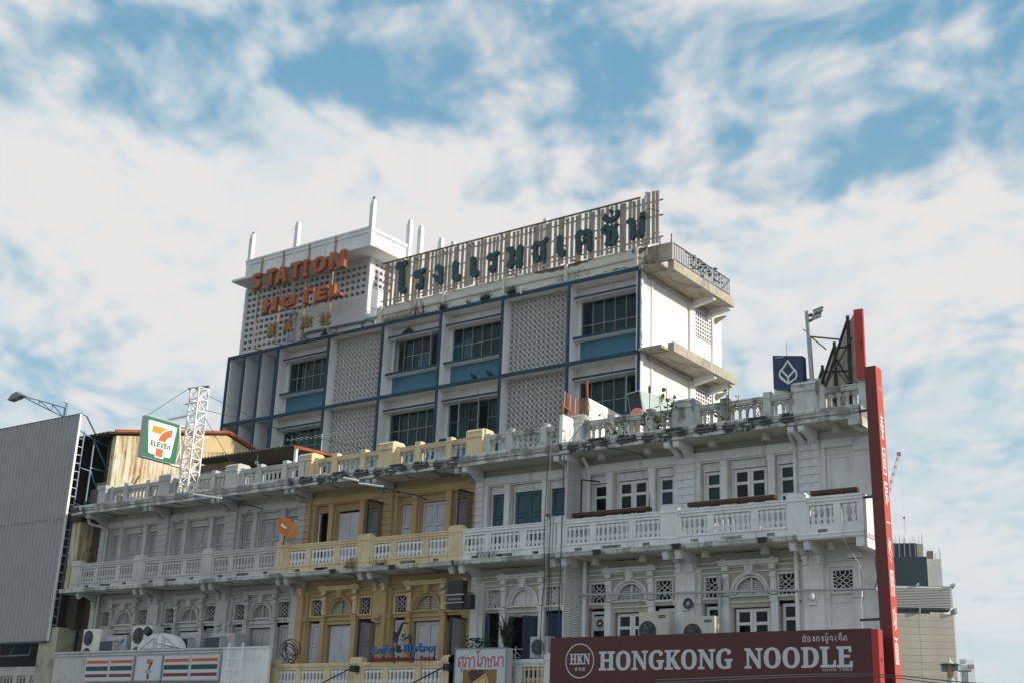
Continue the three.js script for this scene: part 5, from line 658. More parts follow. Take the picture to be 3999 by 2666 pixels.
// white antennas on roofs
function yagi(name, label, p, dir, len, n, mast) { const b = nb(), e = [Math.cos(dir), Math.sin(dir)]; b.bar(p, [p[0] + e[0] * len, p[1], p[2] + e[1] * len], 0.03); for (let i = 0; i < n; i++) { const t = (i + 0.5) / n * len, w = 0.16 + 0.1 * (i / n), x = p[0] + e[0] * t, z = p[2] + e[1] * t; b.bar([x - e[1] * w, p[1], z + e[0] * w], [x + e[1] * w, p[1], z - e[0] * w], 0.016); } const s = thing(name, label, 'antenna', mast ? [mast[0], mast[1], mast[2]] : p); b.build('boom', 'grey', s); if (mast) nb().tube(mast, [mast[0], p[1] + 0.05, mast[2]], 0.022, 6).build('pole', 'iron', s); return s; }
yagi('tv_antenna', 'long pale television antenna in front of the ring grille above the roof hut', [-37.5, 13.95, -36], -0.05, 3.3, 13, [-35.6, 12.3, -36.05]);
yagi('tv_antenna', 'dark television antenna pointing left from the middle of the white mast', [-41.9, 14.75, -33.5], 0.05, 1.5, 10, null); yagi('tv_antenna', 'short antenna pointing left near the top of the white mast', [-41.0, 15.27, -33.5], 0.03, 0.9, 5, null);

// convenience store front: white parapet with a curved pediment, striped sign panels
{
  const s = thing('shopfront_parapet', 'white shopfront parapet with a curved pediment below the grey shophouse', 'shopfront', [-39, 0, -31.7]);
  nb().box(-44.6, -35.0, 0.5, 5.3, -31.9, -31.66).box(-44.6, -34.95, 5.16, 5.22, -31.9, -31.62).box(-44.62, -34.93, 5.26, 5.33, -31.92, -31.6).build('wall', 'left', s);
  const sh = new THREE.Shape(); sh.moveTo(-39.8, 5.33); sh.absellipse(-38.5, 5.3, 1.2, 0.6, Math.PI, 0, true); sh.lineTo(-37.2, 5.33); nb().ext(sh, -31.86, -31.62).build('pediment', 'white', s);
  const tr = nb(); const arc = (x0, x1, y0, y1) => { for (const [a, b] of [[[x0, y0], [x1, y0]], [[x1, y0], [x1, y1]], [[x0, y0], [x1, y1]]]) tr.bar([a[0], a[1], -31.62], [b[0], b[1], -31.62], 0.04, 0.04); }; arc(-39.5, -38.8, 5.36, 5.74); arc(-37.5, -38.2, 5.36, 5.74); tr.box(-38.7, -38.3, 5.34, 5.38, -31.64, -31.6).box(-38.7, -38.66, 5.36, 5.74, -31.64, -31.6).box(-38.34, -38.3, 5.36, 5.74, -31.64, -31.6).geo(new THREE.TorusGeometry(0.18, 0.02, 6, 12, Math.PI).translate(-38.5, 5.72, -31.62)); tr.build('pediment_moulding', 'paleGrey', s);
  const sg = thing('stripe_sign', 'lightbox sign of red, orange and green stripes with a 7 in the middle', 'sign', [-38.8, 4.2, -31.55]);
  nb().box(-42.45, -35.05, 4.2, 5.1, -31.64, -31.5).build('casing', 'paleGrey', sg);
  const st = canvasTex(512, 256, (c, w, h) => { c.fillStyle = '#c3cbd0'; c.fillRect(0, 0, w, h); for (const [y, k, f] of [[0.13, 0.13, '#c8541d'], [0.38, 0.2, '#0d3b3c'], [0.72, 0.14, '#7a1a1c']]) { c.fillStyle = f; c.fillRect(w * 0.03, h * y, w * 0.94, h * k); } });
  for (const [a, b] of [[-42.4, -41.04], [-41.0, -39.66], [-37.98, -36.6], [-36.55, -35.12]]) printed('stripe_panel', st, sg, a, b, 4.24, 5.07, -31.494);
  const mid = canvasTex(512, 256, (c, w, h) => { c.fillStyle = '#c3cbd0'; c.fillRect(0, 0, w, h); const k = h / 100, ox = w / 2 - 50 * k * 0.62; c.translate(ox, 2 * k); c.scale(0.62 * 1.2, 1); c.fillStyle = '#c8541d'; c.beginPath(); c.moveTo(18 * k, 10 * k); c.lineTo(72 * k, 10 * k); c.quadraticCurveTo(58 * k, 18 * k, 50 * k, 30 * k); c.lineTo(18 * k, 30 * k); c.fill(); c.fillStyle = '#7a1a1c'; c.beginPath(); c.moveTo(82 * k, 10 * k); c.lineTo(80 * k, 32 * k); c.quadraticCurveTo(64 * k, 40 * k, 60 * k, 53 * k); c.lineTo(38 * k, 53 * k); c.quadraticCurveTo(48 * k, 22 * k, 82 * k, 10 * k); c.fill(); c.fillRect(34 * k, 72 * k, 24 * k, 22 * k); c.fillStyle = '#14413b'; c.font = 'bold 100px sans-serif'; const m = c.measureText('ELEVEn'); c.save(); c.translate(14 * k, 70 * k); c.scale(66 * k / m.width, 15 * k / m.actualBoundingBoxAscent); c.fillText('ELEVEn', 0, 0); c.restore(); });
  printed('numeral_panel', mid, sg, -39.5, -38.08, 4.24, 5.07, -31.494); nb().box(-39.62, -39.54, 4.2, 5.1, -31.5, -31.46).box(-38.06, -38.0, 4.2, 5.1, -31.5, -31.46).build('frame', 'grey', sg);
  const hd = nb().box(-34.95, -32.7, 0.5, 5.25, -31.62, -31.5).box(-34.95, -32.68, 5.25, 5.31, -31.64, -31.47).box(-33.9, -33.88, 0.5, 5.24, -31.5, -31.494).build('hoarding', 'white', scene); tag(hd, 'plain white hoarding panel behind the white ladder', 'hoarding');
  const l = thing('ladder', 'white metal ladder leaning upright against the plain white hoarding', 'ladder', [-34.2, 3, -31.3]); for (const x of [-34.52, -33.85]) nb().bar([x, 3.0, -31.3], [x, 5.42, -31.36], 0.05).build('rail', 'whitePaint', l); for (let i = 0; i < 7; i++) nb().bar([-34.52, 3.1 + i * 0.36, -31.31], [-33.85, 3.1 + i * 0.36, -31.31], 0.035).build('rung', 'whitePaint', l);
}
// air conditioning units
function acUnit(label, x0, x1, y0, y1, z, d, fans, m, group, badge) {
  const s = thing('air_conditioner', label, 'air conditioner', [(x0 + x1) / 2, y0, z - d / 2], group); const w = x1 - x0, h = y1 - y0;
  nb().box(x0, x1, y0, y1, z - d, z).build('casing', m, s);
  for (const [fx, fy, r] of fans) { const g = nb(); g.geo(new THREE.TorusGeometry(r, 0.018, 6, 28).translate(x0 + fx * w, y0 + fy * h, z + 0.005)); const ring = g.build('fan_guard', m, s); nb().geo(new THREE.CircleGeometry(r, 28).translate(x0 + fx * w, y0 + fy * h, z + 0.003)).build('fan_recess', 'black', ring); const bl = nb(); for (let i = 0; i < 4; i++) { const q = new THREE.BoxGeometry(r * 0.85, r * 0.32, 0.006); q.rotateX(0.5); q.translate(r * 0.48, 0, 0); q.rotateZ(i * Math.PI / 2 + 0.4); q.translate(x0 + fx * w, y0 + fy * h, z + 0.03); bl.geo(q); } bl.geo(new THREE.CylinderGeometry(r * 0.16, r * 0.16, 0.03, 12).rotateX(Math.PI / 2).translate(x0 + fx * w, y0 + fy * h, z + 0.045)); bl.build('fan', 'steelDark', ring); const gr = nb(); for (let i = 0; i < 4; i++) gr.geo(new THREE.TorusGeometry(r * (0.25 + i * 0.22), 0.004, 4, 22).translate(x0 + fx * w, y0 + fy * h, z + 0.05)); for (let i = 0; i < 8; i++) { const a = i * Math.PI / 8; gr.bar([x0 + fx * w - Math.cos(a) * r, y0 + fy * h - Math.sin(a) * r, z + 0.052], [x0 + fx * w + Math.cos(a) * r, y0 + fy * h + Math.sin(a) * r, z + 0.052], 0.005); } gr.build('grille', 'grey', ring); }
  if (badge === 'oval') { const t = canvasTex(128, 48, (c) => { c.fillStyle = '#8f9085'; c.fillRect(0, 0, 128, 48); c.fillStyle = '#15181c'; c.beginPath(); c.ellipse(64, 24, 62, 22, 0, 0, 7); c.fill(); c.fillStyle = '#c9c9c0'; c.font = 'bold 26px serif'; c.fillText('Carrier', 22, 32); }); printed('badge', t, s, x0 + w * 0.66, x0 + w * 0.92, y0 + h * 0.76, y0 + h * 0.87, z + 0.004); }
  if (badge === 'blue') nb().ext(shape([[x0 + w * 0.72, y1 - 0.22], [x0 + w * 0.88, y1 - 0.1], [x0 + w * 0.9, y1 - 0.24], [x0 + w * 0.74, y1 - 0.34]]), z, z + 0.004).build('badge', mat('badgeBlue', { c: [0.04, 0.16, 0.32], bump: 0 }), s);
  if (badge === 'orange') nb().box(x0 + w * 0.76, x0 + w * 0.92, y1 - 0.14, y1 - 0.1, z, z + 0.004).build('badge', 'orange', s);
  return s;
}
acUnit('white two fan air conditioner at the far left on the shopfront parapet', -43.75, -42.68, 5.34, 6.24, -32.2, 0.55, [[0.33, 0.62, 0.3], [0.33, -0.06, 0.26]], 'acWhite', null, ''); acUnit('white two fan air conditioner just left of the curved pediment', -40.8, -39.72, 5.34, 6.27, -32.2, 0.55, [[0.33, 0.62, 0.32], [0.33, -0.08, 0.26]], 'acWhite', null, '');
for (const [x0, x1, bd, lab] of [[-42.3, -41.12, 'blue', 'grey cabinet air conditioner with a hood and blue badge, between two fan units'], [-38.1, -37.0, 'orange', 'grey cabinet air conditioner with a hood just right of the curved pediment'], [-36.43, -35.2, 'orange', 'grey cabinet air conditioner with a hood behind the white ladder']]) { const s = acUnit(lab, x0, x1, 5.34, 6.02 - (x0 > -37 ? 0.14 : 0.06), -32.2, 0.6, [], 'paleGrey', null, bd); nb().ext(shape([[x0 - 0.05, 5.72], [x0 + 0.75, 5.72], [x0 + 0.75, 5.4], [x0 - 0.05, 5.4]]), -32.19, -31.95).build('hood', 'steelDark', s); nb().box(x0 + 0.76, x0 + 0.8, 5.36, 5.75, -32.19, -31.93).box(x0 - 0.05, x0 + 0.8, 5.72, 5.74, -32.19, -31.93).build('hood_frame', 'paleGrey', s); }
acUnit('beige air conditioner with one fan, left of the pair above the red signboard', -18.82, -17.88, 5.2, 6.01, -32.15, 0.35, [[0.3, 0.34, 0.29]], 'acBeige' in mats ? 'acBeige' : (mat('acBeige', { map: T.white, m: 3, c: [0.72, 0.70, 0.60], rough: 0.5, bump: 0 }), 'acBeige'), null, 'oval'); acUnit('beige air conditioner with one fan, right of the pair above the red signboard', -17.42, -16.47, 5.1, 5.83, -32.15, 0.35, [[0.3, 0.36, 0.29]], 'acBeige', null, 'oval');
acUnit('pale air conditioner with a dark fan beside left edge of the red signboard', -22.62, -21.9, 4.82, 5.44, -32.3, 0.3, [[0.4, 0.5, 0.24]], 'paleGrey', null, '');
{ const s = thing('exhaust_fan', 'small square exhaust fan set in the white side window above signboard', 'fan', [-20.64, 5.7, -33]); nb().box(-20.86, -20.42, 5.64, 6.05, -33.15, -33.02).build('frame', 'paleGrey', s); nb().geo(new THREE.TorusGeometry(0.14, 0.025, 6, 20).translate(-20.64, 5.84, -33.01)).build('ring', 'paleGrey', s); nb().geo(new THREE.CircleGeometry(0.14, 20).translate(-20.64, 5.84, -33.015)).build('opening', 'black', s); nb().geo(new THREE.SphereGeometry(0.05, 8, 6).translate(-20.64, 5.84, -33.0)).build('hub', 'paleGrey', s); }

// cafe lettering and saxophone on a steel frame
{
  const s = thing('cafe_sign', 'cafe sign of blue script letters, red letters and a saxophone outline', 'letter sign', [-27.2, 4.7, -31.9]);
  nb().bar([-28.5, 4.82, -31.95], [-25.85, 4.8, -31.95], 0.03).bar([-28.4, 5.12, -31.95], [-25.9, 5.1, -31.95], 0.025).bar([-27.52, 5.1, -31.95], [-27.5, 5.5, -31.95], 0.03).bar([-26.95, 5.1, -31.95], [-26.92, 5.5, -31.95], 0.03).bar([-27.6, 4.8, -31.95], [-27.6, 5.2, -31.95], 0.03).bar([-26.9, 4.8, -31.95], [-26.9, 5.2, -31.95], 0.03).bar([-25.95, 4.8, -31.95], [-25.95, 5.22, -31.95], 0.03).build('frame', 'black', s);
  const put = (txt, x0, x1, y0, y1, m, font, name = 'letter') => { const ch = [...txt]; const wd = ch.map((c) => (c === ' ' ? 0.5 : /[iltf1I']/.test(c) ? 0.55 : /[mwM]/.test(c) ? 1.5 : 1)); const tot = wd.reduce((a, b) => a + b), k = (x1 - x0) / tot; let x = x0; ch.forEach((c, i) => { if (c !== ' ') { const up = /[A-Zbdfhklt&'0-9i]/.test(c), dn = /[gpqy]/.test(c); nb().geo(letterGeo(c, x + 0.012, x + wd[i] * k - 0.012, dn ? y0 - (y1 - y0) * 0.22 : y0, up ? y1 : y0 + (y1 - y0) * 0.72, 0.05, font).translate(0, 0, -31.93)).build(name, m, s); } x += wd[i] * k; }); };
  const bl = mat('letterBlue', { c: [0.012, 0.11, 0.33], rough: 0.4, bump: 0 }), gn = mat('letterGreen', { c: [0.01, 0.06, 0.05], rough: 0.4, bump: 0 }), rd = mat('letterRed', { c: [0.17, 0.02, 0.015], rough: 0.5, bump: 0 });
  const script = (list, x, y, w, h, lw, m) => { for (const q of list) { const g = strokePlate([...q.map((p) => [lw, ...p.flatMap((v, k) => (k % 2 ? [] : [x + p[k] * w, y + p[k + 1] * h]))])], 0.012, 0.06, 0.006); nb().geo(g.translate(0, 0, -31.93)).build('letter', m, s); } };
  // Cafe' & Bistro, one list of strokes per letter, unit cells along the line
  script([[[0.75, 0.85, 0.45, 1, 0.15, 0.6, 0.2, 0.15, 0.5, 0, 0.85, 0.1]], [[1.75, 0.6, 1.45, 0.65, 1.2, 0.3, 1.4, 0.02, 1.75, 0.3], [1.75, 0.65, 1.75, 0.15, 1.95, 0.02]], [[2.75, 1.15, 2.45, 1.15, 2.35, 0.8, 2.35, -0.05], [2.1, 0.6, 2.7, 0.65]], [[3.0, 0.38, 3.5, 0.42, 3.35, 0.68, 3.05, 0.6, 3.0, 0.2, 3.2, 0.02, 3.6, 0.1]], [[3.68, 0.85, 3.88, 1.0]]], -28.5, 5.02, 0.235, 0.21, 0.055, bl);
  script([[[0.3, 1.05, 0.25, 0, 0.7, 0.05, 0.85, 0.3, 0.6, 0.52, 0.3, 0.52], [0.3, 1.05, 0.65, 1.0, 0.75, 0.75, 0.6, 0.52]], [[1.15, 0.7, 1.1, 0.02, 1.25, 0.02], [1.2, 0.98, 1.22, 1.02]], [[1.95, 0.62, 1.65, 0.68, 1.55, 0.48, 1.9, 0.25, 1.75, 0.0, 1.45, 0.08]], [[2.4, 1.2, 2.35, 0.15, 2.5, 0.0, 2.65, 0.08], [2.15, 0.72, 2.7, 0.76]], [[2.95, 0.68, 2.95, 0.0], [2.95, 0.5, 3.15, 0.7, 3.4, 0.62]], [[3.85, 0.68, 3.55, 0.5, 3.6, 0.1, 3.9, 0.0, 4.15, 0.25, 4.1, 0.6, 3.85, 0.68]]], -27.2, 5.05, 0.288, 0.2, 0.055, bl);
  script([[[0.9, 0.05, 0.35, 0.75, 0.5, 1.0, 0.7, 0.8, 0.25, 0.45, 0.2, 0.15, 0.5, 0.0, 0.9, 0.4]]], -27.5, 5.04, 0.24, 0.2, 0.05, 'black');
  put('54', -27.3, -26.88, 5.4, 5.6, gn, sansBold); put('Hualumphong', -28.55, -26.75, 4.76, 4.94, rd, sansBold); put('Jazz', -26.55, -25.9, 4.77, 4.92, rd, sansBold);
  const sax = strokePlate([[0.05, -27.08, 5.93, -27.25, 5.95, -27.3, 5.9, -27.45, 5.55, -27.48, 5.42], [0.09, -27.33, 5.85, -27.43, 5.6], [0.12, -27.48, 5.45, -27.53, 5.4, -27.58, 5.46, -27.57, 5.62], [0.06, -27.62, 5.66, -27.5, 5.64]], 0.014, 0.05); nb().geo(sax.translate(0, 0, -31.93)).build('saxophone', 'black', s);
}
// projecting white box sign of the restaurant
{
  const x0 = -24.62, x1 = -22.74, y0 = 3.6, y1 = 5.03, z = -31.3;
  const s = thing('restaurant_box_sign', 'white box sign with faded red Thai letters above a drink picture', 'sign', [(x0 + x1) / 2, y0, z]);
  nb().box(x0, x1, y0, y1, z - 0.3, z).build('box', 'paleGrey', s); nb().box(x0 - 0.02, x1 + 0.02, y1 - 0.02, y1 + 0.015, z - 0.02, z + 0.02).box(x0 - 0.02, x0 + 0.02, y0, y1 - 0.02, z, z + 0.02).box(x1 - 0.02, x1 + 0.02, y0, y1 - 0.02, z, z + 0.02).build('frame', 'grey', s);
  const t = canvasTex(1024, 780, (c, w, h) => {
    c.fillStyle = '#b9c1c6'; c.fillRect(0, 0, w, h); const r = rng(8); for (let i = 0; i < 60; i++) { c.fillStyle = `rgba(120,130,135,${0.03 + 0.04 * r()})`; c.fillRect(r() * w, r() * h, 40 + r() * 140, 4 + r() * 20); }
    c.strokeStyle = '#a8444c'; thai(c, ['so', '^su', 'pho', 'aa', 'oo', 'pho', 'cho', 'no', 'aa'], 40, 95, 190, 128, 24);
    c.fillStyle = 'rgba(185,193,198,0.45)'; for (let i = 0; i < 160; i++) c.fillRect(480 + r() * 480, 240 + r() * 110, 6 + r() * 26, 4 + r() * 20);
    const x = 165, y = 325, W = 690, H = 455; const pal = ['#8a6a1c', '#7d5b18', '#a07a24', '#6a4a16']; c.fillStyle = '#85641c'; c.fillRect(x, y, W, H); for (let i = 0; i < 130; i++) { c.fillStyle = pal[i % 4]; c.globalAlpha = 0.35; c.beginPath(); c.arc(x + r() * W, y + r() * H, 8 + r() * 34, 0, 7); c.fill(); } c.globalAlpha = 1;
    c.save(); c.beginPath(); c.rect(x, y, W, H); c.clip(); c.translate(x + 350, y + 210); c.rotate(-0.5); c.fillStyle = '#4a2412'; c.fillRect(-150, -260, 300, 560); c.fillStyle = '#b08f3a'; c.fillRect(-160, -70, 320, 150); c.strokeStyle = '#e2dccd'; c.lineWidth = 8; c.strokeRect(-160, -70, 320, 150); c.fillStyle = '#e2dccd'; c.font = 'italic bold 96px serif'; c.fillText('Cola', -100, 40); c.restore(); });
  printed('face', t, s, x0 + 0.02, x1 - 0.02, y0, y1 - 0.02, z + 0.006);
  const f = thing('beer_sign', 'small dark projecting sign with a pale lettered band by the yellow wall', 'sign', [-25.3, 6.3, -32.4]);
  nb().box(-25.66, -25.06, 6.33, 7.2, -32.3, -32.05).box(-25.08, -24.78, 6.33, 6.76, -32.35, -32.1).build('panel', 'black', f); nb().box(-25.7, -25.0, 6.74, 6.775, -32.06, -32.01).box(-25.7, -25.0, 6.5, 6.53, -32.06, -32.01).build('band', 'paleGrey', f);
  const ft = canvasTex(256, 80, (c) => { c.fillStyle = '#0d1114'; c.fillRect(0, 0, 256, 80); c.fillStyle = '#9aa7a8'; c.font = 'bold 44px serif'; c.fillText('Federbräu', 14, 56); }); printed('lettering', ft, f, -25.64, -25.06, 6.54, 6.73, -32.03);
  nb().tube([-25.3, 6.9, -32.2], [-25.3, 6.9, -33], 0.02).build('bracket', 'steelDark', f);
}
// awning cassettes resting on the balcony rail
for (const [x0, x1, lab] of [[-21.2, -18.56, 'rolled dark red awning on balcony rail, left of the three'], [-17.33, -14.68, 'rolled dark red awning on balcony rail, middle of the three'], [-13.65, -12.35, 'short rolled dark red awning on balcony rail at the right end']]) { const s = thing('rolled_awning', lab, 'awning', [(x0 + x1) / 2, 8.8, -32.3]); nb().prof([[-32.25, 8.9], [-32.23, 8.93], [-32.23, 9.0], [-32.27, 9.02], [-32.4, 8.99], [-32.42, 8.92], [-32.38, 8.89]], x0, x1).build('cassette', 'awning', s); for (let i = 0; i < Math.round((x1 - x0) / 0.6); i++) nb().box(x0 + 0.3 + i * 0.6 - 0.02, x0 + 0.3 + i * 0.6 + 0.02, 8.76, 8.9, -32.34, -32.3).build('bracket', 'steelDark', s); }
// satellite dish
{
  const s = thing('satellite_dish', 'orange satellite dish on the balcony rail where grey and yellow shophouses meet', 'satellite dish', [-32.65, 8.8, -31.8]);
  const pts = []; for (let i = 0; i <= 10; i++) { const r = i / 10 * 0.42; pts.push(new THREE.Vector2(r, r * r * 0.55)); } for (let i = 10; i >= 0; i--) { const r = i / 10 * 0.425; pts.push(new THREE.Vector2(r, r * r * 0.55 - 0.015)); }
  const g = new THREE.LatheGeometry(pts, 32); const d = nb().geo(g).build('reflector', 'orange', s, true); d.material.side = THREE.DoubleSide; d.position.set(-0.1, 0.5, 0); const dir = V(0.86, 0.46, 0.2).normalize(); d.quaternion.setFromUnitVectors(V(0, 1, 0), dir);
  const lb = nb().geo(new THREE.BoxGeometry(0.3, 0.004, 0.11).translate(0, 0.015, 0)).build('label_plate', 'whitePaint', d, true); lb.position.set(-0.12, 0.028, 0.12); lb.rotation.set(0.1, 0.5, 0.12);
  nb().wire([[-0.12, 0.1, 0.05], [0.12, 0.18, 0.12], [0.42, 0.62, 0.1], [0.44, 0.7, 0.08]], 0.014, 5).geo(new THREE.CylinderGeometry(0.035, 0.045, 0.12, 8).rotateZ(1.0).translate(0.42, 0.72, 0.08)).geo(new THREE.TorusGeometry(0.07, 0.01, 5, 14).translate(0.5, 0.66, 0.08)).build('feed_arm', 'iron', s, true);
  nb().wire([[-0.18, 0.45, -0.02], [-0.2, 0.15, -0.05], [-0.3, 0.02, -0.1], [-0.4, 0.0, -0.25]], 0.022, 6).build('mount', 'steelDark', s, true);
}
// slim tube lights on arms along the cornice
for (const [a, b, lab] of [[[-37.22, 10.83, -31.3], [-35.7, 10.55, -31.35], 'slim white tube light on an arm below cornice near the mast'], [[-29.75, 10.73, -31.3], [-29.1, 10.57, -31.35], 'shorter of two slim tube lights above yellow shophouse, the left one'], [[-29.03, 10.47, -31.3], [-28.0, 10.28, -31.35], 'longer of two slim tube lights above yellow shophouse, the right one']]) { const s = thing('tube_light', lab, 'light', a); nb().tube(a, b, 0.035, 8).build('tube', 'whitePaint', s); nb().wire([b, [b[0] + 0.25, b[1] - 0.1, -31.7], [b[0] + 0.4, b[1] - 0.1, -32.6], [b[0] + 0.4, b[1] - 0.15, -33.08]], 0.022, 5).build('arm', 'steelDark', s); }
// spot lamps on long dark arms in front of the lower balcony
for (const [x, lab] of [[-29.1, 'dark flood lamp on a slanting pole by the left yellow pedestal'], [-25.3, 'dark flood lamp on a slanting pole beside the white restaurant sign']]) { const s = thing('flood_lamp', lab, 'lamp', [x, 4.5, -31.8]); nb().box(x - 0.1, x + 0.1, 4.45, 4.65, -31.95, -31.7).build('head', 'black', s); nb().bar([x - 0.05, 4.55, -31.7], [x - 1.0, 3.9, -31.0], 0.03).build('arm', 'black', s); }
{ const s = thing('flood_lamp', 'black flood lamp standing on the left shoulder of the curved pediment', 'lamp', [-39.25, 5.8, -31.7]); nb().geo(new THREE.CylinderGeometry(0.17, 0.13, 0.22, 12).rotateX(1.2).translate(-39.3, 5.98, -31.7)).build('head', 'black', s); nb().bar([-39.35, 5.6, -31.72], [-39.3, 5.9, -31.72], 0.04).build('bracket', 'black', s); }
{ const s = thing('loudspeaker', 'small round grey horn lamp beside the lion mask above the air conditioner', 'lamp', [-17.5, 6.2, -32.7]); nb().geo(new THREE.TorusGeometry(0.12, 0.035, 8, 20).translate(-17.52, 6.25, -32.6)).build('rim', 'steelDark', s); nb().geo(new THREE.CylinderGeometry(0.11, 0.09, 0.2, 16).rotateX(Math.PI / 2).translate(-17.52, 6.25, -32.72)).build('barrel', 'grey', s); nb().geo(new THREE.SphereGeometry(0.06, 10, 8).translate(-17.52, 6.25, -32.63)).build('lens', 'paleGrey', s); }

// ---------- left: corrugated hoarding, its steelwork, party wall and the older house behind ----------
function ribGeo(w, h, n) { const p = w / n, pts = [[0, 0]]; for (let i = 0; i < n; i++) pts.push([i * p + p * 0.28, 0], [i * p + p * 0.4, 0.045], [i * p + p * 0.62, 0.045], [i * p + p * 0.74, 0]); pts.push([w, 0], [w, -0.004]); for (let i = n - 1; i >= 0; i--) pts.push([i * p + p * 0.74 + 0.003, -0.004], [i * p + p * 0.62 + 0.003, 0.041], [i * p + p * 0.4 - 0.003, 0.041], [i * p + p * 0.28 - 0.003, -0.004]); pts.push([0, -0.004]); const g = new THREE.ExtrudeGeometry(shape(pts.map(([a, b]) => [a, -b])), { depth: h, bevelEnabled: false }); g.rotateX(-Math.PI / 2); return boxUV(plain(g)); } // ribs towards +z, height up y
{
  const s = thing('corrugated_hoarding', 'tall grey corrugated metal hoarding at the far left edge', 'hoarding', [-50, 5.85, -32.25]);
  const r = rng(21); for (let i = 0; i < 8; i++) for (const [y, h] of [[5.86, 4.94], [10.8, 4.42]]) { const g = ribGeo(0.985, h, 4); const uv = g.attributes.uv, du = r() * 5; for (let k = 0; k < uv.count; k++) uv.setX(k, uv.getX(k) + du); const o = inst('corrugated_sheet', g, 'metal', s, [-47.02 - i * 0.985, y, -32.25 + (y > 8 ? 0.006 : 0)]); if (i === 0 && y < 8) o.rotation.z = 0.0; }
  nb().bar([-54, 15.24, -32.27], [-46.02, 15.24, -32.27], 0.05).bar([-54, 5.83, -32.25], [-46.2, 5.83, -32.25], 0.06).build('edge_rail', 'steelDark', s); nb().box(-46.05, -46.02, 5.86, 15.23, -32.3, -32.2).build('edge_strip', 'whitePaint', s);
  s.rotation.z = 0; s.position.x += 0; 
  const t = thing('steel_truss', 'blue grey steel ladder truss bracing the corrugated hoarding from behind', 'scaffold', [-46.1, 5, -33]); const X = -46.1, bar = (a, b, w = 0.05) => nb().bar([X, a[1], a[0]], [X, b[1], b[0]], w).build('strut', 'steelBlue', t);
  nb().bar([X, 6.3, -32.58], [X, 14.55, -32.58], 0.05).build('rail', 'steelBlue', t); nb().bar([X, 6.3, -33.12], [X, 14.6, -33.12], 0.055).build('post', 'steelBlue', t); const rg = nb(); for (let i = 0; i < 23; i++) nb().bar([X, 6.5 + i * 0.35, -32.3], [X, 6.5 + i * 0.35, -32.58], 0.035).build('rung', i % 5 === 2 ? 'steelBlue' : 'paleGrey', t);
  bar([-32.3, 14.55], [-33.12, 14.3]); bar([-33.12, 14.3], [-34.05, 14.15]); bar([-33.12, 14.25], [-34.05, 13.1]); bar([-33.12, 13.1], [-34.05, 13.08]); bar([-32.58, 13.0], [-33.12, 12.95], 0.04); bar([-33.12, 13.0], [-33.5, 12.4], 0.04); bar([-32.58, 11.5], [-33.12, 11.4], 0.04); bar([-32.58, 11.45], [-33.1, 10.8], 0.03); nb().bar([X, 15.2, -32.58], [X, 14.2, -33.45], 0.045).bar([X, 15.24, -32.3], [X, 15.2, -32.58], 0.03).build('stay', 'steelDark', t);
  nb().bar([-50.2, 5.4, -33], [-48.22, 5.42, -33], 0.05).bar([-48.22, 5.42, -33], [-48.12, 5.95, -33], 0.05).bar([-50.0, 5.9, -33], [-46.2, 5.9, -33], 0.05).bar([-49.6, 5.45, -33], [-49.2, 5.9, -33], 0.035).build('frame', 'steelBlue', t);
  const l = thing('street_lamp', 'street lamp on a light blue truss arm above the corrugated hoarding', 'street lamp', [-47.5, 15.2, -32.3]); nb().bar([-47.5, 5.9, -32.5], [-47.5, 15.95, -32.5], 0.08).build('pole', 'steelBlue', l);
  const a = nb(), P = (t) => [-47.5 - t * 3.2, 15.72 + t * 0.95, -32.45], Q = (t) => [-47.5 - t * 3.2, 15.3 + t * 1.32, -32.45]; a.bar(P(0), P(1), 0.045).bar(Q(0), Q(1), 0.04); for (const t of [0.02, 0.3, 0.62, 0.85]) a.bar(P(t), Q(t), 0.03); a.bar(Q(0.02), P(0.3), 0.03).bar(Q(0.3), P(0.62), 0.03); a.build('truss_arm', 'steelBlue', l);
  nb().ext(shape([[-51.72, 16.62], [-51.5, 16.82], [-51.15, 16.9], [-50.95, 16.8], [-50.7, 16.7], [-50.95, 16.66], [-51.6, 16.58]]), -32.62, -32.3, 0.03).build('lamp_head', 'grey', l); nb().box(-51.5, -51.05, 16.59, 16.63, -32.58, -32.34).build('lens', 'paleGrey', l); nb().tube([-47.55, 15.95, -32.45], [-47.55, 16.1, -32.45], 0.02, 6).geo(new THREE.TorusGeometry(0.06, 0.02, 6, 10).rotateX(1.57).translate(-47.55, 15.98, -32.45)).build('insulator', 'whitePaint', l);
  const p = thing('party_wall', 'stained pier at left end of the terrace, orange rust above pale green', 'wall', [-45.7, 0, -32.8]); nb().box(-45.95, -45.42, 7.9, 10.66, -33.3, -32.55).build('upper_pier', 'stained', p); nb().box(-46.75, -45.6, 0, 6.4, -33.2, -32.35).build('lower_pier', mat('pierGreen', { map: T.concrete, m: 4, c: [0.95, 1.05, 0.95] }), p); nb().box(-46.0, -45.38, 6.4, 7.9, -33.3, -32.9).box(-46.1, -45.2, 10.66, 10.9, -33.4, -32.4).build('core', 'woodDark', p);
  nb().box(-45.42, -44.6, 3.9, 10.8, -33.4, -33.25).build('infill_backing', 'woodDark', p); const bg = boxUV(plain(new THREE.BoxGeometry(0.19, 0.2, 0.12))); for (const [y0, n] of [[7.85, 13], [4.9, 7]]) for (let j = 0; j < n; j++) for (let i = 0; i < 4; i++) inst('brick', bg, 'brickDark', p, [-45.3 + i * 0.2 + (j % 2) * 0.03, y0 + 0.1 + j * 0.208, -33.24 + ((i * 7 + j * 3) % 5) * 0.008]);
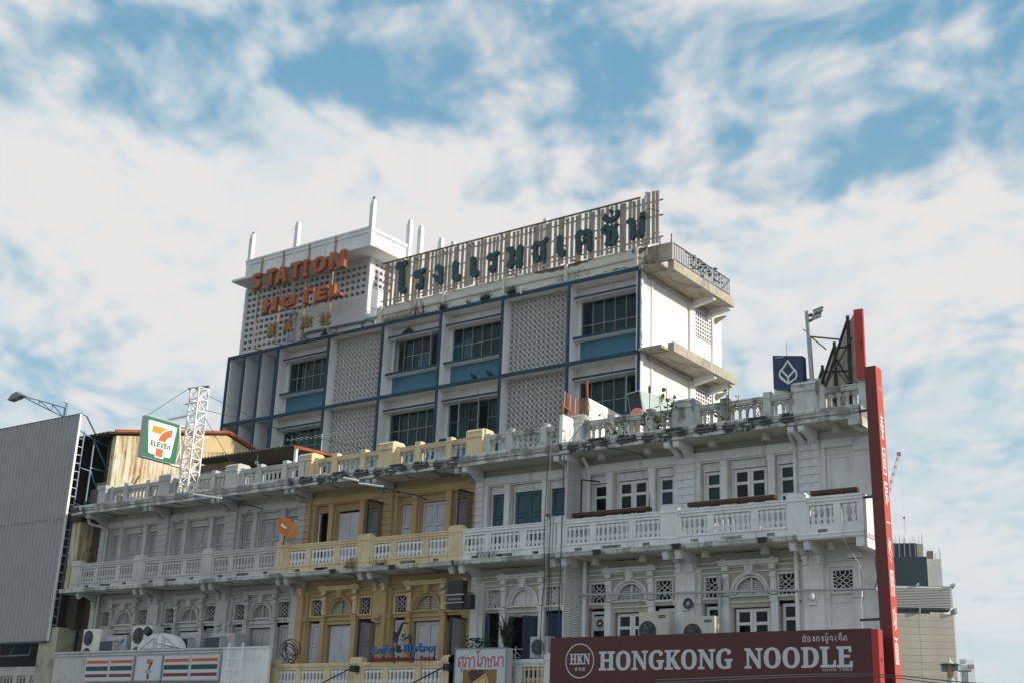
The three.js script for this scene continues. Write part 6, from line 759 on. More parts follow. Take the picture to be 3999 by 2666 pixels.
  const w = thing('block_wall', 'low parapet of rough concrete blocks behind left end of terrace roof', 'wall', [-45.8, 11.1, -33.5]); const gb = boxUV(plain(new THREE.BoxGeometry(0.375, 0.25, 0.16))); for (let j = 0; j < 5; j++) for (let i = 0; i < 3; i++) if (!(j === 4 && i === 0)) inst('block', gb, 'block', w, [-46.15 + i * 0.385 + (j % 2) * 0.1, 11.3 + j * 0.262, -33.5]);
}
{
  const s = thing('old_house', 'older gabled house with a sunlit, rain stained side wall behind box sign', 'house', [-48, 0, -38]);
  const wallS = shape([[33.4, 8], [33.4, 14.42], [34.6, 14.68], [39.4, 15.8], [42, 15.2], [46, 14.1], [46, 8]]); const g = new THREE.ExtrudeGeometry(wallS, { depth: 0.25, bevelEnabled: false }); g.rotateY(Math.PI / 2); g.translate(-45.25, 0, 0); nb().geo(g).build('side_wall', 'stained', s);
  const band = shape([[36.6, 14.75], [39.4, 15.78], [42, 15.18], [46, 14.08], [46, 13.5], [41.5, 14.55], [39.4, 15.0], [37.6, 14.6]]); const g2 = new THREE.ExtrudeGeometry(band, { depth: 0.03, bevelEnabled: false }); g2.rotateY(Math.PI / 2); g2.translate(-45.0, 0, 0); nb().geo(g2).build('gable_band', mat('gableCream', { map: T.yellow, m: 4, c: [1.25, 1.35, 1.5] }), s);
  nb().box(-56, -45.3, 0, 14.4, -46, -35.2).build('house_body', 'woodDark', s); nb().box(-46.6, -46.35, 11, 14.3, -34.4, -34.2).box(-48.2, -47.9, 8, 14.3, -34.4, -34.2).box(-45.6, -45.3, 8, 14.3, -34.1, -33.5).build('post', 'woodDark', s); nb().box(-56, -45.6, 8, 14.35, -35.2, -35.1).build('front_boards', 'wood', s);
  // sagging corrugated roof, its edge seen from below
  const wave = (n, w, am, z0, y0, z1, y1, x0, name, m, par) => { const pos = [], N = n * 8; for (let i = 0; i < N; i++) { const xa = x0 + w * i / N, xb = x0 + w * (i + 1) / N, ya = am * Math.sin(i / 8 * 2 * Math.PI), yb = am * Math.sin((i + 1) / 8 * 2 * Math.PI); pos.push(xa, y0 + ya, z0, xb, y0 + yb, z0, xb, y1 + yb, z1, xa, y0 + ya, z0, xb, y1 + yb, z1, xa, y1 + ya, z1); pos.push(xa, y0 + ya - 0.02, z0, xb, y1 + yb - 0.02, z1, xb, y0 + yb - 0.02, z0, xa, y0 + ya - 0.02, z0, xa, y1 + ya - 0.02, z1, xb, y1 + yb - 0.02, z1); pos.push(xa, y0 + ya - 0.02, z0, xb, y0 + yb - 0.02, z0, xb, y0 + yb, z0, xa, y0 + ya - 0.02, z0, xb, y0 + yb, z0, xa, y0 + ya, z0); } const q = new THREE.BufferGeometry(); q.setAttribute('position', new THREE.Float32BufferAttribute(pos, 3)); q.computeVertexNormals(); return nb().geo(q).build(name, m, par); };
  wave(38, 10.0, 0.05, -32.9, 14.45, -39.4, 15.9, -54.8, 'roof', 'roofTin', s); wave(38, 10.0, 0.05, -39.4, 15.9, -46.5, 14.1, -54.8, 'roof', 'roofTin', s);
  nb().bar([-44.86, 14.55, -33.2], [-44.86, 15.92, -39.4], 0.06, 0.16).bar([-44.86, 15.92, -39.4], [-44.86, 14.1, -46.4], 0.06, 0.16).build('verge_board', 'rust', s);
  const c = nb().wire([[-44.9, 12.2, -34.2], [-44.9, 11.9, -35.0], [-44.9, 12.1, -36.2], [-44.9, 12.6, -37.0]], 0.012, 4).wire([[-44.9, 12.6, -34.0], [-44.9, 12.0, -35.2], [-44.9, 12.3, -36.8]], 0.01, 4).bar([-44.9, 11.2, -33.7], [-44.7, 12.9, -34.6], 0.07).bar([-44.8, 11.2, -34.0], [-44.75, 12.3, -34.2], 0.05).build('leaning_poles', 'wood', s);
  const h = thing('roof_hut', 'low rooftop hut under dark corrugated sheets beside the hotel', 'hut', [-38, 11.2, -35]);
  wave(36, 6.0, 0.04, -34.35, 13.17, -37.1, 13.32, -41.4, 'roof', 'roofTin', h); nb().box(-41.3, -39.1, 11.1, 12.95, -34.9, -34.8).build('panel_wall', 'paleGrey', h); for (const x of [-40.4, -39.7]) nb().box(x - 0.015, x + 0.015, 11.1, 12.7, -34.8, -34.785).build('panel_joint', 'grey', h); nb().box(-41.3, -39.1, 12.72, 13.0, -34.79, -34.74).build('beam', 'wood', h); nb().box(-39.1, -35.6, 12.6, 12.8, -36.6, -36.4).box(-41.3, -35.4, 11.1, 12.6, -37.3, -37.2).build('rear_wall', 'woodDark', h); nb().box(-35.5, -35.38, 11.1, 13.1, -34.6, -34.5).box(-35.2, -35.1, 11.1, 12.8, -34.9, -34.8).build('post', 'whitePaint', h); nb().bar([-35.4, 13.1, -34.4], [-35.35, 13.25, -37.0], 0.05, 0.1).build('edge_board', 'rust', h); nb().geo(new THREE.SphereGeometry(0.09, 12, 10).translate(-37.6, 12.75, -34.6)).tube([-37.6, 12.8, -34.6], [-37.6, 13.1, -34.6], 0.015, 5).build('bulb_lamp', 'paleGrey', h);
  const f = thing('neighbour_balcony', 'grey balustrade of the next house below the corrugated hoarding', 'balcony', [-49, 4, -33]); const bb = nb(); bb.box(-51.5, -47.3, 4.6, 4.95, -33.2, -33).box(-51.5, -47.3, 3.4, 4.0, -33.2, -33); for (const x of [-50.2, -49.0, -48.1]) bb.box(x - 0.12, x + 0.12, 4.0, 4.6, -33.2, -33.02); bb.build('rail', 'left', f); for (let i = 0; i < 18; i++) inst('baluster', BALR, 'left', f, [-51.2 + i * 0.22, 4.0, -33.1]); nb().box(-53, -46.8, 0, 15, -34.9, -34.8).build('shaded_front', 'dark', f);  // house front painted near black for the shade under its eaves
}

// ---------- on the roof at the right ----------
{
  const X = -21.5;
  const w = thing('roof_partition', 'white sunlit party wall dividing the roofs, sloping down behind the parapet', 'wall', [X, 11.1, -33]);
  const pr = (pts, x0, x1, n, m) => { const g = new THREE.ExtrudeGeometry(shape(pts.map(([z, y]) => [-z, y])), { depth: x1 - x0, bevelEnabled: false }); g.rotateY(Math.PI / 2); g.translate(x0, 0, 0); return nb().geo(g).build(n, m, w); };
  pr([[-32.04, 11.16], [-32.04, 12.06], [-32.72, 12.06], [-32.72, 11.16]], -21.62, -21.5, 'front_wall', 'whiteWall' in mats ? 'whiteWall' : mat('whiteWall', { map: T.hotel, m: 4, c: [1.1, 1.1, 1.08] })); pr([[-33.45, 11.1], [-33.45, 12.95], [-35.6, 12.86], [-37.4, 12.4], [-37.4, 11.1]], -21.62, -21.5, 'rear_wall', 'whiteWall');
  const s = thing('spike_grille', 'rusty iron spikes standing on the white roof partition', 'grille', [X, 12.1, -32.5]); nb().bar([X - 0.03, 12.07, -32.06], [X - 0.03, 12.4, -32.06], 0.04).bar([X - 0.03, 12.36, -32.06], [X - 0.03, 12.22, -32.95], 0.04).bar([X - 0.03, 12.1, -32.06], [X - 0.03, 12.06, -32.9], 0.03).bar([X - 0.03, 12.06, -32.5], [X - 0.03, 12.3, -32.5], 0.03).build('frame', 'rust', s); for (let i = 0; i < 13; i++) nb().bar([X - 0.03, 12.32 - i * 0.011, -32.08 - i * 0.075], [X - 0.03 + (i % 3) * 0.01, 12.85 - i * 0.012, -32.08 - i * 0.075], 0.018).build('spike', i % 4 === 1 ? 'iron' : 'rust', s);
  const rp = nb().tube([X + 0.02, 12.2, -33.42], [X - 0.02, 13.5, -33.38], 0.045, 8).build('rust_pole', 'rust', scene, true); tag(rp, 'single rusty orange pole standing beside the white roof partition', 'pole'); nb().box(X - 0.3, X - 0.1, 12.0, 12.95, -33.5, -33.4).build('board', 'wood', w);
  const d = thing('roof_duct', 'tilted pale green roof duct with a black open mouth', 'duct', [-20.4, 12.3, -35]);
  { const P = [[-20.93, 13.36, -34.9], [-20.47, 13.42, -34.9], [-20.25, 12.68, -34.75], [-20.73, 12.68, -34.75]], bk = [[-20.6, 13.46, -36.5], [-20.1, 13.46, -36.5], [-20.1, 12.6, -36.5], [-20.7, 12.6, -36.5]]; const q = (a, b, c, e) => { const g = new THREE.BufferGeometry(); g.setAttribute('position', new THREE.Float32BufferAttribute([...a, ...b, ...c, ...a, ...c, ...e], 3)); g.computeVertexNormals(); return g; }; nb().geo(q(P[0], P[1], bk[1], bk[0])).geo(q(P[1], P[2], bk[2], bk[1])).geo(q(P[2], P[3], bk[3], bk[2])).geo(q(P[3], P[0], bk[0], bk[3])).build('casing', mat('ductGreen', { c: [0.42, 0.5, 0.47], rough: 0.6, bump: 0 }), d); nb().geo(q(bk[0], bk[1], bk[2], bk[3])).build('back', 'black', d); const inn = P.map((p) => [p[0], p[1], p[2] - 0.03]); nb().geo(q(inn[0], inn[1], inn[2], inn[3])).build('mouth', 'black', d); nb().bar(P[0], P[1], 0.03).bar(P[1], P[2], 0.03).build('rim', 'ductGreen', d); nb().box(-20.2, -20.14, 11.2, 12.75, -35.2, -35.1).box(-20.7, -20.64, 11.2, 12.7, -35.2, -35.1).build('leg', 'grey', d); nb().tube([-20.1, 12.2, -34.9], [-20.1, 13.55, -34.9], 0.012, 5).tube([-20.1, 13.3, -34.9], [-20.1, 13.5, -34.9], 0.05, 8).build('aerial', 'steelDark', d); }
  const c = thing('plastic_chair', 'salmon orange plastic chair behind the roof parapet', 'chair', [-19.8, 11.1, -33.7]); { const sh = new THREE.Shape(); sh.moveTo(-0.22, 0); sh.lineTo(-0.22, 0.35); sh.quadraticCurveTo(-0.2, 0.55, 0, 0.55); sh.quadraticCurveTo(0.2, 0.55, 0.22, 0.35); sh.lineTo(0.22, 0); nb().ext(sh, -0.02, 0.02, 0.008).build('backrest', mat('salmon', { c: [0.78, 0.3, 0.16], rough: 0.45, bump: 0 }), c, true).position.set(-0.1, 0.82, -0.05); nb().box(-0.1, 0.5, 0.86, 0.92, 0.05, 0.42).build('seat', 'salmon', c, true); for (const [x, z] of [[-0.06, 0.08], [0.44, 0.08], [-0.06, 0.38], [0.44, 0.38]]) nb().box(x - 0.02, x + 0.02, 0, 0.86, z - 0.02, z + 0.02).build('leg', 'salmon', c, true); }
  // square blue lotus sign and the cream board behind it
  const k = thing('lotus_sign', 'square dark blue box sign with a white lotus outline above the parapet', 'sign', [-14.75, 12.3, -33.6]);
  nb().ext(shape([[-15.2, 13.385], [-14.28, 13.24], [-14.27, 12.25], [-15.19, 12.39]].map(([x, y]) => [x, y])), -33.75, -33.5).build('box', mat('lotusBlue', { c: [0.006, 0.035, 0.095], rough: 0.4, bump: 0 }), k);
  { const cx = -14.73, cy = 12.815, sx = 0.275, sy = 0.34, f = (pts) => [0.052, ...pts.flatMap((v, i) => (i % 2 ? [] : [cx + pts[i] * sx, cy - 0.135 * pts[i] * sx / 0.46 * 0.5 + pts[i + 1] * sy]))]; const pl = strokePlate([f([0, 1, 0.45, 0.45, 0.9, 0.05, 0.95, -0.3, 0.8, -0.55, 0, -1]), f([0, 1, -0.45, 0.45, -0.9, 0.05, -0.95, -0.3, -0.8, -0.55, 0, -1]), f([0, -0.45, 0.75, 0.2]), f([0, -0.45, -0.75, 0.2]), f([0, -0.45, 0, -0.95])], 0.012, 0.012); nb().geo(pl.translate(0, 0, -33.499)).build('lotus', 'whitePaint', k); nb().geo(letterGeo('bangkok', -15.12, -14.84, 13.275, 13.315, 0.005).translate(0, 0, -33.499)).build('lettering', 'whitePaint', k); nb().tube([-14.8, 13.3, -33.6], [-14.8, 13.75, -33.6], 0.008, 5).build('aerial', 'grey', k); nb().box(-14.8, -14.7, 11.1, 12.4, -33.75, -33.65).build('post', 'steelDark', k); }
  const cb = nb().ext(shape([[-15.4, 12.86], [-14.0, 12.66], [-14.0, 11.2], [-15.0, 11.3], [-15.1, 12.2], [-15.4, 12.3]].map(([x, y]) => [x, y])), -34.1, -34.0).build('cream_board', 'whiteWall', scene, true); tag(cb, 'cream board with a cut corner standing behind the blue lotus sign', 'board');
  const tr = thing('tin_roof', 'low white tin roof seen through balusters of the right parapet', 'roof', [-16, 11.2, -35]); for (let i = 0; i < 4; i++) { const g = ribGeo(0.8, 2.8, 4); g.rotateX(-Math.PI / 2 + 0.28); inst('roof_sheet', g, 'whiteWall', tr, [-17.4 + i * 0.81, 11.35, -33.6]); } nb().box(-17.3, -15.2, 11.1, 11.3, -36, -33.8).build('beam', 'wood', tr);
  // camera mast
  const m = thing('camera_mast', 'grey square post with two security cameras standing on the corner pedestal', 'post', [-13.85, 12.2, -33]); nb().bar([-13.8, 12.2, -33.0], [-13.885, 14.35, -33.0], 0.1).build('post', 'paleGrey', m); for (const [y, dx] of [[14.26, 0.12], [14.1, 0.06]]) { nb().bar([-13.84, y - 0.06, -33], [-13.72, y - 0.03, -32.98], 0.06).build('arm', 'steelDark', m); const bx = new THREE.BoxGeometry(0.26, 0.09, 0.09); bx.rotateZ(0.22); bx.translate(-13.66 + dx, y + 0.02, -32.96); const cm = nb().geo(bx).build('camera', 'paleGrey', m); const hd = new THREE.BoxGeometry(0.3, 0.014, 0.11); hd.rotateZ(0.22); hd.translate(-13.65 + dx, y + 0.085, -32.96); nb().geo(hd).build('hood', 'steelDark', cm); nb().geo(new THREE.CylinderGeometry(0.038, 0.038, 0.02, 12).rotateZ(Math.PI / 2 + 0.22).translate(-13.53 + dx, y + 0.05, -32.96)).build('lens', 'black', cm); }
  const rb = thing('roof_billboard', 'back of a roof billboard with a bright red edge on black steel struts', 'billboard', [-12.32, 11.5, -32.6]);
  const E = [-0.5218, -0.8531], N = [-0.8531, 0.5218], P = (t, y, o = 0) => [-12.32 + E[0] * t + N[0] * o, y, -32.6 + E[1] * t + N[1] * o]; const quad = (t0, t1, y0, y1, o0, o1) => { const g = new THREE.BoxGeometry(t1 - t0, y1 - y0, o1 - o0); g.rotateY(Math.atan2(-E[1], E[0])); const c0 = P((t0 + t1) / 2, (y0 + y1) / 2, (o0 + o1) / 2); g.translate(...c0); return g; };
  for (let i = 0; i < 7; i++) nb().geo(quad(0.02 + i, 0.99 + i, 12.05, 14.0, -0.2, -0.02 - (i % 2) * 0.006)).build('back_panel', 'billboardBack' in mats ? 'billboardBack' : mat('billboardBack', { map: T.concrete, m: 2, c: [0.85, 0.86, 0.8] }), rb);
  nb().box(-12.36, -12.11, 12.06, 13.99, -32.68, -32.58).build('red_edge', 'redBright', rb); const vt = nb(); for (let i = 0; i < 9; i++) vt.box(-12.22, -12.14, 12.85 + i * 0.035, 12.86 + i * 0.035, -32.58, -32.574); vt.build('vent', 'red', rb);
  for (const t of [0.8, 3.1, 5.4]) { nb().bar(P(t, 11.2, 0.06), P(t, 14.1, 0.06), 0.08).build('post', 'black', rb); nb().bar(P(t, 13.95, 0.08), P(t + 0.2, 11.3, 1.0), 0.07).build('strut', 'black', rb); nb().bar(P(t, 13.2, 0.08), P(t + 0.1, 13.2, 0.3), 0.05).bar(P(t, 12.5, 0.08), P(t + 0.1, 12.5, 0.6), 0.05).bar(P(t, 12.2, 0.08), P(t + 0.1, 12.9, 0.42), 0.045).build('brace', 'black', rb); }
  nb().bar(P(0.2, 13.24, 0.1), P(4.0, 13.24, 0.1), 0.05).bar(P(0.4, 12.15, 0.1), P(6.5, 12.15, 0.1), 0.05).bar(P(1.0, 12.2, 0.1), P(3.1, 13.3, 0.1), 0.05).bar(P(3.1, 12.2, 0.1), P(5.2, 13.2, 0.1), 0.05).build('brace', 'black', rb); nb().bar([-13.4, 13.18, -33.1], [-13.82, 13.6, -33.05], 0.035).bar([-13.82, 13.6, -33.05], [-13.0, 13.45, -33.3], 0.035).bar([-13.9, 13.75, -33.02], [-14.02, 13.83, -33.0], 0.03).build('loose_strut', 'rust', rb);
}

// ---------- plants, birds, cables ----------
const leafShape = (() => { const g = new THREE.BufferGeometry(); g.setAttribute('position', new THREE.Float32BufferAttribute([0, 0, 0, 0.36, 0.28, 0.08, 0, 0.4, 0, 0, 0, 0, 0, 0.4, 0, -0.36, 0.28, 0.08, 0.36, 0.28, 0.08, 0.3, 0.55, 0.04, 0, 0.4, 0, -0.36, 0.28, 0.08, 0, 0.4, 0, -0.3, 0.55, 0.04, 0.3, 0.55, 0.04, 0, 1, -0.12, 0, 0.4, 0, -0.3, 0.55, 0.04, 0, 0.4, 0, 0, 1, -0.12], 3)); g.computeVertexNormals(); return g; })();
const blade = (() => { const g = new THREE.BufferGeometry(); g.setAttribute('position', new THREE.Float32BufferAttribute([-0.04, 0, 0, 0.04, 0, 0, 0.03, 0.5, 0.05, -0.04, 0, 0, 0.03, 0.5, 0.05, -0.03, 0.5, 0.05, -0.03, 0.5, 0.05, 0.03, 0.5, 0.05, 0, 1, 0.22], 3)); g.computeVertexNormals(); return g; })();
function leafAt(b, base, size, p, r, droop = 0) { const g = base.clone(); g.scale(size, size, size); g.rotateX(droop + (r() - 0.5) * 0.9); g.rotateZ((r() - 0.5) * 1.6); g.rotateY(r() * 6.28); g.translate(...p); b.geo(g); }
function sapling(label, stems, n, size, seed, mix, holder) { const r = rng(seed), s = thing('roof_sapling', label, 'plant', stems[0][0], 'saplings growing out of the terrace cornice'); const L = [nb(), nb()]; for (const st of stems) { nb().wire(st, 0.012, 4).build('stem', 'stem', s); const c = new THREE.CatmullRomCurve3(st.map((p) => V(...p))); const m = Math.round(n / stems.length); for (let i = 0; i < m; i++) { const t = 0.25 + 0.75 * (i + r()) / m, p = c.getPoint(Math.min(1, t)); leafAt(L[r() < mix ? 1 : 0], leafShape, size * (0.6 + 0.7 * r()), [p.x + (r() - 0.5) * 0.16, p.y + (r() - 0.5) * 0.1, p.z + (r() - 0.5) * 0.16], r, 2.2); } } L[0].g.length && L[0].build('leaves', 'leaf', s); L[1].g.length && L[1].build('yellow_leaves', 'leafYellow', s); return s; }
const wob = (x, y, z, h, dx, seed) => { const r = rng(seed), p = []; for (let i = 0; i <= 4; i++) p.push([x + dx * i / 4 + (r() - 0.5) * 0.08, y + h * i / 4, z + (r() - 0.5) * 0.08]); return p; };
sapling('tallest leafy sapling with yellowing leaves left of the big white roof pedestal', [wob(-18.15, 11.2, -32.45, 1.35, 0.05, 1), wob(-18.25, 11.2, -32.4, 1.2, -0.1, 2), wob(-18.1, 11.2, -32.4, 1.1, 0.3, 3), wob(-18.3, 11.2, -32.45, 0.6, -0.2, 4)], 58, 0.15, 41, 0.35);
sapling('thin sapling with sparse green leaves leaning across parapet near the partition', [wob(-19.75, 11.2, -32.4, 0.6, -0.35, 6), wob(-20.0, 11.2, -32.4, 0.85, -0.3, 7), wob(-19.5, 11.2, -32.4, 0.45, -0.1, 8)], 16, 0.15, 42, 0.2);
sapling('short sapling with yellow leaves on the parapet rail right of orange chair', [wob(-18.65, 11.2, -32.45, 0.6, -0.3, 10), wob(-18.9, 11.6, -32.5, 0.3, 0, 11)], 18, 0.13, 43, 0.4);
sapling('slender yellow leaved sapling before the lower right canopy of the hotel', [wob(-16.12, 11.2, -32.45, 1.25, 0.06, 13), wob(-16.15, 11.3, -32.45, 0.7, 0.35, 14), wob(-16.12, 11.3, -32.45, 0.35, -0.5, 15)], 30, 0.12, 44, 0.75);
sapling('sparse yellow leaved creeper on the cornice between pedestals at the right', [wob(-15.6, 11.25, -32.4, 0.55, 0.4, 17), wob(-15.3, 11.25, -32.4, 0.3, 0.2, 18)], 9, 0.11, 45, 0.9);
function weed(label, p, w, h, n, m, seed, turn, cat = 'plant', name = 'weed_tuft') { const r = rng(seed), s = turn ? onHotel(name, label, cat, 'weeds rooted in walls and ledges') : thing(name, label, cat, p, 'weeds rooted in walls and ledges'); const b = nb(); for (let i = 0; i < n; i++) { const g = blade.clone(), k = h * (0.4 + 0.8 * r()); g.scale(k * 0.7, k, k); g.rotateX(r() * 0.9); g.rotateY(r() * 6.28); g.translate(p[0] + (r() - 0.5) * w, p[1], p[2] + r() * 0.12); b.geo(g); } b.build('blades', m, s, !!turn); return s; }
weed('dark bushy weed on hotel ledge below the third big Thai letter', [-9.2, 19.15, 0], 0.35, 0.35, 120, 'leafDark', 51, true); weed('small dark weed on hotel ledge below the fifth Thai letter', [-7.87, 19.15, 0], 0.2, 0.22, 50, 'leafDark', 52, true); weed('broad dark weed on hotel ledge below the sixth Thai letter', [-7.05, 19.15, 0], 0.45, 0.34, 150, 'leafDark', 53, true); weed('dark weed on hotel ledge just left of the upper right ring grille', [-5.78, 19.15, 0], 0.4, 0.36, 140, 'leafDark', 54, true);
weed('long fringe of dry brown weeds at left end of the slatted sign', [-11.6, 19.15, 0], 1.6, 0.35, 160, 'straw', 55, true); weed('leafless brown twigs below the second Thai letter', [-10.5, 19.15, 0], 0.6, 0.75, 26, 'stem', 56, true); weed('thin curling twigs on plaster below the letters at right', [-2.9, 19.2, 0], 1.6, 0.4, 26, 'stem', 57, true); weed('reddish dry weeds at the corner under the concrete end wall', [0.35, 19.1, 0.05], 0.7, 0.3, 90, 'stem', 58, true);
weed('withered creeper along the railing of the top hotel canopy', [1.12, 19.3, -2.6], 0.1, 0.5, 8, 'stem', 59, true); { const s = scene.children[scene.children.length - 1], r = rng(60), b = nb(), d = nb(); for (let i = 0; i < 150; i++) { const z = -1.6 - r() * 2.6; leafAt(r() < 0.75 ? b : d, leafShape, 0.09 + 0.06 * r(), [1.05 + (r() - 0.5) * 0.14, 19.75 + (r() - 0.4) * 0.5, z], r, 1.5); } b.build('dry_leaves', 'stem', s, true); d.build('leaves', 'leafDark', s, true); }
weed('dry orange grass on the cornice at the foot of the white mast', [-37.6, 11.16, -32.3], 1.0, 0.28, 110, 'straw', 61, false); weed('tall dry straw hanging on the yellow balcony left of its middle pedestal', [-29.7, 7.8, -31.95], 0.35, 0.5, 46, 'straw', 62, false); weed('dry twigs on the white balcony right of the yellow pedestal', [-24.1, 7.82, -31.96], 0.8, 0.38, 40, 'stem', 63, false); weed('dead straw hanging on yellow balcony right of its middle pedestal', [-28.4, 7.82, -31.96], 0.7, 0.3, 40, 'stem', 64, false);
{ const r = rng(70); const s = thing('potted_palm', 'dark strap leaved potted plant behind the white restaurant sign', 'plant', [-23.6, 4.9, -32.4]); const b = nb(); for (let i = 0; i < 70; i++) { const g = blade.clone(), k = 0.5 + 0.5 * r(); g.scale(k * 0.9, k, k * 2.2); g.rotateX(r() * 1.1 - 0.1); g.rotateY(r() * 6.28); g.translate(-23.6, 5.0 + r() * 0.5, -32.4); b.geo(g); } b.build('leaves', 'leafDark', s); nb().tube([-23.6, 3.9, -32.4], [-23.6, 5.4, -32.4], 0.04, 6).build('stem', 'stem', s); nb().tube([-23.6, 3.9, -32.4], [-23.6, 4.4, -32.4], 0.18, 12, 0.22).build('pot', 'rust', s);
  const f = thing('potted_fern', 'feathery dark plant in front of the mesh screen above restaurant sign', 'plant', [-24.55, 4.9, -32.3]); const c = nb(); for (let i = 0; i < 24; i++) { const a = r() * 6.28, L = 0.4 + 0.4 * r(), y = 4.9 + r() * 0.4; for (let j = 0; j < 9; j++) { const t = (j + 1) / 9; leafAt(c, leafShape, 0.09, [-24.55 + Math.cos(a) * L * t, y + 0.5 * t - 0.35 * t * t, -32.3 + Math.sin(a) * L * t * 0.6], r, 1.2); } } c.build('leaves', 'leafDark', f); nb().tube([-24.55, 3.9, -32.3], [-24.55, 4.95, -32.3], 0.15, 10).build('pot', 'woodDark', f);
  const h = thing('coat_hanger', 'two wire coat hangers on a thin rod beside the restaurant sign', 'clothes hanger', [-23.0, 4.8, -31.9]); nb().tube([-22.85, 4.4, -31.9], [-22.85, 5.12, -31.9], 0.012, 5).tube([-22.6, 5.04, -31.9], [-23.2, 5.05, -31.9], 0.01, 5).build('rod', 'iron', h); for (const x of [-23.0, -22.8]) nb().wire([[x, 4.95, -31.88], [x - 0.15, 4.82, -31.88], [x + 0.15, 4.82, -31.88], [x, 4.95, -31.88]], 0.008, 4).build('hanger', 'iron', h);
  const w = thing('wire_coil', 'tangled coil of black wire hanging beside the white hoarding', 'wire', [-32.2, 4.9, -31.9]); for (let i = 0; i < 6; i++) nb().geo(new THREE.TorusGeometry(0.28 + 0.06 * r(), 0.014, 5, 24).rotateY(r() * 0.8 - 0.4).rotateX(r() * 0.6).translate(-32.35 + r() * 0.35, 5.0 + r() * 0.35, -31.9)).build('loop', 'black', w); }
function pigeon(label, p, face, local) { const s = local ? onHotel('pigeon', label, 'bird', 'dark pigeons perched on the hotel') : thing('pigeon', label, 'bird', p, 'dark pigeons perched on the hotel'); const g = new THREE.SphereGeometry(0.1, 12, 9); g.scale(1.5, 0.9, 0.85); g.rotateZ(0.45 * face); g.translate(0, 0.12, 0); const hd = new THREE.SphereGeometry(0.05, 10, 8).translate(0.13 * face, 0.24, 0), nk = new THREE.CylinderGeometry(0.04, 0.06, 0.12, 8).rotateZ(-0.4 * face).translate(0.1 * face, 0.19, 0), tl = new THREE.BoxGeometry(0.16, 0.02, 0.08).rotateZ(0.5 * face).translate(-0.18 * face, 0.06, 0), bk = new THREE.ConeGeometry(0.012, 0.04, 6).rotateZ(-1.57 * face).translate(0.19 * face, 0.24, 0); const b = nb(); for (const q of [g, hd, nk, tl, bk]) { b.geo(q.translate(...p)); } b.build('body', 'bird', s, true); nb().tube([p[0] - 0.02, p[1], p[2]], [p[0] - 0.01, p[1] + 0.08, p[2]], 0.008, 4).tube([p[0] + 0.03, p[1], p[2]], [p[0] + 0.02, p[1] + 0.08, p[2]], 0.008, 4).build('legs', 'bird', s, true); if (!local) for (const c of s.children) c.position.set(-p[0], -p[1], -p[2]); }
pigeon('left of two pigeons on the blue ledge above the window with papers', [-11.5, 18.59, -0.4], 1, true); pigeon('right of two pigeons on the blue ledge above the window with papers', [-11.27, 18.59, -0.4], -1, true); pigeon('left pigeon on the blue slab edge below the right papered window', [-7.5, R1, -0.05], -1, true); pigeon('right pigeon on the blue slab edge below the right papered window', [-6.73, R1, -0.05], -1, true); pigeon('pigeon at the foot of white tower under last gold character', [-15.75, RT, 0.05], 1, true);
{
  const s = thing('cable_bundle', 'bundle of dark cables hanging down the joint between the white shophouses', 'cable', [-21.8, 4, -31.9]); const r = rng(81);
  for (let i = 0; i < 5; i++) { const x = -21.92 + i * 0.07, w = () => (r() - 0.5) * 0.1; nb().wire([[x + w(), i < 2 ? 11.1 : 9.0, ZF + 0.12], [x + w(), 8.6, ZF + 0.13], [x + w(), 7.9, ZF + 0.12], [x + w(), 7.3, ZF + 0.06], [x + w() * 2, 6.2, ZF + 0.02], [x + w() * 2 - 0.05, 4.6, ZF + 0.02]], 0.009 + 0.005 * (i % 3 === 0), 5).build('cable', i === 1 ? 'iron' : 'steelDark', s); } nb().tube([-21.32, 10.8, ZF + 0.1], [-21.36, 4.6, ZF + 0.1], 0.016, 6).build('conduit', 'steelDark', s); nb().geo(new THREE.SphereGeometry(0.06, 8, 6).scale(1.2, 1, 1).translate(-21.85, 8.95, ZF + 0.1)).build('knot', 'steelDark', s);
  const w2 = (name, label, pts, m = 'steelDark', rad = 0.012) => tag(nb().wire(pts, rad, 5).build(name, m, scene, true), label, 'cable');
  w2('wall_cable', 'thin black cable from the cornice down past the left glazed doors', [[-19.95, 11.2, -31.95], [-19.9, 10.85, -31.96], [-19.5, 10.8, -32.4], [-19.05, 10.6, -33.0], [-19.0, 9.0, -32.96], [-19.1, 7.9, -32.95]]); w2('wall_cable_001', 'thin black cable on left shophouse wall near the tube light', [[-35.9, 10.5, -32.9], [-36.1, 9.9, -32.86], [-36.15, 8.9, -32.86], [-36.5, 8.7, -32.5]]); w2('wall_cable_002', 'pale cord looped at the right end of the balcony', [[-12.6, 8.1, -31.94], [-12.65, 7.7, -31.9], [-12.5, 7.0, -32.6], [-12.5, 6.7, -32.9], [-12.2, 6.4, -32.95]], 'iron'); w2('wall_cable_003', 'black cord hanging in a loop beside the tall red vertical sign', [[-12.45, 6.6, -33.0], [-12.3, 6.5, -32.98], [-12.2, 6.7, -32.95], [-12.22, 7.3, -32.95], [-12.18, 7.3, -32.95], [-12.16, 6.5, -32.95]]); w2('roof_cable', 'thin cord strung from the roof pole down to the cornice at partition', [[-21.45, 13.0, -33.3], [-21.1, 12.3, -32.9], [-21.15, 11.7, -32.5], [-21.4, 11.2, -32.2]]); w2('street_cable', 'upper of two thin street wires crossing below the vertical sign', [[-12.5, 3.35, -22], [-9.4, 3.66, -25], [-7.7, 3.5, -25], [-3, 3.2, -25]], 'steelDark', 0.01); w2('street_cable_001', 'lower of two thin street wires crossing below the vertical sign', [[-12.5, 3.3, -22], [-9.4, 3.62, -25], [-7.7, 3.43, -25], [-3, 3.1, -25]], 'steelDark', 0.01);
}

